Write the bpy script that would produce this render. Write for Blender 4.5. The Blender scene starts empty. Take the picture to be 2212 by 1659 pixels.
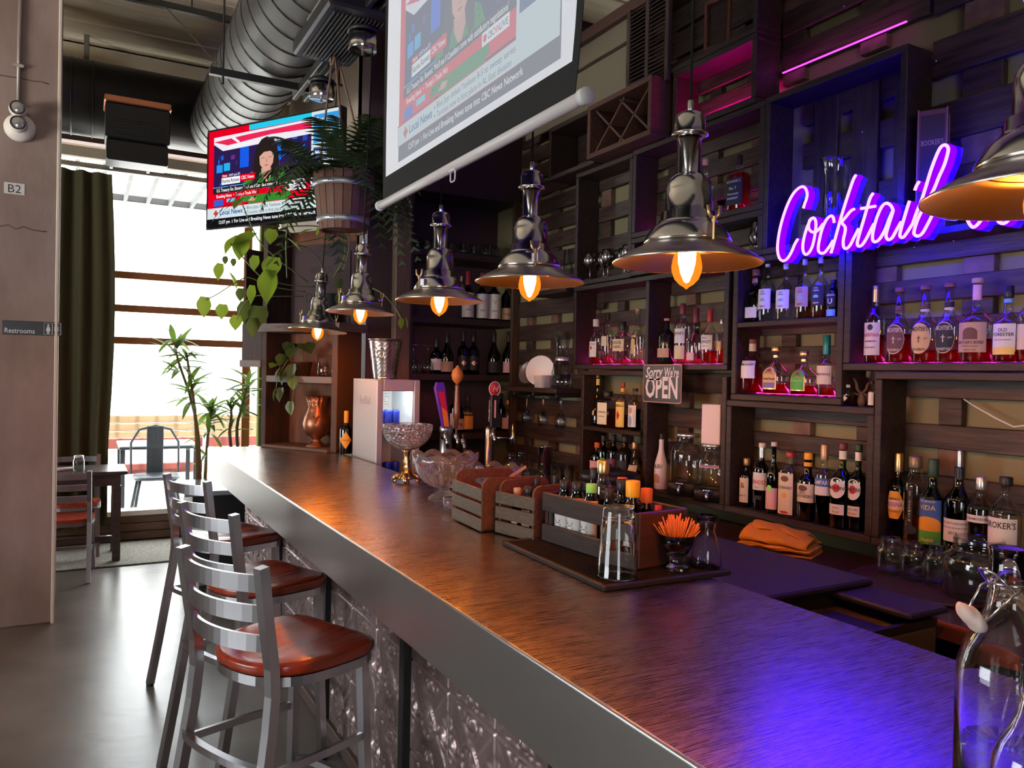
import bpy, math, random
from mathutils import Vector, Matrix

SC = bpy.context.scene
COL = SC.collection
PI = math.pi
random.seed(7)

# ------------------------------------------------------------------ camera
cam_d = bpy.data.cameras.new('camera')
cam = bpy.data.objects.new('camera', cam_d)
COL.objects.link(cam)
_r = [[0.87492, -0.012552, -0.484105], [-0.483815, 0.020571, -0.874929], [0.020941, 0.99971, 0.011925]]
cam.matrix_world = Matrix(((_r[0][0], _r[0][1], _r[0][2], 0.0), (_r[1][0], _r[1][1], _r[1][2], 0.0), (_r[2][0], _r[2][1], _r[2][2], 1.61), (0, 0, 0, 1)))
cam_d.sensor_fit = 'HORIZONTAL'
cam_d.sensor_width = 36.0
cam_d.lens = 27.3418
cam_d.clip_start = 0.05
SC.camera = cam

# ------------------------------------------------------------------ view, sky, daylight
SC.view_settings.view_transform = 'Standard'
SC.view_settings.look = 'None'
SC.view_settings.gamma = 1.0
SC.view_settings.exposure = -0.2
SC.view_settings.use_curve_mapping = False
SC.cycles.use_denoising = True
SC.cycles.sample_clamp_indirect = 6.0
SC.cycles.caustics_reflective = False
SC.cycles.caustics_refractive = False
SC.cycles.max_bounces = 14
SC.cycles.transparent_max_bounces = 24
SC.cycles.transmission_bounces = 12

world = bpy.data.worlds.new('overcast_sky')
SC.world = world
world.use_nodes = True
_bg = world.node_tree.nodes['Background']
_bg.inputs['Color'].default_value = (0.93, 0.97, 1.0, 1)
_bg.inputs['Strength'].default_value = 12.0


def area(name, loc, target, sx, sy, power, color):
    l = bpy.data.lights.new(name, 'AREA')
    l.shape = 'RECTANGLE'; l.size = sx; l.size_y = sy
    l.energy = power; l.color = color
    o = bpy.data.objects.new(name, l); COL.objects.link(o)
    o.location = loc
    o.rotation_euler = (Vector(target) - Vector(loc)).to_track_quat('-Z', 'Y').to_euler()
    return o


# daylight through the street windows behind and beside the camera, and through the far window
area('daylight_back_window', (-2.6, -4.7, 1.7), (-0.6, 4.0, 1.0), 2.2, 1.6, 7, (0.86, 0.93, 1.0))
area('daylight_side_window', (-4.9, 2.8, 1.5), (0.4, 3.0, 0.5), 3.0, 1.4, 20, (0.88, 0.94, 1.0)).data.spread = 1.9
area('daylight_far_window', (0.4, 9.6, 5.2), (0.6, 6.6, 0.2), 4.0, 2.0, 300, (0.92, 0.97, 1.0))


# added fill lamp at the side window, aimed up to brighten the ceiling
area('ceiling_fill', (-4.92, 3.4, 1.9), (0.3, 5.6, 4.3), 2.0, 0.9, 40, (1.0, 0.93, 0.82)).data.spread = 1.1
_sn = bpy.data.lights.new('sun', 'SUN'); _sn.energy = 26.0; _sn.angle = 0.02; _sn.color = (1.0, 0.96, 0.9)
_so = bpy.data.objects.new('sun', _sn); COL.objects.link(_so)          # sun_high behind the building, lighting the street
_so.rotation_euler = (math.radians(28), 0.0, 0.0)


# ------------------------------------------------------------------ materials
MATS = {}


def rgb(c):
    return (c[0], c[1], c[2], 1.0)


def M(name, col=(0.5, 0.5, 0.5), rough=0.5, metal=0.0, spec=0.5, emit=None, es=0.0, trans=0.0, ior=1.45, bump=None, vary=None, coat=0.0, alpha=1.0, sss=0.0):
    """principled material; bump=(scale, strength, stretch), vary=(scale, second colour, stretch)"""
    if name in MATS:
        return MATS[name]
    m = bpy.data.materials.new(name)
    m.use_nodes = True
    nt = m.node_tree
    b = nt.nodes['Principled BSDF']
    b.inputs['Base Color'].default_value = rgb(col)
    b.inputs['Roughness'].default_value = rough
    b.inputs['Metallic'].default_value = metal
    b.inputs['Specular IOR Level'].default_value = spec
    b.inputs['IOR'].default_value = ior
    b.inputs['Transmission Weight'].default_value = trans
    b.inputs['Coat Weight'].default_value = coat
    b.inputs['Alpha'].default_value = alpha
    if emit:
        b.inputs['Emission Color'].default_value = rgb(emit)
        b.inputs['Emission Strength'].default_value = es
    if sss:
        b.inputs['Subsurface Weight'].default_value = sss

    def noise(scale, stretch, detail=6.0):
        tc = nt.nodes.new('ShaderNodeTexCoord')
        mp = nt.nodes.new('ShaderNodeMapping')
        mp.inputs['Scale'].default_value = stretch
        n = nt.nodes.new('ShaderNodeTexNoise')
        n.inputs['Scale'].default_value = scale
        n.inputs['Detail'].default_value = detail
        nt.links.new(tc.outputs['Object'], mp.inputs['Vector'])
        nt.links.new(mp.outputs['Vector'], n.inputs['Vector'])
        return n
    if vary:
        n = noise(vary[0], vary[2])
        mix = nt.nodes.new('ShaderNodeMix'); mix.data_type = 'RGBA'
        rp = nt.nodes.new('ShaderNodeMapRange')
        rp.inputs['From Min'].default_value = 0.35; rp.inputs['From Max'].default_value = 0.68
        nt.links.new(n.outputs['Fac'], rp.inputs['Value'])
        nt.links.new(rp.outputs['Result'], mix.inputs['Factor'])
        mix.inputs['A'].default_value = rgb(col); mix.inputs['B'].default_value = rgb(vary[1])
        nt.links.new(mix.outputs['Result'], b.inputs['Base Color'])
    if bump:
        n = noise(bump[0], bump[2])
        bp = nt.nodes.new('ShaderNodeBump')
        bp.inputs['Strength'].default_value = bump[1]
        bp.inputs['Distance'].default_value = 0.004
        nt.links.new(n.outputs['Fac'], bp.inputs['Height'])
        nt.links.new(bp.outputs['Normal'], b.inputs['Normal'])
    MATS[name] = m
    return m


def thin_glass(name, tint=(0.95, 0.965, 0.96), gloss=(1, 1, 1), edge=0.9):
    """a thin glass wall: light passes straight on, tinted, the surface mirrors at grazing angles (alike from both sides)"""
    if name in MATS:
        return MATS[name]
    m = bpy.data.materials.new(name); m.use_nodes = True
    nt = m.node_tree
    nt.nodes.remove(nt.nodes['Principled BSDF'])
    out = nt.nodes['Material Output']
    tr = nt.nodes.new('ShaderNodeBsdfTransparent')
    gl = nt.nodes.new('ShaderNodeBsdfGlossy'); gl.inputs['Roughness'].default_value = 0.04
    gl.inputs['Color'].default_value = rgb(gloss)
    lw = nt.nodes.new('ShaderNodeLayerWeight'); lw.inputs['Blend'].default_value = 0.5
    pw = nt.nodes.new('ShaderNodeMath'); pw.operation = 'POWER'; pw.inputs[1].default_value = 2.6
    ma = nt.nodes.new('ShaderNodeMath'); ma.operation = 'MULTIPLY_ADD'; ma.inputs[1].default_value = edge; ma.inputs[2].default_value = 0.05
    mx = nt.nodes.new('ShaderNodeMixShader')
    tm = nt.nodes.new('ShaderNodeMix'); tm.data_type = 'RGBA'
    tm.inputs['A'].default_value = rgb(tint)
    tm.inputs['B'].default_value = rgb([c * c * 0.8 for c in tint])
    nt.links.new(lw.outputs['Facing'], tm.inputs['Factor'])
    nt.links.new(tm.outputs['Result'], tr.inputs['Color'])
    nt.links.new(lw.outputs['Facing'], pw.inputs[0]); nt.links.new(pw.outputs[0], ma.inputs[0])
    nt.links.new(ma.outputs[0], mx.inputs['Fac'])
    nt.links.new(tr.outputs[0], mx.inputs[1]); nt.links.new(gl.outputs[0], mx.inputs[2])
    nt.links.new(mx.outputs[0], out.inputs['Surface'])
    MATS[name] = m
    return m


def liquid(name, col):
    """a drink in a bottle: partly clear, partly scattering the light that enters it"""
    if name in MATS:
        return MATS[name]
    m = bpy.data.materials.new(name); m.use_nodes = True
    nt = m.node_tree
    nt.nodes.remove(nt.nodes['Principled BSDF'])
    out = nt.nodes['Material Output']
    tr = nt.nodes.new('ShaderNodeBsdfTransparent'); tr.inputs['Color'].default_value = rgb(col)
    tl = nt.nodes.new('ShaderNodeBsdfTranslucent'); tl.inputs['Color'].default_value = rgb(col)
    mx = nt.nodes.new('ShaderNodeMixShader'); mx.inputs['Fac'].default_value = 0.3
    nt.links.new(tr.outputs[0], mx.inputs[1]); nt.links.new(tl.outputs[0], mx.inputs[2])
    nt.links.new(mx.outputs[0], out.inputs['Surface'])
    MATS[name] = m
    return m


def emis(name, col, s):
    if name in MATS:
        return MATS[name]
    m = bpy.data.materials.new(name); m.use_nodes = True
    nt = m.node_tree
    nt.nodes.remove(nt.nodes['Principled BSDF'])
    e = nt.nodes.new('ShaderNodeEmission')
    e.inputs['Color'].default_value = rgb(col); e.inputs['Strength'].default_value = s
    nt.links.new(e.outputs[0], nt.nodes['Material Output'].inputs['Surface'])
    MATS[name] = m
    return m


# ------------------------------------------------------------------ mesh building
_txt = {}


def text_poly(s, bold=0.0, shear=0.0):
    """outline faces of a line of lettering of size 1, centred in x, as (verts2d, faces)"""
    k = (s, bold, shear)
    if k in _txt:
        return _txt[k]
    cu = bpy.data.curves.new('lettering_curve', 'FONT')
    cu.body = s; cu.size = 1.0; cu.resolution_u = 2; cu.offset = bold; cu.shear = shear
    cu.align_x = 'CENTER'
    o = bpy.data.objects.new('lettering_curve', cu); COL.objects.link(o)
    me = bpy.data.meshes.new_from_object(o)
    vs = [(v.co.x, v.co.y) for v in me.vertices]
    fs = [tuple(p.vertices) for p in me.polygons]
    bpy.data.objects.remove(o); bpy.data.curves.remove(cu); bpy.data.meshes.remove(me)
    _txt[k] = (vs, fs)
    return _txt[k]


class MB:
    def __init__(self):
        self.v = []; self.f = []; self.m = []; self.s = []

    def add(self, vs, fs, m=0, smooth=False):
        n = len(self.v)
        self.v += [tuple(p) for p in vs]
        for q in fs:
            self.f.append(tuple(i + n for i in q)); self.m.append(m); self.s.append(smooth)
        return self

    def box(self, x0, y0, z0, x1, y1, z1, m=0):
        if x0 > x1: x0, x1 = x1, x0
        if y0 > y1: y0, y1 = y1, y0
        if z0 > z1: z0, z1 = z1, z0
        vs = [(x0, y0, z0), (x1, y0, z0), (x1, y1, z0), (x0, y1, z0), (x0, y0, z1), (x1, y0, z1), (x1, y1, z1), (x0, y1, z1)]
        return self.add(vs, [(0, 3, 2, 1), (4, 5, 6, 7), (0, 1, 5, 4), (1, 2, 6, 5), (2, 3, 7, 6), (3, 0, 4, 7)], m)

    def bbox(self, x0, y0, z0, x1, y1, z1, b=0.004, m=0):
        """box with chamfered vertical and horizontal edges"""
        if x0 > x1: x0, x1 = x1, x0
        if y0 > y1: y0, y1 = y1, y0
        if z0 > z1: z0, z1 = z1, z0
        b = min(b, (x1 - x0) * 0.3, (y1 - y0) * 0.3, (z1 - z0) * 0.3)
        rings = []
        def ring(i, z):
            a, c, d, e = x0 + i, x1 - i, y0 + i, y1 - i
            return [(a + b, d, z), (c - b, d, z), (c, d + b, z), (c, e - b, z), (c - b, e, z), (a + b, e, z), (a, e - b, z), (a, d + b, z)]
        rings = [ring(b, z0), ring(0, z0 + b), ring(0, z1 - b), ring(b, z1)]
        vs = [p for r in rings for p in r]
        fs = [tuple(reversed(range(8))), tuple(range(24, 32))]
        for k in range(3):
            for j in range(8):
                a = k * 8 + j; c = k * 8 + (j + 1) % 8
                fs.append((a, c, c + 8, a + 8))
        return self.add(vs, fs, m)

    def prism(self, poly, z0, z1, m=0, smooth=False, xf=None):
        n = len(poly)
        vs = [(p[0], p[1], z0) for p in poly] + [(p[0], p[1], z1) for p in poly]
        fs = [tuple(reversed(range(n))), tuple(range(n, 2 * n))] + [(i, (i + 1) % n, (i + 1) % n + n, i + n) for i in range(n)]
        if xf:
            vs = [xf(*p) for p in vs]
        return self.add(vs, fs, m, smooth)

    def lathe(self, prof, seg=24, c=(0, 0, 0), m=0, smooth=True, sq=None, rad=None, a0=0.0):
        """prof = [(r, z)...]; sq = superellipse exponent; rad = function(angle, z) scaling the radius"""
        vs = []; fs = []; rows = []
        for (r, z) in prof:
            if r < 1e-5:
                rows.append([len(vs)]); vs.append((c[0], c[1], c[2] + z))
            else:
                row = []
                for i in range(seg):
                    a = a0 + 2 * PI * i / seg
                    k = 1.0
                    if sq:
                        k = (abs(math.cos(a)) ** sq + abs(math.sin(a)) ** sq) ** (-1.0 / sq)
                    if rad:
                        k *= rad(a, z)
                    row.append(len(vs)); vs.append((c[0] + r * k * math.cos(a), c[1] + r * k * math.sin(a), c[2] + z))
                rows.append(row)
        for A, B in zip(rows, rows[1:]):
            if len(A) == 1 and len(B) == 1:
                continue
            for i in range(seg):
                j = (i + 1) % seg
                if len(A) == 1:
                    fs.append((A[0], B[j], B[i]))
                elif len(B) == 1:
                    fs.append((A[i], A[j], B[0]))
                else:
                    fs.append((A[i], A[j], B[j], B[i]))
        return self.add(vs, fs, m, smooth)

    def cyl(self, x, y, z0, z1, r, seg=20, m=0, r2=None):
        r2 = r if r2 is None else r2
        return self.lathe([(0, z0), (r, z0), (r2, z1), (0, z1)], seg, (x, y, 0), m, False)

    def tube(self, pts, r, seg=8, m=0, square=False, up=None, flat=None, smooth=True, closed=False):
        """sweep along pts; r number or list; flat=(half width, half height) makes a bar with `up` as height axis"""
        P = [Vector(p) for p in pts]; n = len(P)
        rs = r if isinstance(r, (list, tuple)) else [r] * n
        if square:
            seg = 4; smooth = False
        if flat:
            seg = 4; smooth = False
        vs = []; last = None
        for i in range(n):
            if closed:
                t = (P[(i + 1) % n] - P[i - 1]).normalized()
            else:
                t = (P[min(i + 1, n - 1)] - P[max(i - 1, 0)]).normalized()
            if up is not None:
                u = Vector(up)
            elif last is None:
                u = Vector((0, 0, 1)) if abs(t.z) < 0.9 else Vector((1, 0, 0))
            else:
                u = last
            sd = t.cross(u)
            if sd.length < 1e-6:
                sd = t.cross(Vector((0, 1, 0)))
            sd.normalize(); u = sd.cross(t).normalized(); last = u
            if flat:
                w, h = flat
                for (a, b) in ((-1, -1), (1, -1), (1, 1), (-1, 1)):
                    vs.append(P[i] + sd * a * w + u * b * h)
            else:
                for k in range(seg):
                    a = 2 * PI * (k + (0.5 if square else 0)) / seg
                    q = rs[i] * (1.4142 if square else 1.0)
                    vs.append(P[i] + (sd * math.cos(a) + u * math.sin(a)) * q)
        fs = []
        for i in range(n if closed else n - 1):
            for k in range(seg):
                a = i * seg + k; b = i * seg + (k + 1) % seg
                j = ((i + 1) % n) * seg
                fs.append((a, b, j + (k + 1) % seg, j + k))
        if not closed:
            fs.append(tuple(reversed(range(seg)))); fs.append(tuple(range((n - 1) * seg, n * seg)))
        return self.add(vs, fs, m, smooth)

    def text(self, s, size, fn, m=0, bold=0.0, shear=0.0, maxw=None, squash=1.0):
        """lettering; fn maps (x, y) of the line (metres, centred in x) to a point"""
        vs, fs = text_poly(s, bold, shear)
        if not vs:
            return self
        w = max(v[0] for v in vs) - min(v[0] for v in vs)
        kx = size * squash
        if maxw and w * kx > maxw:
            kx = maxw / w
        return self.add([fn(v[0] * kx, v[1] * size) for v in vs], fs, m)

    def obj(self, name, mats, parent=None, label=None, loc=None):
        me = bpy.data.meshes.new(name)
        me.from_pydata(self.v, [], self.f)
        if not isinstance(mats, (list, tuple)):
            mats = [mats]
        for q in mats:
            me.materials.append(q)
        me.polygons.foreach_set('material_index', self.m)
        me.polygons.foreach_set('use_smooth', self.s)
        me.update()
        o = bpy.data.objects.new(name, me); COL.objects.link(o)
        if parent is not None:
            o.parent = parent
        if label:
            o['label'] = label
        if loc:
            o.location = loc
        return o


def thing(name, label, cat, loc=(0, 0, 0), rz=0.0, group=None):
    o = bpy.data.objects.new(name, None); COL.objects.link(o)
    o.empty_display_size = 0.05
    o.location = loc; o.rotation_euler = (0, 0, rz)
    o['label'] = label; o['category'] = cat
    if group:
        o['group'] = group
    return o


def tag(o, label, cat, group=None):
    o['label'] = label; o['category'] = cat
    if group:
        o['group'] = group
    return o


def struct(o):
    o['kind'] = 'structure'
    return o


def copy_tree(o, parent=None):
    c = o.copy(); COL.objects.link(c)
    if parent is not None:
        c.parent = parent
    for ch in list(o.children):
        copy_tree(ch, c)
    return c


def at_dir(p0, ex, ey):
    """map (x, y) -> p0 + x*ex + y*ey"""
    p0 = Vector(p0); ex = Vector(ex); ey = Vector(ey)
    return lambda x, y: p0 + ex * x + ey * y


# shared materials
STEEL = M('brushed_steel', (0.62, 0.6, 0.58), 0.28, 1.0)
CHROME = M('chrome', (0.78, 0.77, 0.76), 0.12, 1.0)
LAMPMET = M('polished_aluminium', (0.74, 0.72, 0.7), 0.17, 1.0, bump=(60, 0.03, (1, 1, 0.05)))
STOOLMET = M('stool_aluminium', (0.46, 0.46, 0.48), 0.28, 1.0)
BLACK = M('black_plastic', (0.012, 0.012, 0.013), 0.4)
BLACKM = M('black_metal', (0.015, 0.014, 0.014), 0.45)
RUBBER = M('black_rubber', (0.014, 0.013, 0.013), 0.6)
WHITE = M('white_plastic', (0.75, 0.74, 0.72), 0.45)
PAPER = M('label_white', (0.72, 0.68, 0.64), 0.7)
CREAM = M('label_cream', (0.68, 0.56, 0.4), 0.7)
INK = M('label_ink', (0.03, 0.025, 0.025), 0.7)
RED = M('label_red', (0.55, 0.03, 0.03), 0.6)
BRASS = M('brass', (0.75, 0.52, 0.24), 0.28, 1.0)
GOLD = M('gold_foil', (0.78, 0.55, 0.25), 0.35, 1.0)
DARKWOOD = M('dark_stained_wood', (0.02, 0.011, 0.008), 0.5, vary=(7, (0.045, 0.024, 0.017), (8, 0.7, 8)), bump=(14, 0.35, (10, 0.8, 10)))
PALLET = M('weathered_pallet_wood', (0.028, 0.016, 0.013), 0.48, vary=(6, (0.08, 0.047, 0.036), (9, 0.8, 9)), bump=(12, 0.5, (12, 1.0, 12)))
PALLETV = M('weathered_pallet_wood_upright', (0.028, 0.016, 0.013), 0.5, vary=(6, (0.07, 0.042, 0.032), (9, 9, 0.8)), bump=(12, 0.5, (12, 12, 1.0)))
BLOCK = M('pallet_block_wood', (0.11, 0.055, 0.04), 0.6, vary=(9, (0.2, 0.11, 0.08), (2, 2, 2)), bump=(20, 0.3, (2, 2, 2)))
CREAMWALL = M('cream_wall_paint', (0.22, 0.19, 0.10), 0.7)
REDWOOD = M('red_stained_wood', (0.4, 0.045, 0.015), 0.27, vary=(5, (0.24, 0.03, 0.013), (1.0, 12, 12)), coat=0.25)
CRATEWOOD = M('brown_crate_wood', (0.16, 0.055, 0.022), 0.55, vary=(8, (0.09, 0.03, 0.014), (2, 9, 9)), bump=(14, 0.3, (3, 10, 10)))
CRATEGREY = M('grey_stained_slat', (0.085, 0.06, 0.042), 0.55, vary=(14, (0.13, 0.095, 0.06), (3, 3, 8)), bump=(16, 0.3, (9, 1, 9)))
CLEAR = thin_glass('clear_glass')


def cut_glass():
    m = bpy.data.materials.new('cut_glass'); m.use_nodes = True
    nt = m.node_tree; p = nt.nodes['Principled BSDF']
    p.inputs['Base Color'].default_value = (1, 1, 1, 1); p.inputs['Roughness'].default_value = 0.03
    p.inputs['Transmission Weight'].default_value = 1.0; p.inputs['IOR'].default_value = 1.5
    tl = nt.nodes.new('ShaderNodeBsdfTranslucent'); tl.inputs['Color'].default_value = (0.9, 0.85, 0.82, 1)
    df = nt.nodes.new('ShaderNodeBsdfDiffuse'); df.inputs['Color'].default_value = (0.8, 0.76, 0.74, 1)
    a = nt.nodes.new('ShaderNodeAddShader'); mx = nt.nodes.new('ShaderNodeMixShader'); mx.inputs['Fac'].default_value = 0.06
    nt.links.new(tl.outputs[0], a.inputs[0]); nt.links.new(df.outputs[0], a.inputs[1])
    nt.links.new(p.outputs[0], mx.inputs[1]); nt.links.new(a.outputs[0], mx.inputs[2])
    nt.links.new(mx.outputs[0], nt.nodes['Material Output'].inputs['Surface'])
    return m


CUTGLASS = cut_glass()

# ================================================================== the room
CONC = M('polished_concrete', (0.12, 0.10, 0.085), 0.27, spec=0.55, vary=(1.6, (0.175, 0.155, 0.135), (1, 1, 1)), bump=(9, 0.25, (1, 1.6, 1)))
FORMED = M('formed_concrete', (0.66, 0.56, 0.4), 0.85, vary=(3.0, (0.78, 0.68, 0.52), (0.6, 4, 1)), bump=(9, 0.5, (1, 5, 1)))
COLUMN = M('column_concrete', (0.17, 0.115, 0.095), 0.85, vary=(2.6, (0.26, 0.19, 0.16), (1.2, 1.2, 0.6)), bump=(11, 0.6, (2, 2, 0.8)))
DARKPAINT = M('dark_plum_paint', (0.055, 0.028, 0.035), 0.65)
BROWNPAINT = M('brown_painted_header', (0.06, 0.022, 0.016), 0.55)
BEIGE = M('beige_window_frame', (0.42, 0.36, 0.27), 0.6)
ORANGE = M('orange_brown_timber', (0.3, 0.10, 0.03), 0.6)
WALLP = M('warm_grey_wall', (0.26, 0.2, 0.15), 0.8)

b = MB().box(-6, -6, -0.12, 5, 8.0, 0.0)
floor = struct(b.obj('floor', CONC))

ceiling = struct(MB().box(-6, -6, 4.33, 5.2, 8.4, 4.5).obj('ceiling', FORMED))
y = 1.2
k = 0
while y < 8.3:                                              # board-marked bands of the slab, each a little proud
    w = (0.42, 0.3, 0.55, 0.36, 0.47)[k % 5]
    for (xa, xb) in ((-3.0, -0.62 + 0.1 * (k % 3)), (-0.6 + 0.1 * (k % 3), 1.25), (1.27, 4.9)):
        d = 0.012 + 0.012 * ((k * 7 + int(xa * 3)) % 3)
        MB().bbox(xa, y, 4.331 - d, xb, min(y + w - 0.012, 8.35), 4.332, 0.006).obj('concrete_band', FORMED, ceiling)
    y += w; k += 1
beam = struct(MB().box(-6, 7.62, 4.02, 3.0, 8.1, 4.33).box(-6, 7.5, 4.14, 3.0, 7.63, 4.33).obj('ceiling_beam', FORMED))

# right: the pallet wall partition behind the bar
wall_right = struct(MB().box(2.80, -2.5, 0, 2.9, 5.4, 3.62).obj('wall_right', CREAMWALL))
# far end of the bar: plum wall with a recess of shelves
wall_front = MB()
wall_front.box(1.70, 5.34, 0, 2.8, 5.42, 4.33)              # back of the recess
wall_front.box(1.70, 5.16, 0, 1.93, 5.34, 4.33)             # wall beside the recess
wall_front.box(1.93, 4.98, 2.86, 2.8, 5.34, 4.33)
wall_front.box(2.9, 4.98, 3.0, 5.0, 5.1, 4.33)
wall_front = struct(wall_front.obj('wall_front', DARKPAINT))
wall_side = struct(MB().box(1.70, 5.34, 0, 1.82, 8.0, 4.33).obj('wall_side', WALLP))
wall_left = struct(MB().box(-5.2, -5, 0, -5.0, 8, 0.8).box(-5.2, -5, 2.3, -5.0, 8, 4.33).box(-5.2, 4.4, 0.8, -5.0, 8, 2.3).box(-5.2, -5, 0.8, -5, 1.2, 2.3).obj('wall_left', WALLP))
wall_back = struct(MB().box(-5, -5.2, 0, 5, -5, 0.75).box(-5, -5.2, 2.5, 5, -5, 4.33).box(-5, -5.2, 0.75, -3.6, -5, 2.5).box(-1.4, -5.2, 0.75, 5, -5, 2.5).obj('wall_back', WALLP))
struct(MB().box(4.9, -5, 0, 5.0, 5.0, 4.33).obj('wall_far_right', DARKPAINT))

# window wall at the end of the room
ws = MB()
ws.box(-5, 8.0, 0, 1.7, 8.12, 0.26)
ws.box(-5, 8.0, 3.62, 1.7, 8.12, 4.33)
ws.box(-5, 8.0, 0.26, -1.6, 8.12, 3.62)
wall_window = struct(ws.obj('wall_window', BROWNPAINT))
w1 = struct(MB().box(-1.6, 7.94, 3.47, 1.7, 8.06, 3.56).box(-1.6, 7.97, 3.40, 1.5, 8.05, 3.43).obj('window_1', BEIGE))
MB().box(-1.6, 7.93, 0.24, 1.5, 8.1, 0.285).obj('window_sill', WHITE, w1)
for z in (2.455, 2.148, 1.852):
    MB().box(-1.6, 8.01, z - 0.032, 1.5, 8.05, z + 0.032).obj('window_bar', ORANGE, w1)
MB().box(1.385, 8.0, 0.28, 1.46, 8.05, 3.47).obj('window_jamb', ORANGE, w1)
MB().box(0.2, 8.0, 3.43, 0.24, 8.05, 3.47).obj('window_mullion', BEIGE, w1)
pane = thin_glass('window_pane_glass', (0.96, 0.98, 0.98), edge=0.2)
MB().add([(-1.6, 8.055, 0.28), (1.5, 8.055, 0.28), (1.5, 8.055, 3.47), (-1.6, 8.055, 3.47)], [(0, 1, 2, 3)]).obj('pane', pane, w1)
PLANKW = M('window_wall_timber', (0.09, 0.045, 0.028), 0.6, vary=(5, (0.14, 0.075, 0.05), (0.7, 6, 6)), bump=(10, 0.4, (1, 8, 8)))
for k in range(3):
    MB().bbox(-1.6, 7.955, 0.012 + k * 0.078, 1.5, 8.0, 0.086 + k * 0.078, 0.004).obj('plank', PLANKW, wall_window)

# outside: pavement, a low timber planter edge and a bright neighbour building
OUTW = M('sunlit_render_wall', (0.85, 0.86, 0.85), 0.8)
out = struct(MB().box(-9, 8.4, -0.15, 9, 24, -0.02).obj('ground_outside', M('sunlit_pavement', (0.8, 0.78, 0.74), 0.8)))
bld = thing('building', 'pale low building across the street seen through the window', 'building', (0.5, 17, -0.02))
MB().box(-7, 0, 0, 7, 3, 4.4).obj('wall', OUTW, bld)
GREYP = M('grey_window_glass', (0.5, 0.55, 0.58), 0.2)  # flat grey for the neighbour building's window panes
for k in range(5):
    f = MB().box(-4.6 + k * 1.9, -0.05, 1.1, -3.3 + k * 1.9, 0.02, 2.6).obj('window_frame', WHITE, bld)
    MB().box(-4.5 + k * 1.9, -0.07, 1.2, -3.4 + k * 1.9, -0.04, 2.5).obj('pane', GREYP, f)
MB().box(-7.1, -0.2, 4.3, 7.1, 3.1, 4.55).obj('parapet', M('grey_parapet', (0.45, 0.5, 0.5), 0.7), bld)

kerb = thing('timber_planter', 'long weathered timber planter edge outside the window', 'planter', (0.6, 11.6, -0.02))
for k in range(3):
    MB().bbox(-3.5, -0.06, 0.66 + k * 0.11, 3.5, 0.06, 0.76 + k * 0.11, 0.01).obj('board', M('planter_timber', (0.16, 0.10, 0.045), 0.7, vary=(4, (0.12, 0.075, 0.035), (1, 6, 6))), kerb)
for xx in (-3.3, -1.1, 1.1, 3.3):
    MB().box(xx - 0.06, 0.06, 0, xx + 0.06, 0.2, 0.98).obj('post', M('planter_post', (0.35, 0.25, 0.16), 0.7), kerb)
fen = thing('red_barrier', 'low red and white barrier standing outside the window', 'barrier', (0.6, 10.7, -0.02))
for z in (0.3, 0.62):
    MB().bbox(-3, -0.03, z, 3, 0.03, z + 0.13, 0.01).obj('rail', M('barrier_red', (0.12, 0.02, 0.014), 0.6), fen)
for xx in (-2.6, -0.9, 0.8, 2.5):
    MB().box(xx - 0.03, -0.05, 0, xx + 0.03, 0.05, 0.78).obj('post', WHITE, fen)

per = thing('pergola', 'white slatted awning over the pavement outside the window', 'pergola', (0.3, 8.3, 3.44))
MB().bbox(-2.4, 1.95, 0.12, 2.6, 2.0, 0.20, 0.01).obj('edge_beam', M('pergola_grey', (0.014, 0.014, 0.014), 0.6), per)
for k in range(20):
    x = -2.3 + k * 0.24
    MB().add([(x, 0, 0.13), (x + 0.04, 0, 0.13), (x + 0.04, 1.95, 0.11), (x, 1.95, 0.11), (x, 0, 0.22), (x + 0.04, 0, 0.22), (x + 0.04, 1.95, 0.20), (x, 1.95, 0.20)],
             [(0, 3, 2, 1), (4, 5, 6, 7), (0, 1, 5, 4), (1, 2, 6, 5), (2, 3, 7, 6), (3, 0, 4, 7)]).obj('slat', M('pergola_slat', (0.014, 0.014, 0.013), 0.6), per)
MB().box(-2.4, -0.02, 0.13, 2.6, 0.0, 0.24).obj('ledger', WHITE, per)

# patio chair and table just outside the dirty glass
PATIO = M('patio_metal', (0.035, 0.04, 0.045), 0.4, 0.6)
pc = thing('patio_chair', 'dark bent metal patio chair outside the window', 'chair', (0.720, 9.2, -0.02))
MB().tube([(-0.24, 0.2, 0.46), (-0.24, 0.24, 0.8), (-0.16, 0.25, 0.94), (0, 0.25, 0.985), (0.16, 0.25, 0.94), (0.24, 0.24, 0.8), (0.24, 0.2, 0.46)], 0.014, 6).obj('back_frame', PATIO, pc)
MB().bbox(-0.085, 0.225, 0.46, 0.085, 0.24, 0.98, 0.004).obj('back_splat', PATIO, pc)
MB().lathe([(0, 0.43), (0.22, 0.43), (0.235, 0.45), (0.22, 0.47), (0, 0.465)], 24, sq=4).obj('seat', PATIO, pc)
for sx in (-1, 1):
    for sy in (-1, 1):
        MB().tube([(sx * 0.17, sy * 0.17, 0.44), (sx * 0.24, sy * 0.24, 0.0)], 0.018, 6).obj('leg', PATIO, pc)
pt = thing('patio_table', 'square metal patio table behind the patio chair', 'table', (0.789, 10.05, -0.02))
MB().bbox(-0.42, -0.42, 0.7, 0.42, 0.42, 0.74, 0.01).obj('tabletop', PATIO, pt)
for sx in (-1, 1):
    for sy in (-1, 1):
        MB().box(sx * 0.38 - 0.025, sy * 0.38 - 0.025, 0, sx * 0.38 + 0.025, sy * 0.38 + 0.025, 0.7).obj('leg', PATIO, pt)

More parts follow.
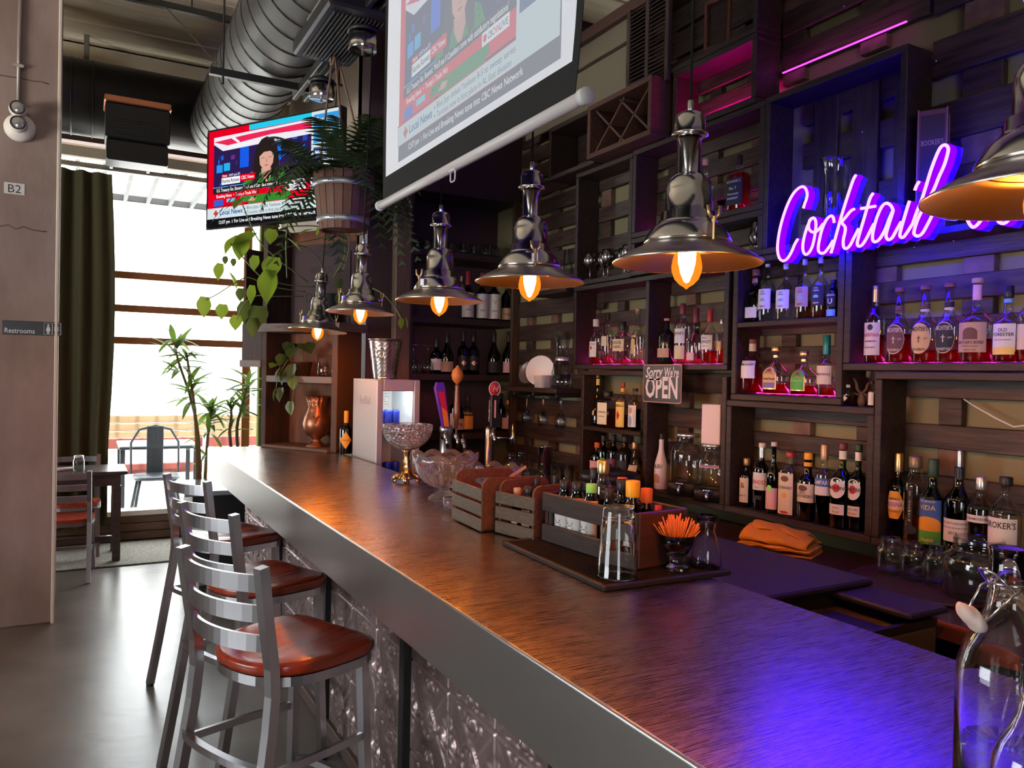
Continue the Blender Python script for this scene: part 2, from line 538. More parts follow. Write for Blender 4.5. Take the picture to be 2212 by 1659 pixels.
# concrete column with its pale corner bead
column = struct(MB().bbox(-1.25, 5.6, 0, -0.142, 6.25, 4.33, 0.012).obj('concrete_column', COLUMN))
MB().bbox(-0.152, 5.59, 0, -0.132, 5.625, 4.33, 0.004).obj('corner_bead', M('pale_corner_bead', (0.5, 0.43, 0.36), 0.6), column)
for (z, x0, x1, d) in ((2.44, -1.2, -0.16, 0.012), (3.34, -1.2, -0.16, 0.004)):       # pour joints, ragged
    q = MB(); xx = x0; pts = []
    while xx < x1:
        pts.append((xx, 5.6, z + random.uniform(-d, d))); xx += 0.04
    q.tube(pts, 0.0035, 4).obj('pour_joint', M('joint_dark_grey', (0.1, 0.07, 0.06), 0.9), column)

# carpet strip under the dining table
CARP = M('grey_flecked_carpet', (0.3, 0.27, 0.22), 0.95, vary=(60, (0.12, 0.11, 0.095), (1, 1.6, 1)), bump=(140, 0.8, (1, 1, 1)))
tag(MB().bbox(-1.4, 6.98, 0.001, 1.35, 7.9, 0.012, 0.004).obj('carpet', CARP), 'grey flecked carpet strip along the window wall', 'carpet')

# ================================================================== ducts, struts and things under the ceiling
DUCT = M('grey_painted_duct', (0.06, 0.056, 0.05), 0.5, 0.3)
DUCTD = M('dark_painted_duct', (0.03, 0.029, 0.028), 0.42, 0.3)
dx, dz, dr = 1.03, 3.66, 0.27
duct = thing('spiral_duct', 'large grey spiral ventilation duct running under the ceiling above the stools', 'duct', (dx, 0, dz))
MB().tube([(0, 0.2, 0), (0, 2.4, 0), (0, 4.4, 0), (0, 7.02, 0)], dr, 40).obj('duct_pipe', DUCT, duct)
hel = []
for k in range(31 * 36):
    a = 2 * PI * k / 36
    hel.append((math.cos(a) * (dr + 0.001), 1.2 + k * 0.185 / 36, math.sin(a) * (dr + 0.001)))
MB().tube(hel, 0.0045, 4, smooth=False).obj('spiral_seam', DUCTD, duct)
# diffuser box on the duct's underside with a louvred face
vb = thing('air_diffuser', 'dark louvred air diffuser box on the side of the spiral duct', 'diffuser', (1.12, 3.95, 3.385), 0.0)
MB().bbox(-0.14, -0.36, -0.07, 0.18, 0.36, 0.16, 0.012).obj('diffuser_body', DUCTD, vb)
for k in range(13):
    MB().bbox(-0.10 + k * 0.02, -0.30, -0.082, -0.092 + k * 0.02, 0.30, -0.07, 0.001).obj('slat', DUCT, vb)
MB().box(-0.1405, -0.30, 0.0, -0.142, 0.05, 0.11).obj('foil_tape', M('foil_tape', (0.7, 0.68, 0.62), 0.3, 0.8), vb)

wd = thing('window_duct', 'wide black duct running above the window', 'duct', (0, 7.28, 3.79))
MB().tube([(-2.6, 0, 0), (-0.5, 0, 0), (1.45, 0, 0)], 0.3, 40).obj('duct_pipe', DUCTD, wd)
for xx in (-0.9, -0.1, 0.05, 0.95):
    MB().tube([(xx, math.cos(a) * 0.302, math.sin(a) * 0.302) for a in [2 * PI * k / 32 for k in range(32)]], 0.006, 4, closed=True).obj('duct_band', DUCTD, wd)
MB().bbox(-0.02, -0.008, 0.3, 0.02, 0.008, 0.62, 0.003).obj('hanger_strap', M('strap_grey', (0.2, 0.18, 0.15), 0.6), wd)

# heater under the window duct
hp = (0.357, 6.78, 3.429)
hu = thing('air_curtain_unit', 'black box heater with a copper top mounted below the window duct', 'heater', (hp[0], 6.80, 3.185 + 0.10))
MB().bbox(-0.225, -0.14, 0.06, 0.225, 0.16, 0.33, 0.01).obj('heater_body', BLACK, hu)
MB().bbox(-0.215, -0.12, -0.10, 0.215, 0.14, 0.058, 0.008).obj('lower_housing', BLACKM, hu)
MB().bbox(-0.235, -0.15, 0.33, 0.235, 0.17, 0.385, 0.008).obj('copper_top', M('copper_sheet', (0.55, 0.22, 0.12), 0.35, 1.0, bump=(30, 0.6, (1, 1, 1))), hu)
for k in range(16):
    MB().box(-0.17 + k * 0.0225, -0.146, 0.1, -0.164 + k * 0.0225, -0.14, 0.22).obj('grille_bar', M('grille_black', (0.03, 0.03, 0.03), 0.5), hu)
for k in range(6):
    MB().box(-0.175, -0.1465, 0.1 + k * 0.022, 0.18, -0.1405, 0.105 + k * 0.022).obj('grille_bar', M('grille_black', (0.03,) * 3), hu)
for sx in (-0.15, 0.15):
    MB().bbox(sx - 0.012, 0.16, 0.1, sx + 0.012, 1.15, 0.124, 0.003).obj('wall_arm', BLACKM, hu)

# black steel channels hung from rods
c1 = (0.395, 5.932, 4.12); c2 = (1.012, 5.942, 4.12)
st = thing('ceiling_strut', 'black steel channel close under the concrete slab', 'strut', (0, c1[1], 4.12))
MB().bbox(c1[0] - 1.2, -0.022, -0.022, c2[0] + 0.5, 0.022, 0.022, 0.004).obj('channel', BLACKM, st)
for xx in (c1[0] - 0.3, c1[0] + 0.25):
    MB().cyl(xx, 0, 0.02, 0.2, 0.006, 8).obj('threaded_rod', BLACKM, st)
d1 = (0.634, 4.909, 3.365); d2 = (1.29, 4.921, 3.365)
st2 = thing('duct_strut', 'black steel channel hung on rods under the spiral duct', 'strut', (0, d1[1], 3.365))
MB().bbox(d1[0], -0.022, -0.022, 1.38, 0.022, 0.022, 0.004).obj('channel', BLACKM, st2)
MB().cyl(0.712, 0, -0.07, 0.92, 0.006, 8).obj('threaded_rod', BLACKM, st2)
MB().cyl(1.345, 0, -0.05, 0.92, 0.006, 8).obj('threaded_rod', BLACKM, st2)
MB().tube([(0.701, 0, 0.03), (0.463, c1[1] - d1[1], 0.755)], 0.003, 6).obj('brace_cable', BLACKM, st2)

# lighting track with steel cans from which the far lamps hang
tr = thing('lighting_track', 'black double channel lighting track above the bar', 'track', (1.2, 5.05, 3.33))
MB().bbox(-0.05, -4.7, 0, -0.02, 0, 0.055, 0.004).obj('channel', BLACKM, tr)
MB().bbox(0.02, -4.7, 0, 0.05, 0, 0.055, 0.004).obj('channel', BLACKM, tr)
MB().bbox(-0.02, -4.7, 0.035, 0.02, -0.01, 0.05, 0.002).obj('web_plate', DUCTD, tr)
for yy in (-0.25, -1.2, -2.2):
    MB().bbox(-0.05, yy - 0.012, 0.055, 0.20, yy + 0.012, 0.067, 0.002).cyl(0.18, yy, 0.067, 0.955, 0.006, 8).obj('threaded_rod', BLACKM, tr)

# ================================================================== back bar: pallet wall and shelf boxes
def pallet(y0, y1, z0, z1, pw, gap, period, phase=0.0, bw=0.1, mat=None, top=True):
    """horizontal pallet boards with gaps in which the blocks and the cream wall show"""
    z = z1
    row = 0
    while z - pw > z0 - 0.02:
        zz = max(z - pw, z0)
        MB().bbox(2.752 + 0.004 * random.random(), y0, zz, 2.776, y1, z, 0.003).obj('plank', mat or PALLET, wall_right)
        g1 = zz; g0 = max(zz - gap, z0)
        if g1 - g0 > 0.015:
            yy = y0 + phase + 0.11 * (row % 2) * 0
            while yy < y1:
                a = max(yy, y0); c = min(yy + bw, y1)
                if c - a > 0.02:
                    MB().bbox(2.764, a, g0 + 0.001, 2.799, c, g1 - 0.001, 0.002).obj('block', BLOCK if (row + int(yy * 5)) % 2 else PALLET, wall_right)
                yy += period
        z = zz - gap; row += 1


def pallet_v(y0, y1, z0, z1, pw, gap):
    y = y0
    while y + pw < y1 + 0.02:
        MB().bbox(2.752, y, z0, 2.776, min(y + pw, y1), z1, 0.003).obj('plank', PALLETV, wall_right)
        for zz in (z0 + 0.12, z0 + 0.36, z1 - 0.1):
            MB().bbox(2.764, y + pw + 0.001, zz, 2.799, min(y + pw + gap - 0.001, y1), zz + 0.11, 0.002).obj('block', PALLET, wall_right)
        y += pw + gap


pallet(-1.2, 1.88, 1.03, 1.645, 0.088, 0.098, 0.36, 0.28 + 0.06, 0.085)
pallet(1.9, 2.65, 1.03, 1.505, 0.075, 0.058, 0.32, 0.1, 0.09)
pallet(2.67, 3.24, 1.03, 1.64, 0.10, 0.085, 0.3, 0.12, 0.09)
pallet(3.26, 3.85, 1.03, 1.51, 0.09, 0.05, 0.26, 0.07, 0.06)
pallet(3.86, 4.9, 0.95, 2.13, 0.11, 0.06, 0.33, 0.2, 0.08)
pallet(2.05, 2.63, 1.545, 2.15, 0.075, 0.055, 0.28, 0.08, 0.08)
pallet(-1.2, 2.03, 1.68, 2.15, 0.085, 0.062, 0.37, 0.17, 0.11)
pallet(2.67, 3.24, 1.69, 2.14, 0.09, 0.06, 0.27, 0.12, 0.07)
pallet(3.26, 3.95, 1.69, 2.14, 0.085, 0.06, 0.3, 0.1, 0.07)
pallet(2.47, 3.38, 2.17, 2.83, 0.08, 0.045, 0.3, 0.15, 0.08)
pallet(3.40, 3.95, 2.17, 2.83, 0.09, 0.1, 0.26, 0.16, 0.09)
pallet(3.97, 4.9, 2.19, 3.45, 0.095, 0.032, 0.31, 0.12, 0.1)
pallet_v(1.83, 2.45, 2.18, 2.83, 0.12, 0.07)
pallet(-1.2, 1.80, 2.17, 3.6, 0.14, 0.1, 0.42, 0.23, 0.14)
pallet(1.82, 2.52, 2.86, 3.6, 0.11, 0.055, 0.4, 0.18, 0.12)
pallet(2.56, 3.07, 2.86, 3.14, 0.075, 0.04, 0.25, 0.1, 0.08)
pallet(2.56, 3.95, 3.16, 3.6, 0.13, 0.02, 0.5, 0.2, 0.1)
pallet(3.14, 3.95, 2.86, 3.14, 0.1, 0.03, 0.5, 0.2, 0.1)
struct(MB().bbox(2.58, -1.2, 3.6, 2.82, 4.95, 3.665, 0.008).obj('trim_1', M('crown_timber', (0.09, 0.04, 0.03), 0.55)))

XF, XB = 2.60, 2.752
BT_ = 0.028


def shelf_box(label, y0, y1, z0, z1, left=True, right=True, top=True, bottom=True, shelves=(), posts=(), group='timber shelf boxes of the back bar', xf=XF, t=BT_, name='shelf_box', mat=None, back=None):
    mat = mat or DARKWOOD
    s = thing(name, label, 'shelf', (xf, (y0 + y1) / 2, z0), 0.0, group)
    h = z1 - z0; w = (y1 - y0) / 2; d = XB - xf
    if bottom: MB().bbox(0, -w, 0, d, w, t, 0.003).obj('bottom_board', mat, s)
    if top: MB().bbox(0, -w, h - t, d, w, h, 0.003).obj('top_board', mat, s)
    if right: MB().bbox(0.001, -w, t, d, -w + t, h - t, 0.003).obj('side_board', mat, s)
    if left: MB().bbox(0.001, w - t, t, d, w, h - t, 0.003).obj('side_board', mat, s)
    for z in shelves:
        MB().bbox(0.004, -w + t, z - z0 - 0.024, d, w - t, z - z0, 0.003).obj('shelf_board', mat, s)
    for yy in posts:
        MB().bbox(0.002, yy - (y0 + y1) / 2 - t / 2, t, d, yy - (y0 + y1) / 2 + t / 2, h - t, 0.003).obj('divider', mat, s)
    if back:
        MB().box(d - 0.006, -w + t, t, d - 0.001, w - t, h - t).obj('back_panel', back, s)
    return s


shelf_box('wide lower shelf box holding the orange-labelled amber bottle', -0.9, 1.892, 1.002, 1.65, top=True, right=True)
shelf_box('lower shelf box behind the folded yellow towel', 1.894, 2.655, 1.002, 1.515)
shelf_box('two-tier shelf box left of the wide upper shelf, lit pink inside', 2.04, 2.632, 1.517, 2.155, shelves=(1.868,))
shelf_box('wide upper shelf box with the row of whiskey bottles under the neon sign', -0.9, 2.036, 1.654, 2.155)
shelf_box('shelf box with two bays of pink-lit bottles above the open sign', 2.66, 3.955, 1.652, 2.148, posts=(3.252,))
shelf_box('narrow two-tier shelf box left of the open sign', 3.262, 3.853, 1.002, 1.645, shelves=(1.318,), left=True, right=False)
shelf_box('open shelf bay holding the two glass drink dispensers', 2.66, 3.26, 1.0, 1.65, left=True, right=True, top=False)
shelf_box('shelf box with silver goblets above the pink-lit bottles', 3.40, 3.955, 2.152, 2.83)
shelf_box('small shelf box with the silver pitcher', 2.468, 3.398, 2.157, 2.36, right=True, left=True)
shelf_box('shelf box holding the black-labelled square whiskey bottle', 2.468, 3.398, 2.362, 2.838, bottom=True)
shelf_box('large shelf box with the glass flower vase above the neon sign', 1.795, 2.466, 2.157, 2.842)
shelf_box('square shelf box glowing magenta near the top of the wall', 2.525, 3.085, 2.842, 3.155)
shelf_box('long top shelf box holding a small wooden picture frame', 2.525, 3.46, 3.157, 3.6, top=True)
CROWNB = M('old_wine_crate_wood', (0.1, 0.04, 0.025), 0.6, vary=(6, (0.06, 0.025, 0.018), (8, 1, 8)))
wc = shelf_box('old wooden wine crate with crossed dividers inside', 3.13, 3.70, 2.842, 3.145, name='wine_crate', mat=CROWNB, xf=2.50, group=None)
wc['category'] = 'crate'
for (a, c) in (((-0.24, 0.04), (0.02, 0.27)), ((-0.02, 0.04), (0.24, 0.27)), ((-0.24, 0.27), (0.02, 0.04)), ((-0.02, 0.27), (0.24, 0.04))):
    MB().tube([(0.12, a[0], a[1]), (0.12, c[0], c[1])], 0.1, up=(1, 0, 0), flat=(0.006, 0.09)).obj('crossed_divider', CROWNB, wc)
sb = shelf_box('plain timber box left of the wine crate', 3.70, 4.2, 2.83, 3.16, name='timber_box', xf=2.55, group=None, mat=DARKWOOD)
sb['category'] = 'box'

# pale panel and louvred shutter near the ceiling
pn = thing('wall_panel', 'pale grey-brown panel in a dark frame near the ceiling', 'panel', (2.60, 3.72, 3.18))
MB().bbox(0.02, -0.24, 0.02, 0.04, 0.9, 0.42, 0.004).obj('panel_board', M('taupe_panel', (0.16, 0.13, 0.085), 0.7), pn)
MB().bbox(0.01, -0.26, 0.27, 0.03, 0.9, 0.29, 0.004).obj('panel_batten', DARKWOOD, pn)
MB().bbox(0, -0.275, 0.0, 0.05, -0.245, 0.44, 0.004).obj('frame_post', PALLETV, pn)
sh = thing('louvered_shutter', 'old dark louvred window shutter leaning near the ceiling', 'shutter', (2.585, 3.27, 3.12))
for yy in (-0.16, 0.0, 0.16):
    MB().bbox(-0.012, yy - 0.015, 0.0, 0.012, yy + 0.015, 0.48, 0.003).obj('stile', PALLETV, sh)
for k in range(22):
    z = 0.012 + k * 0.0212
    for (a, c) in ((-0.145, -0.015), (0.015, 0.145)):
        MB().add([(-0.01, a, z), (-0.01, c, z), (0.008, c, z + 0.014), (0.008, a, z + 0.014), (-0.006, a, z - 0.003), (-0.006, c, z - 0.003), (0.011, c, z + 0.011), (0.011, a, z + 0.011)],
                 [(0, 1, 2, 3), (7, 6, 5, 4), (0, 4, 5, 1), (3, 2, 6, 7), (0, 3, 7, 4), (1, 5, 6, 2)]).obj('slat', PALLET, sh)
fr = thing('picture_frame', 'small empty wooden picture frame on the top shelf', 'frame', (2.62, 2.80, 3.187), 0.25)
for (a, c, d, e) in ((-0.07, -0.055, 0, 0.235), (0.055, 0.07, 0, 0.235), (-0.055, 0.055, 0, 0.016), (-0.055, 0.055, 0.219, 0.235)):
    MB().bbox(0, a, d, 0.02, c, e, 0.002).obj('frame_bar', CRATEWOOD, fr)
MB().box(0.018, -0.055, 0.016, 0.02, 0.055, 0.219).obj('backing', DARKWOOD, fr)

# LED tape along the backs of the shelves
PINK = (1.0, 0.03, 0.42)
VIO = (0.55, 0.03, 1.0)


def led(y0, y1, z, power, col, label, x=2.735, up=(-0.35, 0, 1), es=6.0):
    o = MB().box(x - 0.004, y0, z, x + 0.004, y1, z + 0.004).obj('led_strip', emis('led_glow_%d_%d' % (col[2] * 100, es), col, es))
    tag(o, label, 'light')
    area('led_light', (x - 0.006, (y0 + y1) / 2, z + 0.012), (x - 0.006 + up[0], (y0 + y1) / 2 + up[1], z + 0.012 + up[2]), y1 - y0, 0.012, power, col)


led(3.30, 3.92, 1.682, 0.55, PINK, 'pink light strip behind the bottles in the far bay above the open sign')
led(2.70, 3.22, 1.682, 0.55, PINK, 'pink light strip behind the bottles in the near bay above the open sign')
led(2.08, 2.6, 1.548, 0.5, PINK, 'pink light strip behind the round jewel-cut bottles')
led(-0.2, 2.0, 1.684, 0.9, PINK, 'pink light strip behind the oval-labelled whiskey bottles')
led(2.56, 3.05, 2.872, 2.0, (1.0, 0.0, 0.42), 'magenta light strip inside the glowing square shelf box')
led(2.5, 3.36, 2.392, 0.5, (0.85, 0.03, 0.75), 'violet light strip behind the black-labelled square bottle')
led(1.9, 2.5, 2.99, 0.35, (0.8, 0.03, 0.8), 'violet light strip on the pallet boards over the vase shelf', x=2.742, up=(-0.6, 0, 1))

# ================================================================== bottles
G_GREEN = thin_glass('green_bottle_glass', (0.12, 0.32, 0.1))
G_DKGREEN = thin_glass('dark_green_bottle_glass', (0.035, 0.1, 0.04))
G_DARK = thin_glass('dark_bottle_glass', (0.05, 0.035, 0.03))
G_BROWN = thin_glass('amber_bottle_glass', (0.32, 0.13, 0.04))
G_BLACK = M('opaque_black_bottle', (0.01, 0.009, 0.01), 0.12)
G_WHITE = M('opaque_white_bottle', (0.72, 0.66, 0.66), 0.3)
L_RED = liquid('led_lit_red_whiskey', (0.62, 0.06, 0.03))  # red glow from the pink shelf strips is put into the drink colour
L_PINK = liquid('led_lit_pink_whiskey', (0.85, 0.3, 0.3))  # pink strip light is put into this paler drink
L_AMBER = liquid('amber_spirit', (0.75, 0.35, 0.08))
L_DARK = liquid('dark_liqueur', (0.09, 0.02, 0.015))
L_CLEAR = liquid('clear_spirit', (0.9, 0.9, 0.88))
L_OLIVE = liquid('olive_infusion', (0.35, 0.26, 0.1))
C_BLACK = M('black_cap', (0.02, 0.018, 0.02), 0.4)
C_RED = M('red_cap', (0.4, 0.03, 0.04), 0.4)
C_DKRED = M('dark_red_capsule', (0.16, 0.02, 0.03), 0.4)
C_BRONZE = M('bronze_cap', (0.5, 0.3, 0.17), 0.4, 0.7)
C_CORK = M('cork_stopper', (0.5, 0.3, 0.18), 0.8)
C_WOODCAP = M('dark_red_wood_stopper', (0.2, 0.07, 0.05), 0.5)
C_TEAL = M('teal_foil', (0.02, 0.22, 0.24), 0.35, 0.3)
C_GREENCAP = M('dark_green_capsule', (0.02, 0.06, 0.025), 0.45)
C_WHITE = M('pale_stopper', (0.66, 0.58, 0.54), 0.6)
C_ORANGE = M('orange_cap', (0.75, 0.16, 0.03), 0.5)
C_YELLOW = M('yellow_cap', (0.9, 0.45, 0.02), 0.5)
C_SILVER = M('silver_cap', (0.65, 0.63, 0.62), 0.3, 0.9)
LB_BROWN = M('label_brown', (0.16, 0.07, 0.05), 0.7)
LB_GOLD = M('label_gold', (0.66, 0.42, 0.16), 0.6)
LB_BLACK = M('label_black', (0.02, 0.02, 0.025), 0.6)
LB_GREEN = M('label_green', (0.1, 0.42, 0.06), 0.6)
LB_ORANGE = M('label_orange', (0.85, 0.38, 0.04), 0.6)
LB_YELLOW = M('label_yellow', (0.85, 0.6, 0.15), 0.6)
LB_PINK = M('label_pink', (0.75, 0.42, 0.42), 0.7)
LB_TAN = M('label_tan', (0.52, 0.33, 0.22), 0.7)
LB_BLUE = M('label_blue', (0.05, 0.13, 0.4), 0.6)
LB_SKY = M('label_sky_blue', (0.2, 0.42, 0.75), 0.6)
LB_TEAL = M('label_teal_sun', (0.25, 0.5, 0.42), 0.7)
LB_VIOLET = M('label_violet', (0.2, 0.15, 0.36), 0.6)
LB_LIME = M('label_lime', (0.3, 0.75, 0.15), 0.6)


def profile(h, r, tb, ts, rn, tn, foot=0.97):
    pr = [(0, 0.004), (r * foot * 0.8, 0.0), (r * foot, 0.002), (r, h * 0.02), (r, h * tb)]
    for k in range(1, 8):
        t = k / 8
        a = t * PI / 2
        # round the shoulder first, then run into the neck
        e = 0.5 - 0.5 * math.cos(t * PI)
        pr.append((r + (r * rn - r) * e, h * (tb + (ts - tb) * t)))
    pr += [(r * rn, h * ts), (r * rn * 0.97, h * tn)]
    return pr


def rad_at(pr, z):
    for (r0, z0), (r1, z1) in zip(pr, pr[1:]):
        if z0 <= z <= z1 and z1 > z0:
            return r0 + (r1 - r0) * (z - z0) / (z1 - z0)
    return pr[-1][0]


def wrap(pr, sq, off, s, z, flatten=None):
    """point on the bottle's skin: s metres to the viewer's right of its front line, at height z"""
    R = rad_at(pr, z)
    a = PI + s / max(R, 0.004)
    k = 1.0
    if sq:
        k = (abs(math.cos(a)) ** sq + abs(math.sin(a)) ** sq) ** (-1.0 / sq)
    q = R * k + off
    return (q * math.cos(a), q * math.sin(a), z)


def label_patch(pr, h, sq, z0, z1, hw, shape, off):
    mb = MB(); n = 14; vs = []; fs = []
    zc = (z0 + z1) / 2; hh = (z1 - z0) / 2
    for i in range(n + 1):
        t = -1 + 2 * i / n
        if shape == 'oval': e = math.sqrt(max(0.0, 1 - t * t)); 
        elif shape == 'diamond': e = 1 - abs(t)
        elif shape == 'arch': e = None
        elif shape == 'hex': e = min(1.0, (1 - abs(t)) * 1.6 + 0.25)
        else: e = 1.0
        if shape == 'arch':
            lo = z0; hi = zc + hh * math.sqrt(max(0.0, 1 - t * t * 0.9)) * 1.0
        else:
            lo = zc - hh * max(e, 0.02); hi = zc + hh * max(e, 0.02)
        for j in range(4):
            vs.append(wrap(pr, sq, off, t * hw, (lo + (hi - lo) * j / 3) * h))
    for i in range(n):
        for j in range(3):
            a = i * 4 + j
            fs.append((a, a + 4, a + 5, a + 1))
    return mb.add(vs, fs, 0, True)


BOTTLE_N = [0]


def bottle(label, X, Y, Z, h, r, tb=0.6, ts=0.76, rn=0.34, tn=0.93, glass=None, liq=None, lev=0.3, cap=None, labs=(), texts=(), sq=None, face=-8.0, group='bottles on the back bar shelves', name='bottle', wraps=(), foot=0.97, seg=20):
    glass = glass or CLEAR
    t = thing(name, label, 'bottle', (X, Y, Z + 0.0005), math.radians(-face), group)
    pr = profile(h, r, tb, ts, rn, tn, foot)
    MB().lathe(pr + ([(0, h * tn)] if cap else [(r * rn * 0.8, h * tn), (r * rn * 0.7, h * tn - 0.004)]), seg, sq=sq).obj('glass_body', glass, t)
    if liq:
        lp = [(0, 0.006)]
        zz = h * lev
        for k in range(7):
            z = 0.006 + (zz - 0.006) * k / 6
            lp.append((max(0.002, rad_at(pr, max(z, h * 0.021)) * 0.93), z))
        lp.append((0, zz))
        MB().lathe(lp, seg, sq=sq).obj('drink', liq, t)
    if cap:
        cm, z0, rf = cap[:3]
        q = r * rf
        MB().lathe([(0, h * z0), (q * 0.97, h * z0), (q, h * (z0 + 0.006)), (q, h * 0.992), (q * 0.9, h), (0, h)], 16).obj('cap', cm, t)
    for (wm, z0, z1) in wraps:
        MB().lathe([(rad_at(pr, h * z0) + 0.0006, h * z0), (rad_at(pr, h * z1) + 0.0006, h * z1)], 16).obj('neck_band', wm, t)
    lo = None
    for k, L in enumerate(labs):
        lm, z0, z1, hw = L[:4]
        shp = L[4] if len(L) > 4 else 'rect'
        o = label_patch(pr, h, sq, z0, z1, hw * r, shp, 0.0007 + 0.0004 * k).obj('label', lm, t)
        if lo is None: lo = o
    for T in texts:
        s, zc, sz, tm = T[:4]
        mx = T[4] if len(T) > 4 else 1.3
        sh = T[5] if len(T) > 5 else 0.0
        sx = T[6] if len(T) > 6 else 0.0
        off = 0.0007 + 0.0004 * len(labs) + 0.0003
        MB().text(s, sz * h, lambda x, y: wrap(pr, sq, off, x + sx * r, zc * h + y - 0.34 * sz * h), 0, 0.012, sh, mx * r).obj('lettering', tm, lo if lo else t)
    return t


def ornament(t_, pr_h):
    pass


WINE = dict(tb=0.56, ts=0.70, rn=0.36, tn=0.99)
BURG = dict(tb=0.40, ts=0.76, rn=0.34, tn=0.99)
SPIRIT = dict(tb=0.58, ts=0.76, rn=0.36, tn=0.94)
SQUAT = dict(tb=0.46, ts=0.66, rn=0.34, tn=0.9)
TEQ = dict(tb=0.50, ts=0.74, rn=0.26, tn=0.9)
XB_ = 2.668

# --- right-hand lower box
gA = 'bottles in the wide lower shelf box'
bottle('dark amber liqueur bottle with an orange six-sided label and gold cap', 2.668, 1.832, 1.030, 0.318, 0.0320, glass=G_DARK, liq=L_DARK, lev=0.5, cap=(GOLD, 0.78, 0.46), labs=[(LB_ORANGE, 0.24, 0.56, 1.05, 'hex'), (PAPER, 0.35, 0.46, 1.0)], texts=[('AVERNA', 0.405, 0.075, RED, 1.9), ('AMARO', 0.47, 0.035, INK), ('SICILIANO', 0.325, 0.03, INK)], group=gA, **SPIRIT)
bottle('tall clear fluted liqueur bottle with a wide dark gold stopper and narrow upright label', 2.630, 1.740, 1.030, 0.316, 0.0367, tb=0.66, ts=0.84, rn=0.5, tn=0.88, liq=L_AMBER, lev=0.32, cap=(M('antique_gold_stopper', (0.24, 0.17, 0.1), 0.4, 0.6), 0.87, 0.62), labs=[(LB_BLACK, 0.2, 0.66, 0.24), (LB_BLACK, 0.13, 0.22, 0.7, 'hex')], texts=[('S\nT\n-\nG\nE\nR\nM\nA\nI\nN', 0.60, 0.035, CREAM)], group=gA, seg=12)
bottle('green mezcal bottle with a blue, orange and green landscape label', 2.640, 1.679, 1.030, 0.313, 0.0410, glass=G_GREEN, liq=liquid('green_tinted_spirit', (0.3, 0.6, 0.2)), lev=0.6, cap=(C_GREENCAP, 0.80, 0.44), labs=[(LB_BLUE, 0.05, 0.55, 1.15), (LB_ORANGE, 0.17, 0.36, 1.12, 'arch'), (LB_GREEN, 0.05, 0.2, 1.15)], texts=[('VIDA', 0.46, 0.075, LB_YELLOW, 1.8), ('DEL MAGUEY', 0.53, 0.03, CREAM), ('Puebla', 0.1, 0.05, LB_YELLOW, 1.2, 0.3)], group=gA, tb=0.54, ts=0.72, rn=0.36, tn=0.95)
bottle('dark port bottle with a steel pourer and a white label dated 2019', 2.640, 1.586, 1.030, 0.352, 0.0430, glass=G_DARK, liq=L_DARK, lev=0.55, cap=(STEEL, 0.82, 0.2), labs=[(PAPER, 0.12, 0.34, 1.2)], texts=[('TAYLOR FLADGATE', 0.30, 0.03, INK, 2.1), ('LATE BOTTLED VINTAGE PORTO', 0.255, 0.02, INK, 2.1), ('2019', 0.205, 0.04, INK)], group=gA, tb=0.5, ts=0.68, rn=0.36, tn=0.84, wraps=[(C_BLACK, 0.72, 0.83)])
bottle('clear bottle of brown infusion with a silver cap and a thin handwritten band', 2.630, 1.506, 1.030, 0.272, 0.0387, liq=L_OLIVE, lev=0.58, cap=(C_SILVER, 0.84, 0.42), labs=[(PAPER, 0.45, 0.54, 1.3)], texts=[('APPLE CINNAMON BOURBON', 0.495, 0.045, INK, 2.4)], group=gA, tb=0.6, ts=0.78, rn=0.36, tn=0.9)
bb = bottle('clear gin bottle with a bowler-hat stopper and a white label of a man in black', 2.620, 1.421, 1.030, 0.283, 0.0465, liq=L_CLEAR, lev=0.4, cap=(C_BLACK, 0.9, 0.42), labs=[(PAPER, 0.0, 0.54, 1.15)], texts=[("BROKER'S", 0.46, 0.1, INK, 2.0), ('GIN', 0.56, 0.05, INK)], group=gA, tb=0.58, ts=0.8, rn=0.3, tn=0.9)
MB().lathe([(0, 0), (0.03, 0.0), (0.0315, 0.003), (0.02, 0.004), (0.0, 0.004)], 18, (0, 0, 0.162)).obj('hat_brim', C_BLACK, bb)

# --- lower box behind the towel
gB = 'bottles in the lower shelf box behind the towel'
bottle('short dark spirit bottle with a brown cap and small cream label', 2.660, 2.580, 1.030, 0.221, 0.0285, glass=G_DARK, liq=L_DARK, cap=(C_BRONZE, 0.86, 0.55), labs=[(CREAM, 0.1, 0.6, 0.95)], texts=[('AMARETTO', 0.24, 0.05, INK), ('&', 0.45, 0.16, LB_BROWN)], group=gB, tb=0.62, ts=0.78, rn=0.4, tn=0.9)
bottle('dark pastis bottle with a white cap and a red and white label', 2.670, 2.499, 1.030, 0.298, 0.0363, glass=G_DARK, liq=L_DARK, cap=(C_WHITE, 0.93, 0.42), labs=[(PAPER, 0.3, 0.56, 1.15), (LB_BLACK, 0.16, 0.22, 0.6)], texts=[('PERNOD', 0.42, 0.085, RED, 2.0), ('PARIS', 0.34, 0.03, RED)], group=gB, tb=0.6, ts=0.76, rn=0.36, tn=0.94, wraps=[(C_SILVER, 0.78, 0.93)])
bottle('slim dark bottle with a pink label and a round green sticker', 2.650, 2.412, 1.030, 0.310, 0.0304, glass=G_DARK, liq=L_DARK, cap=(C_WHITE, 0.94, 0.44), labs=[(LB_PINK, 0.06, 0.36, 1.15), (LB_LIME, 0.31, 0.40, 0.4, 'oval')], group=gB, tb=0.5, ts=0.74, rn=0.34, tn=0.95)
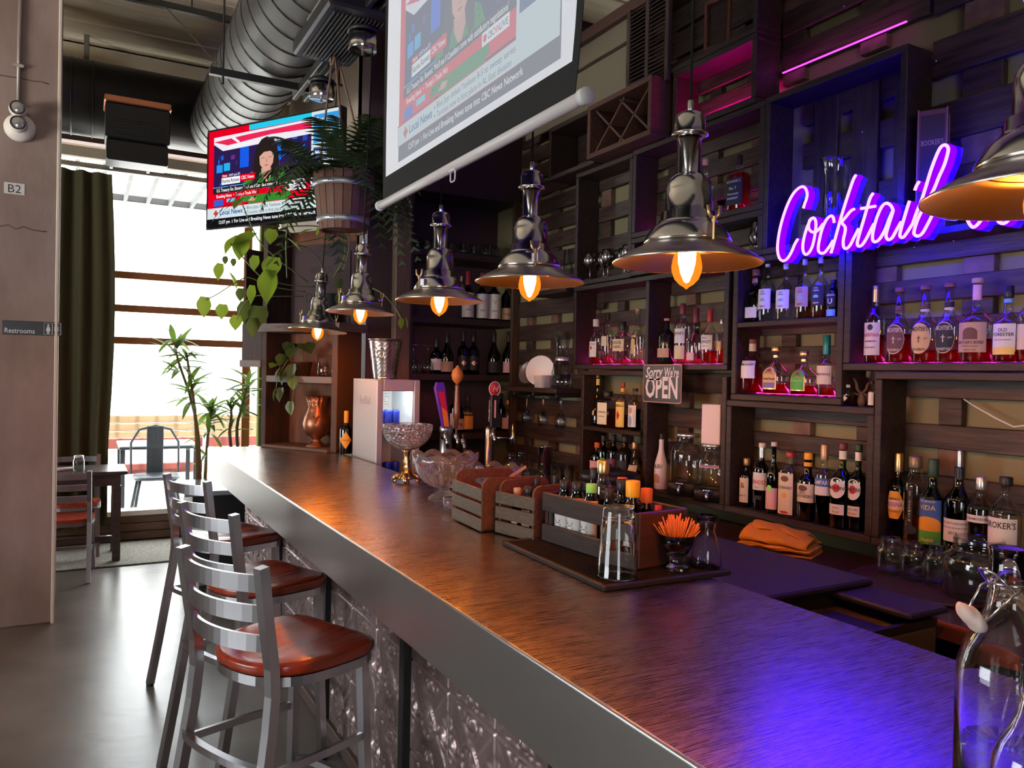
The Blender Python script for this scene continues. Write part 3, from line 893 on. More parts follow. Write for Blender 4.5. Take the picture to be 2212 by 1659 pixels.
bottle('square clear liqueur bottle with a red cap and a cream label with an orange fruit', 2.645, 2.318, 1.030, 0.275, 0.0375, sq=5, liq=L_CLEAR, lev=0.5, cap=(C_RED, 0.92, 0.5), labs=[(CREAM, 0.05, 0.68, 0.85), (LB_ORANGE, 0.3, 0.38, 0.3, 'oval'), (RED, 0.06, 0.1, 0.5, 'oval'), (LB_BROWN, 0.55, 0.64, 0.45, 'oval')], texts=[('CURACAO', 0.46, 0.06, INK, 1.4, 0.3)], group=gB, tb=0.7, ts=0.84, rn=0.4, tn=0.93)
bottle('dark green bitters bottle with a cream label and an orange collar', 2.645, 2.224, 1.030, 0.282, 0.0404, glass=G_DKGREEN, liq=L_DARK, lev=0.4, cap=(LB_ORANGE, 0.9, 0.44), labs=[(CREAM, 0.28, 0.55, 1.15), (LB_BROWN, 0.44, 0.53, 0.5, 'oval')], texts=[('MONTENEGRO', 0.37, 0.06, INK, 2.1), ('AMARO', 0.42, 0.03, INK)], group=gB, tb=0.58, ts=0.7, rn=0.42, tn=0.92, wraps=[(LB_ORANGE, 0.8, 0.86)])
bottle('clear bitter bottle with a bronze cap and a blue and white label', 2.640, 2.140, 1.030, 0.324, 0.0338, liq=L_DARK, lev=0.34, cap=(C_BRONZE, 0.8, 0.46), labs=[(LB_BLUE, 0.48, 0.58, 1.15), (PAPER, 0.37, 0.48, 1.15)], texts=[('CAMPARI', 0.53, 0.075, PAPER, 2.1)], group=gB, tb=0.62, ts=0.72, rn=0.4, tn=0.82)
for (nm, args, low) in (('green vermouth bottle with a white oval label, red disc and dark red cap', (2.640, 2.054, 1.030, 0.337, 0.0459), 'ROSSO'), ('green vermouth bottle partly hidden behind the shelf upright, with a green cap', (2.660, 1.998, 1.030, 0.336, 0.0398), 'EXTRA DRY')):
    bottle(nm, *args, glass=G_GREEN, liq=L_DARK, lev=0.38, cap=(C_DKRED if low == 'ROSSO' else C_GREENCAP, 0.92, 0.36), labs=[(PAPER, 0.36, 0.60, 0.78, 'oval'), (RED, 0.43, 0.53, 0.35, 'oval'), (PAPER, 0.17, 0.29, 0.7)], texts=[('MARTINI', 0.48, 0.055, INK, 1.5), (low, 0.25, 0.025, INK), ('Rossi', 0.205, 0.04, RED, 1.0, 0.3)], group=gB, tb=0.57, ts=0.72, rn=0.3, tn=0.93, wraps=[(PAPER, 0.81, 0.91)])

# --- two-tier box, lower tier
gC = 'bottles in the lower tier of the two-tier shelf box'
bottle('red whiskey bottle with a plain white label at the dark end of the tier', 2.660, 2.561, 1.547, 0.246, 0.0483, liq=L_RED, lev=0.5, cap=(C_WOODCAP, 0.93, 0.34), labs=[(PAPER, 0.28, 0.6, 0.85)], texts=[('UPPER COURT', 0.53, 0.05, INK, 1.4)], group=gC, tb=0.55, ts=0.74, rn=0.32, tn=0.94, wraps=[(CREAM, 0.78, 0.92)])
for (nm, args, lm, im, tx) in (('jewel-cut whisky bottle with a gold and violet arched label', (2.655, 2.418, 1.547, 0.210, 0.0577), LB_GOLD, LB_VIOLET, 'Crown Royal'), ('jewel-cut whisky bottle with a bright green arched label', (2.655, 2.266, 1.547, 0.187, 0.0564), LB_GREEN, LB_GREEN, 'CROWN APPLE')):
    bottle(nm, *args, liq=L_RED, lev=0.22, cap=(GOLD, 0.9, 0.36), labs=[(GOLD, 0.11, 0.6, 0.62, 'arch'), (lm, 0.13, 0.57, 0.54, 'arch'), (im, 0.14, 0.25, 0.5), (RED, 0.48, 0.53, 0.16, 'oval')], texts=[(tx, 0.33, 0.07, INK if lm is LB_GOLD else LB_LIME, 1.0, 0.2)], group=gC, tb=0.42, ts=0.74, rn=0.24, tn=0.9, seg=10, wraps=[(GOLD, 0.77, 0.82)])
bottle('cognac bottle with a long teal foil neck and a floral cream label', 2.655, 2.155, 1.547, 0.251, 0.0359, liq=L_RED, lev=0.14, cap=(C_TEAL, 0.68, 0.42), labs=[(CREAM, 0.2, 0.5, 1.1)], texts=[('Hennessy', 0.37, 0.07, INK, 1.9)], group=gC, tb=0.5, ts=0.64, rn=0.38, tn=0.7)

# --- two-tier box, upper tier (tequilas)
gD = 'tequila bottles in the upper tier of the two-tier shelf box'
bottle('dark tequila bottle with a reddish wooden stopper and a small white tag low down', 2.680, 2.568, 1.870, 0.242, 0.0400, glass=G_DARK, liq=L_DARK, cap=(C_WOODCAP, 0.87, 0.5), labs=[(PAPER, 0.08, 0.28, 0.7), (C_DKRED, 0.72, 0.84, 0.35)], texts=[('ALTOS', 0.78, 0.08, PAPER, 0.7)], group=gD, tb=0.52, ts=0.7, rn=0.36, tn=0.88, sq=4)
for (nm, args, lm, tm, lq) in (('clear tequila bottle with a white sun label, beside the dark tequila bottle', (2.675, 2.496, 1.870, 0.271, 0.0383), PAPER, INK, None), ('clear tequila bottle with a white sun label and a violet-lit neck', (2.675, 2.393, 1.870, 0.247, 0.0393), PAPER, INK, None), ('tequila bottle with a tan sun label', (2.675, 2.292, 1.870, 0.255, 0.0363), LB_TAN, INK, L_AMBER), ('tequila bottle with a black sun label', (2.675, 2.211, 1.870, 0.253, 0.0346), LB_BLACK, PAPER, L_AMBER)):
    bottle(nm, *args, liq=lq or L_CLEAR, lev=0.3, cap=(C_WHITE, 0.9, 0.3), labs=[(lm, 0.2, 0.53, 0.95), (LB_TEAL, 0.33, 0.38, 0.32, 'arch')], texts=[('Casa', 0.49, 0.035, tm, 1.0, 0.2), ('Tequila', 0.45, 0.035, tm, 1.2, 0.2), ('Agave', 0.25, 0.04, tm, 1.1, 0.3)], group=gD, **TEQ)
bottle('small dark bottle with an arched white logo and a blue tag', 2.660, 2.134, 1.870, 0.151, 0.0253, glass=G_DARK, liq=L_DARK, cap=(C_BLACK, 0.9, 0.5), labs=[(LB_SKY, 0.02, 0.2, 0.85), (LB_BLACK, 0.26, 0.7, 0.85, 'arch')], texts=[('HERRADURA', 0.58, 0.07, PAPER, 1.5), ('U', 0.42, 0.2, PAPER, 0.8)], group=gD, tb=0.66, ts=0.82, rn=0.4, tn=0.92)

# --- wide upper box
gE = 'whiskey bottles on the wide upper shelf'
bottle('tall red whiskey bottle with an illustrated cream label and gold neck', 2.665, 1.945, 1.683, 0.297, 0.0365, liq=L_RED, lev=0.36, cap=(C_BRONZE, 0.95, 0.3), labs=[(CREAM, 0.1, 0.52, 0.98), (LB_BLACK, 0.42, 0.5, 0.3, 'oval')], texts=[('BLACKSTOCK', 0.36, 0.06, RED, 1.7, 0.3), ('BOURBON', 0.28, 0.03, INK), ('KENTUCKY', 0.2, 0.025, INK)], group=gE, tb=0.56, ts=0.76, rn=0.32, tn=0.96, wraps=[(GOLD, 0.79, 0.95)])
for (nm, args, lm, tm, tx) in (('flared whiskey bottle with a brown oval label', (2.660, 1.839, 1.683, 0.280, 0.0431), LB_BROWN, CREAM, 'SOUR MASH'), ('flared whiskey bottle with a golden oval label', (2.660, 1.739, 1.683, 0.280, 0.0443), LB_GOLD, INK, 'BOURBON'), ('flared whiskey bottle with a black oval label', (2.660, 1.650, 1.683, 0.281, 0.0431), LB_BLACK, CREAM, 'STRAIGHT RYE')):
    w = bottle(nm, *args, liq=L_RED, lev={'SOUR MASH': 0.38, 'BOURBON': 0.16, 'STRAIGHT RYE': 0.16}[tx], cap=(C_WOODCAP, 0.94, 0.42), labs=[(CREAM, 0.115, 0.505, 0.86, 'oval'), (lm, 0.125, 0.495, 0.82, 'oval')], texts=[("MICHTER'S", 0.43, 0.075, tm, 1.25), (tx, 0.17, 0.045, tm, 1.0), ('\u2020', 0.31, 0.1, tm, 0.5), ('US*1', 0.31, 0.03, tm, 0.3, 0, 0.5)], group=gE, tb=0.46, ts=0.66, rn=0.34, tn=0.94, wraps=[(LB_BROWN if tx != 'STRAIGHT RYE' else LB_BLACK, 0.7, 0.76), (LB_BROWN if tx == 'SOUR MASH' else CREAM, 0.66, 0.69)])
bottle('broad whiskey bottle with a square cream tree label and cork stopper', 2.655, 1.551, 1.683, 0.287, 0.0519, liq=L_RED, lev=0.28, cap=(C_CORK, 0.94, 0.34), labs=[(LB_TAN, 0.12, 0.47, 0.98), (LB_BROWN, 0.27, 0.41, 0.45, 'arch')], texts=[("BROTHER'S BOND", 0.235, 0.05, INK, 1.6), ('BOURBON WHISKEY', 0.19, 0.02, INK), ('Original Cask', 0.15, 0.025, INK, 0.8, 0.3)], group=gE, tb=0.46, ts=0.68, rn=0.26, tn=0.95, wraps=[(LB_PINK, 0.74, 0.92)])
bottle('whiskey bottle with a black stopper, white label and yellow strip', 2.650, 1.445, 1.683, 0.251, 0.0440, liq=L_RED, lev=0.32, cap=(C_BLACK, 0.85, 0.34), labs=[(PAPER, 0.14, 0.5, 0.85), (LB_YELLOW, 0.1, 0.2, 0.8)], texts=[('OLD', 0.42, 0.06, INK, 0.6), ('FORESTER', 0.36, 0.06, INK, 1.45), ('KENTUCKY STRAIGHT', 0.29, 0.02, INK)], group=gE, tb=0.48, ts=0.7, rn=0.3, tn=0.86, wraps=[(LB_SKY, 0.78, 0.83)])
bottle('clear whiskey bottle at the edge of the wide upper shelf', 2.660, 1.379, 1.683, 0.255, 0.0401, liq=L_RED, lev=0.4, cap=(C_CORK, 0.93, 0.34), labs=[(CREAM, 0.16, 0.48, 0.9)], group=gE, **SPIRIT)

# --- twin-bay box
gF = 'bottles in the far bay above the open sign'
bottle('clear whiskey bottle with a white label and red rose mark', 2.670, 3.808, 1.682, 0.267, 0.0372, liq=L_RED, lev=0.17, cap=(C_WHITE, 0.84, 0.5), labs=[(PAPER, 0.16, 0.5, 0.9), (RED, 0.32, 0.4, 0.2, 'oval')], texts=[('Four Roses', 0.45, 0.05, INK)], group=gF, **SPIRIT)
w = bottle('clear whiskey bottle with a black neck and a little pewter cup hung on it', 2.670, 3.688, 1.682, 0.293, 0.0363, liq=L_PINK, lev=0.16, cap=(C_BLACK, 0.88, 0.32), labs=[(CREAM, 0.36, 0.55, 0.6)], group=gF, **SPIRIT)
MB().lathe([(0.012, 0.0), (0.014, 0.001), (0.0165, 0.05), (0.0175, 0.052), (0.015, 0.05), (0.011, 0.004)], 16, (-0.05, 0.0, 0.02)).obj('pewter_cup', M('pewter', (0.3, 0.24, 0.18), 0.4, 0.9), w)
bottle('square-shouldered clear bottle with a black cap and a cream block-letter label', 2.665, 3.539, 1.682, 0.240, 0.0470, sq=4, liq=L_PINK, lev=0.12, cap=(C_BLACK, 0.8, 0.42), labs=[(CREAM, 0.3, 0.58, 0.9)], texts=[('KNOB', 0.5, 0.11, INK, 1.2), ('CREEK', 0.4, 0.08, INK, 1.2)], group=gF, tb=0.62, ts=0.78, rn=0.36, tn=0.88)
bottle('tall-necked clear bottle with gold etched lettering', 2.665, 3.406, 1.682, 0.304, 0.0368, liq=L_PINK, lev=0.1, cap=(C_CORK, 0.9, 0.38), labs=[(LB_GOLD, 0.18, 0.45, 0.35)], texts=[('BOND', 0.5, 0.05, GOLD)], group=gF, tb=0.5, ts=0.64, rn=0.4, tn=0.95)
gG = 'bottles in the near bay above the open sign'
bottle('opaque black embossed whiskey bottle with a cork and tan label', 2.670, 3.168, 1.682, 0.238, 0.0460, glass=G_BLACK, cap=(C_CORK, 0.95, 0.34), labs=[(LB_TAN, 0.14, 0.34, 1.0)], group=gG, tb=0.6, ts=0.8, rn=0.3, tn=0.95)
bottle('clear scotch bottle with a red capsule and two white labels', 2.665, 3.041, 1.682, 0.307, 0.0388, liq=L_PINK, lev=0.1, cap=(C_DKRED, 0.82, 0.4), labs=[(PAPER, 0.34, 0.58, 1.0), (CREAM, 0.08, 0.3, 1.0)], texts=[("DEWAR'S", 0.5, 0.07, INK, 1.7)], group=gG, tb=0.62, ts=0.78, rn=0.36, tn=0.86)
bottle('round-bellied clear whiskey bottle with a red wax neck', 2.662, 2.939, 1.682, 0.276, 0.0448, liq=L_PINK, lev=0.1, cap=(C_DKRED, 0.74, 0.34), labs=[(LB_PINK, 0.06, 0.2, 0.5)], group=gG, tb=0.38, ts=0.66, rn=0.3, tn=0.8)
bottle('clear whiskey bottle with a red neck and a white label of bold lettering', 2.660, 2.839, 1.682, 0.265, 0.0404, liq=L_RED, lev=0.24, cap=(C_RED, 0.76, 0.34), labs=[(PAPER, 0.26, 0.52, 0.98)], texts=[('WILD', 0.47, 0.05, INK), ('TURKEY', 0.4, 0.075, INK, 1.7), ('BOURBON', 0.32, 0.03, RED)], group=gG, tb=0.54, ts=0.74, rn=0.32, tn=0.8)
bottle('narrow clear bottle close to the bay upright, a third full', 2.670, 2.767, 1.682, 0.213, 0.0243, liq=L_RED, lev=0.34, cap=(C_SILVER, 0.9, 0.4), labs=[(LB_GOLD, 0.3, 0.5, 0.5)], group=gG, **SPIRIT)

# --- narrow two-tier box
gH = 'bottles in the narrow two-tier shelf box'
bottle('slope-sided brown bottle with a yellow neck', 2.690, 3.804, 1.320, 0.297, 0.0386, glass=G_BROWN, liq=L_DARK, cap=(C_CORK, 0.95, 0.26), labs=[(CREAM, 0.2, 0.3, 0.2, 'oval')], wraps=[(LB_YELLOW, 0.8, 0.93)], group=gH, tb=0.12, ts=0.72, rn=0.26, tn=0.96)
bottle('square faceted almond liqueur bottle with a flat black cap and pale label', 2.655, 3.652, 1.320, 0.207, 0.0480, sq=6, liq=L_AMBER, lev=0.5, cap=(C_BLACK, 0.84, 0.62), labs=[(M('label_ivory', (0.8, 0.76, 0.55), 0.7), 0.08, 0.68, 0.7)], texts=[('DISARONNO', 0.42, 0.07, INK, 1.2), ('ORIGINALE', 0.3, 0.04, INK)], group=gH, tb=0.74, ts=0.8, rn=0.3, tn=0.86)
bottle('cinnamon whisky bottle with a yellow label, red figure and red cap', 2.655, 3.512, 1.320, 0.260, 0.0376, liq=L_AMBER, lev=0.3, cap=(C_RED, 0.9, 0.34), labs=[(LB_YELLOW, 0.04, 0.58, 1.0), (RED, 0.18, 0.4, 0.35, 'diamond')], texts=[('FIREBALL', 0.5, 0.07, INK, 1.8)], wraps=[(LB_ORANGE, 0.8, 0.88)], group=gH, tb=0.6, ts=0.76, rn=0.34, tn=0.92)
bottle('clear bottle with a black stopper and a pale paisley label', 2.652, 3.396, 1.320, 0.229, 0.0368, liq=L_DARK, lev=0.5, cap=(C_BLACK, 0.93, 0.44), labs=[(PAPER, 0.08, 0.6, 0.9), (LB_TAN, 0.4, 0.55, 0.35, 'oval'), (LB_SKY, 0.1, 0.35, 0.3, 'oval')], group=gH, tb=0.66, ts=0.76, rn=0.38, tn=0.93)
gI = 'bottles on the bottom of the narrow two-tier shelf box'
for (nm, args, g, cp, lm) in (('dark bottle with an orange cap at the end of the low row', (2.660, 3.756, 1.030, 0.191, 0.0409), G_DARK, C_ORANGE, LB_PINK), ('dark green bottle with a green label in the low row', (2.690, 3.734, 1.030, 0.236, 0.0409), G_DKGREEN, C_BLACK, LB_GREEN), ('slim dark bottle with a white neck band in the low row', (2.680, 3.621, 1.030, 0.250, 0.0373), G_DARK, C_BLACK, C_DKRED), ('round-shouldered black bottle in the low row', (2.670, 3.503, 1.030, 0.254, 0.0520), G_BLACK, C_BLACK, LB_BLACK), ('pale cone-shaped bottle with an amber cap in the low row', (2.645, 3.383, 1.030, 0.226, 0.0379), CLEAR, C_BRONZE, PAPER)):
    bottle(nm, *args, glass=g, liq=L_DARK if g is not G_BLACK else None, lev=0.3, cap=(cp, 0.84, 0.4), labs=[(lm, 0.2, 0.45, 1.0)], group=gI, **(SPIRIT if g is not CLEAR else dict(tb=0.2, ts=0.72, rn=0.36, tn=0.9)))
bottle('opaque white coconut rum bottle with dark lettering beside the glass dispensers', 2.660, 3.178, 1.028, 0.289, 0.0352, glass=G_WHITE, cap=(C_BLACK, 0.88, 0.3), labs=[(LB_TAN, 0.12, 0.28, 0.6, 'arch')], texts=[('MALIBU', 0.42, 0.1, INK, 1.7)], group=None, tb=0.36, ts=0.78, rn=0.36, tn=0.9)
jk = bottle('square black-labelled whiskey bottle standing alone high on the pallet wall', 2.660, 2.671, 2.392, 0.260, 0.0452, sq=5, liq=L_RED, lev=0.66, cap=(C_BLACK, 0.84, 0.34), labs=[(LB_BLACK, 0.08, 0.56, 0.95)], texts=[("JACK DANIEL'S", 0.5, 0.06, PAPER, 1.5), ('No. 7', 0.38, 0.07, PAPER, 0.8), ('Tennessee', 0.28, 0.05, PAPER, 1.2, 0.3), ('WHISKEY', 0.2, 0.05, PAPER, 1.2)], group=None, tb=0.62, ts=0.76, rn=0.3, tn=0.88)
bottle('bottle with a pink stopper half hidden behind a pendant lamp', 2.680, 2.919, 2.392, 0.299, 0.0457, liq=L_CLEAR, lev=0.3, cap=(LB_PINK, 0.9, 0.3), labs=[(LB_PINK, 0.2, 0.5, 0.8)], group=None, tb=0.55, ts=0.74, rn=0.3, tn=0.92)

# --- miniatures on the low ledge
bottle('miniature gold spirit bottle with a white cap on the low ledge', 2.640, 2.040, 1.517, 0.081, 0.0219, liq=L_AMBER, lev=0.6, cap=(C_WHITE, 0.86, 0.42), labs=[(CREAM, 0.2, 0.5, 0.5, 'diamond')], group='miniature bottles', tb=0.66, ts=0.76, rn=0.34, tn=0.88, sq=4)
bottle('miniature bottle with a printed white label beside the shelf upright', 2.645, 1.935, 1.517, 0.098, 0.0133, liq=L_CLEAR, lev=0.5, cap=(C_BLACK, 0.86, 0.5), labs=[(PAPER, 0.05, 0.55, 0.9)], group='miniature bottles', tb=0.6, ts=0.75, rn=0.42, tn=0.88)

# ================================================================== recess at the far end of the bar
ar = thing('recess_shelving', 'dark wooden shelving in the recess at the far end of the bar', 'shelf', (1.93, 4.98, 0.9))
for z in (2.46, 2.00, 1.605, 1.19):
    MB().bbox(0.005, 0.0, z - 0.9 - 0.045, 0.855, 0.355, z - 0.9, 0.004).obj('shelf_board', DARKWOOD, ar)
MB().bbox(0.0, -0.03, 0, 0.03, 0.0, 1.96, 0.003).obj('upright', DARKWOOD, ar)
MB().bbox(0.80, -0.03, 0, 0.855, 0.0, 1.96, 0.003).obj('upright', M('recess_upright', (0.07, 0.035, 0.02), 0.6), ar)
cl = struct(MB().bbox(1.815, 4.90, 0, 1.925, 4.98, 4.33, 0.006).obj('timber_post', M('rough_timber_post', (0.075, 0.04, 0.025), 0.6, vary=(5, (0.13, 0.07, 0.045), (8, 8, 0.8)), bump=(10, 0.4, (9, 9, 0.8)))))

gW = 'wine bottles on the recess shelves'
for k, (args, lm) in enumerate((((2.437, 5.090, 2.002, 0.346, 0.0452), PAPER), ((2.553, 5.090, 2.002, 0.345, 0.0457), PAPER), ((2.652, 5.090, 2.002, 0.353, 0.0461), PAPER), ((2.757, 5.090, 2.002, 0.328, 0.0413), LB_TAN))):
    bottle(('wine bottle with a tall white label and red capsule, behind the lamp rim', 'wine bottle with a tall white label standing between its two twins', 'wine bottle with a tall white label beside the small tan-labelled bottle', 'shorter bottle with a low tan label at the end of the white-labelled wines')[k], *args, glass=G_DARK, liq=L_DARK, lev=0.5, cap=(C_RED if k < 3 else C_BLACK, 0.72, 0.4), labs=[(lm, 0.04, 0.55 if k < 3 else 0.3, 1.3)], texts=[('V', 0.38, 0.12, LB_TAN), ('VINO', 0.2, 0.05, INK)] if k < 3 else [('ROSSO', 0.16, 0.06, INK)], group=gW, face=-72, tb=0.56, ts=0.7, rn=0.38, tn=0.76)
for k, (args, kind, lm, nm) in enumerate((((2.221, 5.140, 1.607, 0.248, 0.0431), WINE, PAPER, 'dark wine bottle with a white label behind the stacked wine glasses'), ((2.286, 5.100, 1.607, 0.290, 0.0464), BURG, LB_TAN, 'sloping dark wine bottle with a low tan label'), ((2.414, 5.100, 1.607, 0.309, 0.0436), WINE, LB_BLACK, 'black-labelled wine bottle, first of a pair on the middle shelf'), ((2.496, 5.100, 1.607, 0.309, 0.0439), WINE, LB_BLACK, 'black-labelled wine bottle, second of a pair on the middle shelf'), ((2.664, 5.100, 1.607, 0.317, 0.0479), BURG, INK, 'sloping dark wine bottle without a bright label, beside the ribbon bottle'), ((2.777, 5.080, 1.607, 0.324, 0.0482), BURG, LB_PINK, 'sloping dark wine bottle with a pale square label'))):
    bottle(nm, *args, glass=G_DARK, liq=L_DARK, lev=0.5, cap=(C_BLACK, 0.76, 0.37), labs=[(lm, 0.05 if kind is BURG else 0.1, 0.3 if kind is BURG else 0.42, 1.2)] + ([(C_BRONZE, 0.2, 0.32, 0.5, 'diamond')] if lm is LB_BLACK else []), group=gW, face=-72, **dict(kind, tn=0.8))
for k, (args, lm, nm, cp, g) in enumerate((((2.438, 5.060, 1.192, 0.259, 0.0434), LB_ORANGE, 'orange aperitif bottle with a dark band on the low recess shelf', C_BLACK, CLEAR), ((2.374, 5.120, 1.192, 0.290, 0.0503), PAPER, 'green wine bottle with a plain white label behind the tap handles', C_GREENCAP, G_DKGREEN), ((2.381, 5.070, 1.192, 0.215, 0.0400), LB_TAN, 'dark bottle with a numbered label behind the tap handles', C_BLACK, G_DARK), ((2.770, 5.060, 1.192, 0.227, 0.0515), LB_PINK, 'clear bottle with a pink label behind the chrome tap', C_BRONZE, CLEAR), ((2.743, 5.120, 1.192, 0.276, 0.0346), LB_BLACK, 'narrow dark bottle behind the pink-labelled bottle', C_BLACK, G_DARK))):
    bottle(nm, *args, glass=g, liq=L_AMBER if k == 0 else L_DARK, lev=0.4, cap=(cp, 0.86, 0.38), labs=[(lm, 0.08, 0.45, 1.1)] + ([(LB_BLACK, 0.46, 0.58, 1.1)] if k == 0 else []), texts=[('APEROL', 0.52, 0.08, LB_ORANGE, 1.8)] if k == 0 else [('74', 0.25, 0.14, INK)] if k == 2 else [], group='spirits on the low recess shelf', face=-72, **SPIRIT)

# glasses
def tumbler(label, X, Y, Z, h, r, group, name='tumbler', taper=0.86):
    o = MB().lathe([(0, 0.006), (r * taper * 0.9, 0.0), (r * taper, 0.003), (r, h), (r * 0.93, h), (r * taper * 0.9, 0.012), (0, 0.012)], 18).obj(name, CLEAR, loc=(X, Y, Z + 0.0005))
    return tag(o, label, 'glass', group)


tn = ('first', 'second', 'third', 'fourth', 'fifth', 'sixth', 'seventh', 'eighth')
for k in range(8):
    tumbler('small clear tumbler, %s along the top recess shelf from the timber post' % tn[k], 2.02 + k * 0.092, 5.08 + 0.012 * (k % 2), 2.461, 0.085, 0.033, 'tumblers on the top recess shelf')


def wineglass(label, X, Y, Z, h, r, group, flip=False, name='wine_glass', mat=None, stem=0.45):
    pr = [(0, 0.0), (r * 0.85, 0.0), (r * 0.85, 0.003), (0.006, 0.009), (0.004, 0.02), (0.004, h * stem), (r * 0.55, h * (stem + 0.08)), (r * 0.95, h * (stem + 0.24)), (r, h * (stem + 0.36)), (r * 0.8, h), (r * 0.77, h), (r * 0.96, h * (stem + 0.36)), (0, h * (stem + 0.06))]
    if flip:
        pr = [(a, h - z) for (a, z) in reversed(pr)]
    o = MB().lathe(pr, 20).obj(name, mat or CLEAR, loc=(X, Y, Z + 0.0005))
    return tag(o, label, 'glass', group)


wineglass('upturned wine glass near the timber post on the middle recess shelf', 2.02, 5.08, 1.606, 0.2, 0.045, 'upturned wine glasses on the recess shelf', True)
wineglass('upturned wine glass in front of the white-labelled dark bottle', 2.115, 5.05, 1.606, 0.2, 0.045, 'upturned wine glasses on the recess shelf', True)

# counter under the recess, fridge, wine bucket, beer taps
ct = thing('far_counter', 'dark counter top at the far end behind the bar', 'counter', (1.53, 4.22, 0))
MB().bbox(0, 0, 0.885, 1.26, 0.755, 0.92, 0.005).obj('worktop', DARKWOOD, ct)
MB().box(0.02, 0.03, 0, 1.26, 0.755, 0.885).obj('cabinet_body', BLACKM, ct)

FR = M('silver_fridge_paint', (0.42, 0.38, 0.36), 0.4, 0.2)
fg = thing('mini_fridge', 'small silver countertop drinks fridge with a lit glass door', 'fridge', (1.54, 4.44, 0.9205))
fz = 0.645
FIN = M('fridge_interior_white', (0.75, 0.78, 0.8), 0.5)
sh_ = MB()
sh_.box(0, 0.03, 0, 0.02, 0.46, fz).box(0.255, 0.03, 0, 0.275, 0.46, fz).box(0.02, 0.44, 0, 0.255, 0.46, fz).box(0.02, 0.03, 0, 0.255, 0.46, 0.02).box(0.02, 0.03, fz - 0.02, 0.255, 0.46, fz)
sh_.obj('fridge_body', FR, fg)
MB().box(0.02, 0.43, 0.02, 0.255, 0.44, fz - 0.02).box(0.02, 0.04, 0.02, 0.024, 0.43, fz - 0.02).box(0.251, 0.04, 0.02, 0.255, 0.43, fz - 0.02).obj('liner', FIN, fg)
MB().box(0.024, 0.06, 0.33, 0.251, 0.43, 0.338).obj('wire_shelf', WHITE, fg)
dr_ = MB()
dr_.bbox(-0.002, 0, 0, 0.04, 0.03, fz, 0.006).bbox(0.235, 0, 0, 0.277, 0.03, fz, 0.006).bbox(0.04, 0, 0, 0.235, 0.03, 0.05, 0.004).bbox(0.04, 0, fz - 0.07, 0.235, 0.03, fz, 0.004)
dr_ = dr_.obj('door', FR, fg)
MB().box(0.04, 0.012, 0.05, 0.235, 0.016, fz - 0.07).obj('pane', CLEAR, dr_)
fan = MB()
for k in range(7):
    rr = 0.014 + k * 0.0085
    fan.tube([(0.095 + rr * math.cos(2 * PI * i / 28), 0.428, 0.49 + rr * math.sin(2 * PI * i / 28)) for i in range(28)], 0.0017, 4, closed=True)
fan.obj('fan_grille', BLACKM, fg)
mb = MB().box(0.175, 0.424, 0.36, 0.24, 0.4285, 0.57)
nt_ = mb.obj('notice_sheet', PAPER, fg)
tx_ = MB()
for k in range(11):
    tx_.box(0.18, 0.4235, 0.375 + k * 0.017, 0.225 - 0.012 * (k % 3), 0.4238, 0.379 + k * 0.017)
tx_.obj('print', M('print_grey', (0.3, 0.3, 0.3)), nt_)
lt = MB().box(0.03, 0.045, fz - 0.034, 0.245, 0.06, fz - 0.026).obj('light_tube', emis('fridge_light', (0.9, 0.96, 1.0), 14), fg)
area('fridge_light', (1.54 + 0.137, 4.44 + 0.06, 0.92 + fz - 0.04), (1.68, 4.75, 1.15), 0.2, 0.03, 1.6, (0.9, 0.96, 1.0))
MB().text('RedBull', 0.07, at_dir((-0.0006, 0.22, 0.49), (0, -1, 0), (0, 0, 1)), 0, 0.01).obj('lettering', M('fridge_grey_print', (0.25, 0.23, 0.23), 0.5), fg)
CANB = M('blue_can', (0.03, 0.06, 0.5), 0.3, 0.4)
for k in range(3):
    c = MB().lathe([(0, 0), (0.022, 0.0), (0.0255, 0.006), (0.0255, 0.108), (0.02, 0.118), (0, 0.116)], 16)
    tag(c.obj('drink_can', CANB, loc=(1.60 + k * 0.052, 4.56, 0.9205 + 0.3385)), ('blue drink can on the fridge shelf, nearest its hinge edge', 'blue drink can on the fridge shelf, middle of three', 'blue drink can on the fridge shelf, next to the white gap')[k], 'can', 'blue cans in the fridge')
for k in range(3):
    c = MB().lathe([(0, 0), (0.022, 0.0), (0.0255, 0.006), (0.0255, 0.108), (0.02, 0.118), (0, 0.116)], 16)
    tag(c.obj('drink_can', CANB, loc=(1.60 + k * 0.052, 4.55, 0.9205 + 0.021)), ('blue drink can on the fridge floor behind the glass pedestal dish', 'blue drink can on the fridge floor, middle one', 'blue drink can on the fridge floor, far one')[k], 'can', 'blue cans in the fridge')

HAM = M('hammered_steel', (0.55, 0.52, 0.5), 0.24, 1.0)
bk = thing('wine_bucket', 'hammered steel wine bucket with a ring handle standing on the small fridge', 'bucket', (1.66, 4.65, 0.921 + fz))
hb = MB()
def ham(a, z):
    return 1 + 0.018 * math.sin(a * 17 + 3 * (int(z * 90) % 2)) * math.cos(z * 283)
hb.lathe([(0, 0), (0.068, 0), (0.07, 0.004)] + [(0.07 + 0.034 * k / 30, 0.004 + 0.236 * k / 30) for k in range(31)] + [(0.112, 0.245), (0.11, 0.25), (0.1, 0.245), (0.066, 0.01), (0, 0.01)], 68, rad=lambda a, z: ham(a, z) if 0.006 < z < 0.238 else 1)
hb.obj('bucket_body', HAM, bk)
MB().tube([(-0.06 + 0.026 * math.cos(2 * PI * k / 24) * 0.8, -0.078 + 0.026 * math.cos(2 * PI * k / 24) * -0.6, 0.155 + 0.026 * math.sin(2 * PI * k / 24)) for k in range(24)], 0.0035, 6, closed=True).obj('ring_handle', CHROME, bk)
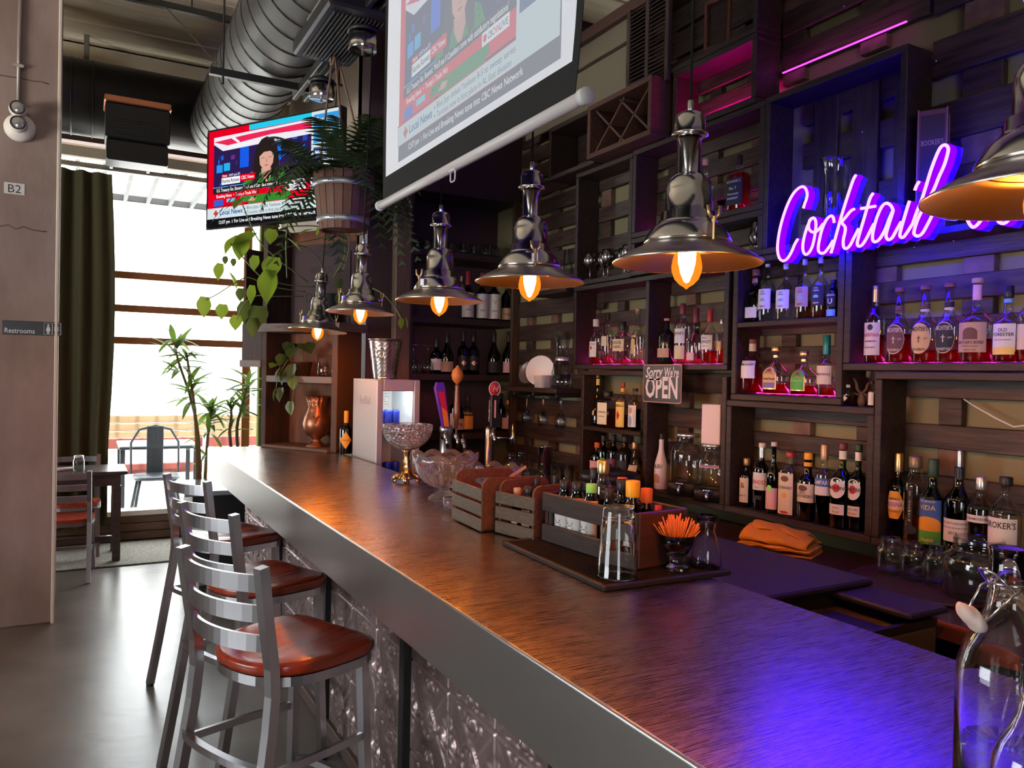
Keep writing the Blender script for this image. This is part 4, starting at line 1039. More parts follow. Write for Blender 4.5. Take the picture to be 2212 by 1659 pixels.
MB().lathe([(0, -0.012), (0.012, 0), (0, 0.012)], 10, (-0.055, -0.072, 0.182)).obj('ring_boss', CHROME, bk)

def tap(tower, x, y, zc, handle):
    """a chrome faucet on the front of a tower, facing -y"""
    MB().tube([(x, y, zc), (x, y - 0.05, zc), (x, y - 0.065, zc - 0.01), (x, y - 0.075, zc - 0.055)], [0.011, 0.012, 0.011, 0.008], 10).lathe([(0, -0.02), (0.012, -0.016), (0.015, 0), (0.012, 0.016), (0, 0.02)], 14, (x, y - 0.045, zc + 0.006)).cyl(x, y - 0.045, zc + 0.01, zc + 0.05, 0.006, 10).obj('faucet', CHROME, tower)


t1 = thing('beer_tap_tower', 'chrome beer tap column with a wooden lemon-topped handle and a slanted bright handle', 'tap', (1.952, 4.35, 0.9205))
MB().lathe([(0, 0), (0.06, 0), (0.06, 0.012), (0.038, 0.02), (0.038, 0.33), (0.042, 0.335), (0.042, 0.36), (0.03, 0.375), (0, 0.378)], 24).obj('column', STEEL, t1)
tap(t1, -0.035, -0.03, 0.30, None)
tap(t1, 0.035, -0.03, 0.30, None)
tap(t1, 0.085, -0.02, 0.27, None)
hw = MB().lathe([(0, 0.355), (0.008, 0.355), (0.01, 0.41), (0.02, 0.42), (0.022, 0.45), (0.017, 0.52), (0.013, 0.6), (0.014, 0.615), (0.012, 0.622), (0.0, 0.622)], 14, (0.035, -0.075, 0))
hw.obj('wooden_handle', M('turned_wood', (0.22, 0.08, 0.03), 0.3, coat=0.4), t1)
MB().lathe([(0, 0.0), (0.008, 0.006), (0.03, 0.03), (0.037, 0.06), (0.03, 0.088), (0.01, 0.108), (0.006, 0.118), (0, 0.12)], 18, (0.035, -0.075, 0.62)).obj('lemon_knob', M('carved_lemon_wood', (0.5, 0.2, 0.05), 0.4), t1)
PK = MB().add([(-0.055, -0.09, 0.36), (-0.015, -0.09, 0.36), (-0.05, -0.09, 0.60), (-0.11, -0.09, 0.60), (-0.055, -0.06, 0.36), (-0.015, -0.06, 0.36), (-0.05, -0.055, 0.60), (-0.11, -0.055, 0.60), (-0.06, -0.085, 0.635), (-0.1, -0.085, 0.635), (-0.06, -0.06, 0.635), (-0.1, -0.06, 0.635)],
              [(0, 1, 2, 3), (7, 6, 5, 4), (0, 4, 5, 1), (1, 5, 6, 2), (0, 3, 7, 4), (3, 2, 8, 9), (9, 8, 10, 11), (11, 10, 6, 7), (2, 6, 10, 8), (3, 9, 11, 7)])
PK = PK.obj('slanted_handle', M('violet_tap_handle', (0.12, 0.03, 0.4), 0.25), t1)
MB().add([(-0.052, -0.0912, 0.37), (-0.02, -0.0912, 0.37), (-0.035, -0.0912, 0.47), (-0.075, -0.0912, 0.50)], [(0, 1, 2, 3)]).obj('orange_face', M('tap_orange', (0.8, 0.24, 0.03), 0.3), PK)
MB().add([(-0.072, -0.0914, 0.49), (-0.034, -0.0914, 0.46), (-0.056, -0.0914, 0.58), (-0.098, -0.0914, 0.58)], [(0, 1, 2, 3)]).obj('red_face', M('tap_red', (0.6, 0.02, 0.06), 0.3), PK)

t2 = thing('beer_tap_tower', 'slim chrome tap column with a black handle topped by a round red badge', 'tap', (2.244, 4.35, 0.9205))
MB().lathe([(0, 0), (0.05, 0), (0.05, 0.012), (0.024, 0.02), (0.024, 0.34), (0.02, 0.36), (0, 0.362)], 24).obj('column', STEEL, t2)
tap(t2, 0.0, -0.02, 0.31, None)
MB().bbox(-0.028, -0.085, 0.36, 0.028, -0.055, 0.56, 0.006).obj('paddle_handle', BLACK, t2)
bd = MB().lathe([(0, -0.006), (0.036, -0.006), (0.038, 0), (0.036, 0.006), (0, 0.006)], 28)
bd.v = [(v[0], v[2] - 0.07, v[1] * 1.15 + 0.60) for v in bd.v]
bd = bd.obj('red_badge', M('badge_red', (0.6, 0.04, 0.06), 0.4), t2)
MB().tube([(0.0385 * math.cos(2 * PI * k / 28), -0.075, 0.6 + 0.044 * math.sin(2 * PI * k / 28)) for k in range(28)], 0.003, 4, closed=True).obj('badge_rim', PAPER, bd)
MB().text('H', 0.05, at_dir((0, -0.0775, 0.583), (1, 0, 0), (0, 0, 1)), 0, 0.01, 0.35).obj('lettering', PAPER, bd)
MB().bbox(-0.006, -0.0862, 0.42, 0.006, -0.0855, 0.53, 0.0005).obj('name_strip', LB_PINK, t2)
MB().text('Henderson', 0.03, at_dir((-0.0285, -0.07, 0.46), (0, 0, 1), (0, 1, 0)), 0, 0.01, 0.3).obj('lettering', PAPER, t2)
MB().tube([(0.02, 0, 0.29), (0.12, -0.01, 0.285), (0.16, -0.02, 0.28)], 0.008, 8).obj('side_arm', CHROME, t2)
MB().lathe([(0, 0), (0.011, 0.01), (0.018, 0.04), (0.016, 0.07), (0.008, 0.1), (0.005, 0.14), (0, 0.145)], 14, (0.165, -0.02, 0.235)).obj('side_faucet', CHROME, t2)

# corner ledge with dishes and hanging stemware
lg = 1.532
cs = thing('corner_shelf', 'dark corner shelf carrying dishes and a glass jar', 'shelf', (2.50, 3.975, lg))
MB().bbox(0, 0, -0.03, 0.25, 0.9, 0, 0.004).obj('shelf_board', DARKWOOD, cs)
for yy in (0.02, 0.3, 0.55):
    MB().bbox(0.02, yy, -0.055, 0.24, yy + 0.02, -0.03, 0.003).obj('glass_rail', BLACKM, cs)
wbw = MB().lathe([(0, 0), (0.03, 0.0), (0.06, 0.012), (0.095, 0.045), (0.098, 0.047), (0.09, 0.043), (0.055, 0.017), (0, 0.008)], 28)
wbw = wbw.obj('white_dish', WHITE, loc=(2.585, 4.250 + 0.02, lg + 0.10)); wbw.rotation_euler = (math.radians(8), math.radians(-78), 0.5)
tag(wbw, 'white dish propped on its edge on the corner shelf', 'dish')
gbw = MB().lathe([(0, 0), (0.03, 0.0), (0.06, 0.02), (0.075, 0.06), (0.07, 0.062), (0.05, 0.024), (0, 0.01)], 24).obj('grey_bowl', M('grey_glaze', (0.1, 0.09, 0.09), 0.3), loc=(2.60, 4.413, lg + 0.08))
gbw.rotation_euler = (0, math.radians(-75), 0.3)
tag(gbw, 'dark grey bowl propped on its edge behind the white dish', 'bowl')
tb_ = MB().add([], [])
tb_.lathe([(0, 0), (0.045, 0), (0.052, 0.075), (0.055, 0.078), (0.05, 0.076), (0.044, 0.004), (0, 0.004)], 20, sq=5)
tag(tb_.obj('white_tub', M('milky_plastic', (0.6, 0.55, 0.5), 0.5), loc=(2.545, 4.193, lg + 0.0005)), 'milky plastic tub on the corner shelf', 'tub')
jr = thing('glass_jar', 'ribbed clear glass barrel jar on the corner shelf', 'jar', (2.55, 3.985, lg + 0.0005))
MB().lathe([(0, 0.003), (0.05, 0), (0.058, 0.02), (0.064, 0.06), (0.06, 0.065), (0.066, 0.1), (0.06, 0.11), (0.055, 0.145), (0.04, 0.165), (0.04, 0.19), (0.038, 0.19)], 24).obj('jar_body', CLEAR, jr)
MB().lathe([(0.043, 0.17), (0.044, 0.186), (0.04, 0.19), (0, 0.19)], 24).obj('jar_lid', C_SILVER, jr)
tumbler('clear plastic cup stacked on the ribbed jar', 2.55, 3.985, lg + 0.191, 0.15, 0.05, None, 'clear_cup', 0.7)
for k in range(6):
    wineglass('stemmed glass hanging upside down under the corner shelf, %s from the wall corner' % tn[5 - k], 2.56 + 0.06 * (k % 2), 4.0 + k * 0.105, lg - 0.245, 0.19, 0.036, 'stemware hanging under the corner shelf', True)

# back counter with jugs, shakers and stacked glasses
bc = thing('back_counter', 'long dark timber counter under the pallet wall shelves', 'counter', (2.2, -1.2, 0))
MB().bbox(0.0, 0, 0.885, 0.55, 5.4, 0.92, 0.005).obj('worktop', M('counter_timber', (0.03, 0.012, 0.008), 0.35, vary=(5, (0.055, 0.022, 0.014), (8, 0.8, 8)), coat=0.3), bc)
MB().bbox(-0.012, 0, 0.868, 0.0, 5.4, 0.921, 0.003).obj('edge_strip', M('red_brown_edge', (0.2, 0.06, 0.03), 0.4), bc)
MB().box(0.06, 0, 0, 0.55, 5.4, 0.885).obj('cabinet_body', BLACKM, bc)
cz = 0.9205
sk = thing('shaker_cup', 'tall steel shaker cup upturned on a clear cup beside the shelf upright', 'shaker', (2.42, 3.95, cz))
MB().lathe([(0, 0.0), (0.036, 0), (0.042, 0.16), (0.04, 0.16), (0.034, 0.004), (0, 0.004)], 22).obj('lower_cup', CLEAR, sk)
MB().lathe([(0, 0.10), (0.036, 0.10), (0.047, 0.265), (0.049, 0.268), (0.045, 0.266), (0.034, 0.105), (0, 0.105)], 24).obj('steel_cup', CHROME, sk)
for k in range(3):
    tumbler('clear pint glass standing behind the steel shaker cup, %s from it' % tn[k], 2.56, 3.92 + k * 0.1, cz, 0.15, 0.043, 'pint glasses on the back counter')
for k, (x, y, lb) in enumerate(((2.32, 4.18, 'round clear glass decanter on the back counter with a long spout'), (2.44, 4.28, 'round clear glass decanter on the back counter close to the wall corner'))):
    d = thing('glass_decanter', lb, 'decanter', (x, y, cz), 0, 'glass decanters on the back counter')
    MB().lathe([(0, 0.003), (0.05, 0), (0.075, 0.03), (0.085, 0.075), (0.07, 0.12), (0.03, 0.15), (0.022, 0.19), (0.03, 0.215), (0.028, 0.215)], 26).obj('decanter_body', CLEAR, d)
    MB().tube([(0.07, -0.02, 0.05), (0.11, -0.03, 0.1), (0.12, -0.03, 0.2)], 0.008, 8).obj('handle', CLEAR, d)
for k in range(5):
    tumbler('short clear glass on the far end of the back counter, %s from the tap column' % tn[k], 2.27 + 0.035 * k, 4.05 - 0.09 * k + 0.3, cz, 0.12, 0.036, 'short glasses on the back counter')

# ================================================================== the bar
def brushed(name, col, r0, r1, ang, strength, metal=1.0):
    """scratched sheet steel: fine directional scratches in roughness and relief"""
    m = bpy.data.materials.new(name); m.use_nodes = True
    nt = m.node_tree; b = nt.nodes['Principled BSDF']
    b.inputs['Base Color'].default_value = rgb(col); b.inputs['Metallic'].default_value = metal
    tc = nt.nodes.new('ShaderNodeTexCoord')
    prev = None
    for (a, sc, st) in ((ang, 14, (1, 40, 1)), (ang + 0.5, 11, (1, 50, 1)), (ang - 0.7, 9, (1, 60, 1))):
        mp = nt.nodes.new('ShaderNodeMapping'); mp.inputs['Rotation'].default_value = (0, 0, a); mp.inputs['Scale'].default_value = st
        n = nt.nodes.new('ShaderNodeTexNoise'); n.inputs['Scale'].default_value = sc; n.inputs['Detail'].default_value = 8; n.inputs['Roughness'].default_value = 0.7
        nt.links.new(tc.outputs['Object'], mp.inputs['Vector']); nt.links.new(mp.outputs['Vector'], n.inputs['Vector'])
        if prev is None:
            prev = n.outputs['Fac']
        else:
            ad = nt.nodes.new('ShaderNodeMath'); ad.operation = 'ADD'
            nt.links.new(prev, ad.inputs[0]); nt.links.new(n.outputs['Fac'], ad.inputs[1]); prev = ad.outputs[0]
    mr = nt.nodes.new('ShaderNodeMapRange')
    mr.inputs['From Min'].default_value = 1.15; mr.inputs['From Max'].default_value = 1.85
    mr.inputs['To Min'].default_value = r0; mr.inputs['To Max'].default_value = r1
    nt.links.new(prev, mr.inputs['Value']); nt.links.new(mr.outputs['Result'], b.inputs['Roughness'])
    bp = nt.nodes.new('ShaderNodeBump'); bp.inputs['Strength'].default_value = strength; bp.inputs['Distance'].default_value = 0.0006
    nt.links.new(prev, bp.inputs['Height']); nt.links.new(bp.outputs['Normal'], b.inputs['Normal'])
    return m


BARTOP = brushed('scratched_steel_top', (0.44, 0.36, 0.30), 0.14, 0.42, 0.25, 0.12, 0.99)
APRON = brushed('brushed_steel_apron', (0.42, 0.42, 0.41), 0.3, 0.42, 1.57, 0.08)
bar = thing('bar_counter', 'long bar counter with a scratched steel top and embossed tin front', 'counter', (0, 0, 0))
X0, X1, YN, YF, ZT_ = 0.757, 1.507, -1.0, 5.64, 1.07
MB().bbox(X0 + 0.004, YN, ZT_ - 0.03, X1, YF, ZT_, 0.004).obj('counter_top', BARTOP, bar)
MB().box(X0, YN, ZT_ - 0.172, X0 + 0.0035, YF, ZT_ - 0.006).tube([(X0 + 0.005, YN, ZT_ - 0.005), (X0 + 0.005, 2.0, ZT_ - 0.005), (X0 + 0.005, YF, ZT_ - 0.005)], 0.005, 8).obj('apron', APRON, bar)
MB().box(X0 + 0.004, YF - 0.002, ZT_ - 0.172, X1, YF + 0.002, ZT_ - 0.004).obj('end_apron', APRON, bar)
MB().box(X1 - 0.002, YN, ZT_ - 0.06, X1 + 0.001, YF, ZT_ - 0.004).obj('rear_edge', APRON, bar)
MB().box(X0 + 0.004, YN, ZT_ - 0.05, X1 - 0.02, YF - 0.01, ZT_ - 0.031).obj('substrate', BLACKM, bar)
MB().box(1.0, YN, 0.0, 1.2, YF - 0.1, ZT_ - 0.05).obj('bar_wall', BLACKM, bar)
TIN = M('pinkish_pressed_tin', (0.42, 0.32, 0.31), 0.38, 0.75, vary=(9, (0.3, 0.215, 0.205), (1, 1, 1)))


def tin_height(u, v):
    """relief of one pressed tin tile: mitred reeded bands, a corner boss and scrolls"""
    h = 0.0
    d = abs(u - v); e = abs(u + v - 1)
    for q in (d, e):
        if q < 0.16:
            h = max(h, 0.25 + 0.35 * abs(math.sin(q * 60)))
    r = math.hypot(u - 0.5, v - 0.5); a = math.atan2(v - 0.5, u - 0.5)
    if r < 0.15:
        h = 0.5 + 0.5 * math.cos(a * 8) * (r / 0.15) * 0.5 + 0.5 * math.cos(r / 0.15 * PI * 0.5)
    elif r < 0.19:
        h = 1.0
    for (cx, cy) in ((0.5, 0.12), (0.5, 0.88), (0.12, 0.5), (0.88, 0.5)):
        x = u - cx; y = v - cy
        rr = math.hypot(x, y); aa = math.atan2(y, x)
        if rr < 0.24:
            sp = math.cos(rr * 70 - aa * (1 if cx == 0.5 else -1) * 2)
            h = max(h, (0.45 + 0.55 * sp) * (1 - rr / 0.26)) if rr > 0.045 else 1.0
        for s in (-1, 1):
            x2 = x - s * 0.17; rr = math.hypot(x2, y); aa = math.atan2(y, x2)
            if rr < 0.1:
                h = max(h, (0.5 + 0.5 * math.cos(rr * 95 + s * aa)) * (1 - rr / 0.12))
    for (cx, cy) in ((0, 0), (1, 0), (0, 1), (1, 1)):
        rr = math.hypot(u - cx, v - cy)
        if rr < 0.09:
            h = max(h, 0.9 * math.cos(rr / 0.09 * PI / 2))
    m = min(u, v, 1 - u, 1 - v)
    if m < 0.035:
        h = 0.3 + 0.5 * abs(math.sin(m * 180))
    if m < 0.006:
        h = 0.0
    return h


TW = 0.305
def tin_tile_mesh():
    n = 44; mb = MB(); vs = []; fs = []
    for i in range(n + 1):
        for j in range(n + 1):
            u = i / n; v = j / n
            vs.append((-0.014 * tin_height(u, v), u * TW, v * TW))
    for i in range(n):
        for j in range(n):
            a = i * (n + 1) + j
            fs.append((a, a + 1, a + n + 2, a + n + 1))
    return mb.add(vs, fs, 0, True)


tt = tin_tile_mesh().obj('tin_tile', TIN, bar)
first = True
panels = []
yy = YF - 0.12
TY = []
stripY = [2.46, 3.42, 4.38]
for seg_hi, seg_lo in ((5.5, 4.40), (4.36, 3.44), (3.40, 2.48), (2.44, 1.52), (1.48, 0.56)):
    y = seg_hi - TW
    while y > seg_lo - TW:
        for k in range(3):
            if first:
                o = tt; first = False
            else:
                o = tt.copy(); COL.objects.link(o)
            o.parent = bar
            o.location = (0.992, max(y, seg_lo), 0.9 - TW * (k + 1) + 0.05)
            w = min(1.0, (y + TW - max(y, seg_lo)) / TW)
            o.scale = (1, w, 1)
        y -= TW
for y in (1.50, 2.46, 3.42, 4.38):
    MB().bbox(0.955, y - 0.02, 0.0, 0.992, y + 0.02, 0.9, 0.004).obj('dark_batten', BLACKM, bar)
MB().bbox(0.965, YN, 0.0, 0.995, YF - 0.1, 0.06, 0.004).obj('kick_rail', M('foot_rail_brown', (0.08, 0.05, 0.04), 0.5), bar)

# ------------------------------------------------------------------ bar stools
def make_stool():
    root = thing('bar_stool', '', 'stool', (0, 0, 0))
    # seat outline: rounded at the back, nearly straight at the front
    pts = []
    for k in range(40):
        a = 2 * PI * k / 40
        ca, sa = math.cos(a), math.sin(a)
        e = 5.0 if ca > 0 else 2.4
        q = (abs(ca) ** e + abs(sa) ** e) ** (-1 / e)
        pts.append((0.205 * ca * q + 0.01, 0.215 * sa * q * (1.0 + 0.06 * ca)))
    m = MB(); vs = []; n = 40
    rings = [(0.9, 0.728), (0.985, 0.731), (1.0, 0.74), (1.0, 0.752), (0.985, 0.76), (0.92, 0.7625), (0.6, 0.757), (0.3, 0.753)]
    for (s, z) in rings:
        for (x, y) in pts:
            zz = z + (0.008 * (x / 0.2) ** 3 if z > 0.745 and False else 0) + (0.006 * (abs(y) / 0.21) ** 2 if z > 0.75 else 0)
            vs.append((x * s, y * s, zz))
    fs = [tuple(reversed(range(n)))]
    for k in range(len(rings) - 1):
        for j in range(n):
            a = k * n + j; b2 = k * n + (j + 1) % n
            fs.append((a, b2, b2 + n, a + n))
    fs.append(tuple(range((len(rings) - 1) * n, len(rings) * n)))
    m.add(vs, fs, 0, True)
    m.obj('seat', REDWOOD, root)
    fr = MB().tube([(x * 0.93, y * 0.93, 0.713) for (x, y) in pts], 0.012, closed=True, up=(0, 0, 1), flat=(0.010, 0.014))
    fr.obj('seat_frame', STOOLMET, root)
    for s in (-1, 1):
        MB().tube([(0.165, s * 0.165, 0.722), (0.172, s * 0.178, 0.4), (0.18, s * 0.195, 0.012)], 0.0145, square=True, up=(1, 0, 0)).obj('leg', STOOLMET, root)
        MB().cyl(0.18, s * 0.195, 0, 0.014, 0.017, 10).obj('glide', BLACK, root)
        rp = [(-0.300, s * 0.205, 0.012), (-0.262, s * 0.200, 0.22), (-0.222, s * 0.195, 0.45), (-0.198, s * 0.190, 0.6), (-0.188, s * 0.188, 0.70), (-0.192, s * 0.188, 0.78), (-0.212, s * 0.190, 0.90), (-0.236, s * 0.194, 1.07)]
        MB().tube(rp, 0.0155, square=True, up=(1, 0, 0)).obj('back_post', STOOLMET, root)
        MB().cyl(-0.300, s * 0.205, 0, 0.016, 0.018, 10).obj('glide', BLACK, root)
        MB().tube([(0.172, s * 0.178, 0.46), (0.0, s * 0.19, 0.47), (-0.218, s * 0.193, 0.48)], 0.0, up=(0, 0, 1), flat=(0.006, 0.012)).obj('side_rail', STOOLMET, root)
    for (z, x) in ((1.022, -0.232), (0.935, -0.218), (0.848, -0.203)):
        p = []
        for k in range(13):
            t = -1 + 2 * k / 12
            p.append((x - 0.045 * (1 - t * t), t * 0.186, z))
        MB().tube(p, 0.0, up=(0, 0, 1), flat=(0.005, 0.024)).obj('back_slat', STOOLMET, root)
    p = []
    for k in range(17):
        a = PI * k / 16
        p.append((-0.215 - 0.03 * math.sin(a), 0.192 * math.cos(a), 0.50))
    MB().tube(p, 0.0, up=(0, 0, 1), flat=(0.011, 0.011)).obj('rear_rail', STOOLMET, root)
    p = [(0.176, 0.19, 0.27), (0.205, 0.13, 0.27), (0.21, 0.0, 0.27), (0.205, -0.13, 0.27), (0.176, -0.19, 0.27)]
    MB().tube(p, 0.0, up=(0, 0, 1), flat=(0.01, 0.012)).obj('foot_rail', STOOLMET, root)
    return root


stool0 = make_stool()
# midpoints of the back-post tops, seat facing the bar
for k, (pa, pb, lb) in enumerate((((0.282, 2.542, 1.07), (0.448, 2.176, 1.07), 'aluminium ladder-back bar stool closest to the dark batten, its red wooden seat wholly in view'), ((0.365, 3.399, 1.07), (0.517, 3, 1.07), 'aluminium ladder-back bar stool with a red seat, between two others'), ((0.390, 4.323, 1.07), (0.545, 3.939, 1.07), 'aluminium ladder-back bar stool closest to the window, its seat shining white'))):
    o = stool0 if k == 0 else copy_tree(stool0)
    mx, my = (pa[0] + pb[0]) / 2, (pa[1] + pb[1]) / 2
    ang = math.atan2(pa[0] - pb[0], -(pa[1] - pb[1])) * -1
    fx, fy = (pa[1] - pb[1]), -(pa[0] - pb[0])
    ang = math.atan2(fy, fx)
    o.rotation_euler = (0, 0, ang)
    o.location = (mx + 0.225 * math.cos(ang), my + 0.225 * math.sin(ang), 0.0)
    o['label'] = lb; o['group'] = 'bar stools along the counter'

# ================================================================== pendant lamps
BULB_SHELL = None


def bulb_shell():
    m = bpy.data.materials.new('amber_bulb_glass'); m.use_nodes = True
    nt = m.node_tree; nt.nodes.remove(nt.nodes['Principled BSDF'])
    tr = nt.nodes.new('ShaderNodeBsdfTransparent'); tr.inputs['Color'].default_value = (1.0, 0.8, 0.5, 1)
    em = nt.nodes.new('ShaderNodeEmission'); em.inputs['Color'].default_value = (1.0, 0.30, 0.02, 1); em.inputs['Strength'].default_value = 1.5
    mx = nt.nodes.new('ShaderNodeMixShader'); mx.inputs['Fac'].default_value = 0.55
    nt.links.new(tr.outputs[0], mx.inputs[1]); nt.links.new(em.outputs[0], mx.inputs[2])
    nt.links.new(mx.outputs[0], nt.nodes['Material Output'].inputs['Surface'])
    return m


BULB_SHELL = bulb_shell()
FILAMENT = emis('glowing_filament', (1.0, 0.30, 0.045), 1150)
SHADE = M('spun_aluminium_shade', (0.62, 0.56, 0.5), 0.3, 1.0, bump=(40, 0.05, (1, 1, 1)))
WARM = (1.0, 0.42, 0.1)


def make_lamp():
    t = thing('pendant_lamp', '', 'lamp')
    sh = MB()
    sh.lathe([(0.1675, -0.002), (0.1685, 0.0), (0.1675, 0.002), (0.140, 0.019), (0.105, 0.036), (0.094, 0.043), (0.092, 0.041), (0.104, 0.033), (0.139, 0.016), (0.1665, -0.001)], 56)
    sh = sh.obj('shade', SHADE, t)
    MB().lathe([(0.091, 0.043), (0.0985, 0.043), (0.098, 0.048), (0.094, 0.056), (0.084, 0.074), (0.07, 0.086), (0.066, 0.089), (0.066, 0.092), (0.062, 0.093), (0.061, 0.112), (0.052, 0.113), (0.0515, 0.165), (0.049, 0.178), (0.042, 0.191), (0.034, 0.198), (0.0275, 0.201), (0.0275, 0.286), (0.0, 0.286)], 44).obj('lamp_body', LAMPMET, t)
    MB().lathe([(0.088, 0.042), (0.08, 0.07), (0.05, 0.09), (0.018, 0.1), (0.018, 0.05), (0, 0.05)], 30).obj('lamp_inner', SHADE, t)
    MB().lathe([(0.028, 0.284), (0.041, 0.287), (0.042, 0.29), (0.0395, 0.293), (0.036, 0.294), (0.0345, 0.325), (0.031, 0.334), (0.022, 0.34), (0.0, 0.341)], 36).obj('cap', LAMPMET, t)
    MB().lathe([(0, 0.34), (0.006, 0.34), (0.0075, 0.344), (0.0075, 0.366), (0.006, 0.368), (0, 0.368)], 14).obj('ferrule', STEEL, t)
    bu = MB().lathe([(0.0, -0.060), (0.003, -0.058), (0.006, -0.055), (0.016, -0.049), (0.027, -0.037), (0.0335, -0.02), (0.0345, -0.008), (0.032, 0.008), (0.026, 0.03), (0.02, 0.05), (0.014, 0.06)], 24).obj('bulb', BULB_SHELL, t)
    f = MB().lathe([(0, -0.046), (0.006, -0.042), (0.014, -0.022), (0.019, 0.0), (0.02, 0.02), (0.016, 0.04), (0, 0.046)], 12)
    f.obj('filament', FILAMENT, bu)
    for s, nm in ((PI * 0.98, 'clamp'), (-PI * 0.02, 'clamp')):
        ca, sa = math.cos(s), math.sin(s)
        c = MB()
        c.box(-0.012, -0.009, 0, 0.006, 0.009, 0.024)
        c.v = [((v[0] + 0.093) * ca - v[1] * sa, (v[0] + 0.093) * sa + v[1] * ca, v[2] + 0.05) for v in c.v]
        c = c.obj('bracket', STEEL, t)
        w = MB()
        x = 0.115
        w.cyl(x, 0, 0.036, 0.085, 0.0028, 8).cyl(x, 0, 0.072, 0.084, 0.0055, 10)
        w.tube([(x, -0.004, 0.08), (x, -0.012, 0.09), (x, -0.014, 0.108)], [0.0035, 0.004, 0.0045], 6).tube([(x, 0.004, 0.08), (x, 0.012, 0.09), (x, 0.014, 0.108)], [0.0035, 0.004, 0.0045], 6)
        w.v = [(v[0] * ca - v[1] * sa, v[0] * sa + v[1] * ca, v[2]) for v in w.v]
        w.obj('wing_nut', BRASS, c)
    return t


lamp0 = make_lamp()
CORD = M('black_cord', (0.01, 0.01, 0.01), 0.6)
spots = [
    (1.20, 0.60, 1.879, 0.9, 3.33, 'pendant lamp with only half its wide orange-lit shade showing, overlapping the neon sign'),
    (1.20, 1.36, 1.872, 1.4, 3.33, 'largest fully visible steel pendant lamp, its whole bulb glowing over the rubber mat'),
    (1.20, 2.07, 1.895, 1.25, 3.33, 'steel pendant lamp in front of the wine recess, second largest fully in view'),
    (1.20, 2.76, 1.888, 0.5, 3.33, 'steel pendant lamp hanging just beyond the low end of the projection screen'),
    (1.20, 3.73, 1.900, 0.2, 3.202, 'small steel pendant lamp below the hanging fern barrel'),
    (1.20, 4.52, 1.842, 0.3, 3.192, 'smallest steel pendant lamp, in front of the corner plant cabinet'),
]
for k, (x, y, z, rz, ztop, lb) in enumerate(spots):
    o = lamp0 if k == 0 else copy_tree(lamp0)
    o.location = (x, y, z); o.rotation_euler = (0, 0, rz)
    if k == 5: o.rotation_euler = (0.0, 0.07, rz)
    if k == 4: o.rotation_euler = (0.0, 0.03, rz)
    o['label'] = lb; o['group'] = 'pendant lamps above the bar'
    MB().tube([(0, 0, 0.366), (0, 0, 0.8), (0, 0, ztop - z)], 0.0032, 6).obj('cord', CORD, o)
for (y, zb, lb) in ((3.77, 3.20, 'steel can with a black collar on the track, near the top of the projection screen'), (4.53, 3.19, 'steel can with a black collar on the track, farther along beside the ropes')):
    c = thing('ceiling_can', lb, 'lamp holder', (1.2, y, zb), 0, 'steel cans on the lighting track')
    MB().lathe([(0.0, 0.004), (0.066, 0.004), (0.0685, 0.0), (0.0705, 0.003), (0.07, 0.09), (0, 0.09)], 32).obj('can', LAMPMET, c)
    MB().lathe([(0.071, 0.085), (0.076, 0.09), (0.076, 0.105), (0.06, 0.115), (0.04, 0.12), (0.03, 0.128), (0, 0.128)], 28).obj('collar', BLACKM, c)
    MB().cyl(0, 0, -0.02, 0.004, 0.007, 10).obj('cord_grip', STEEL, c)
    MB().bbox(-0.03, -0.008, 0.118, 0.03, 0.008, 0.132, 0.003).obj('track_clip', BLACKM, c)

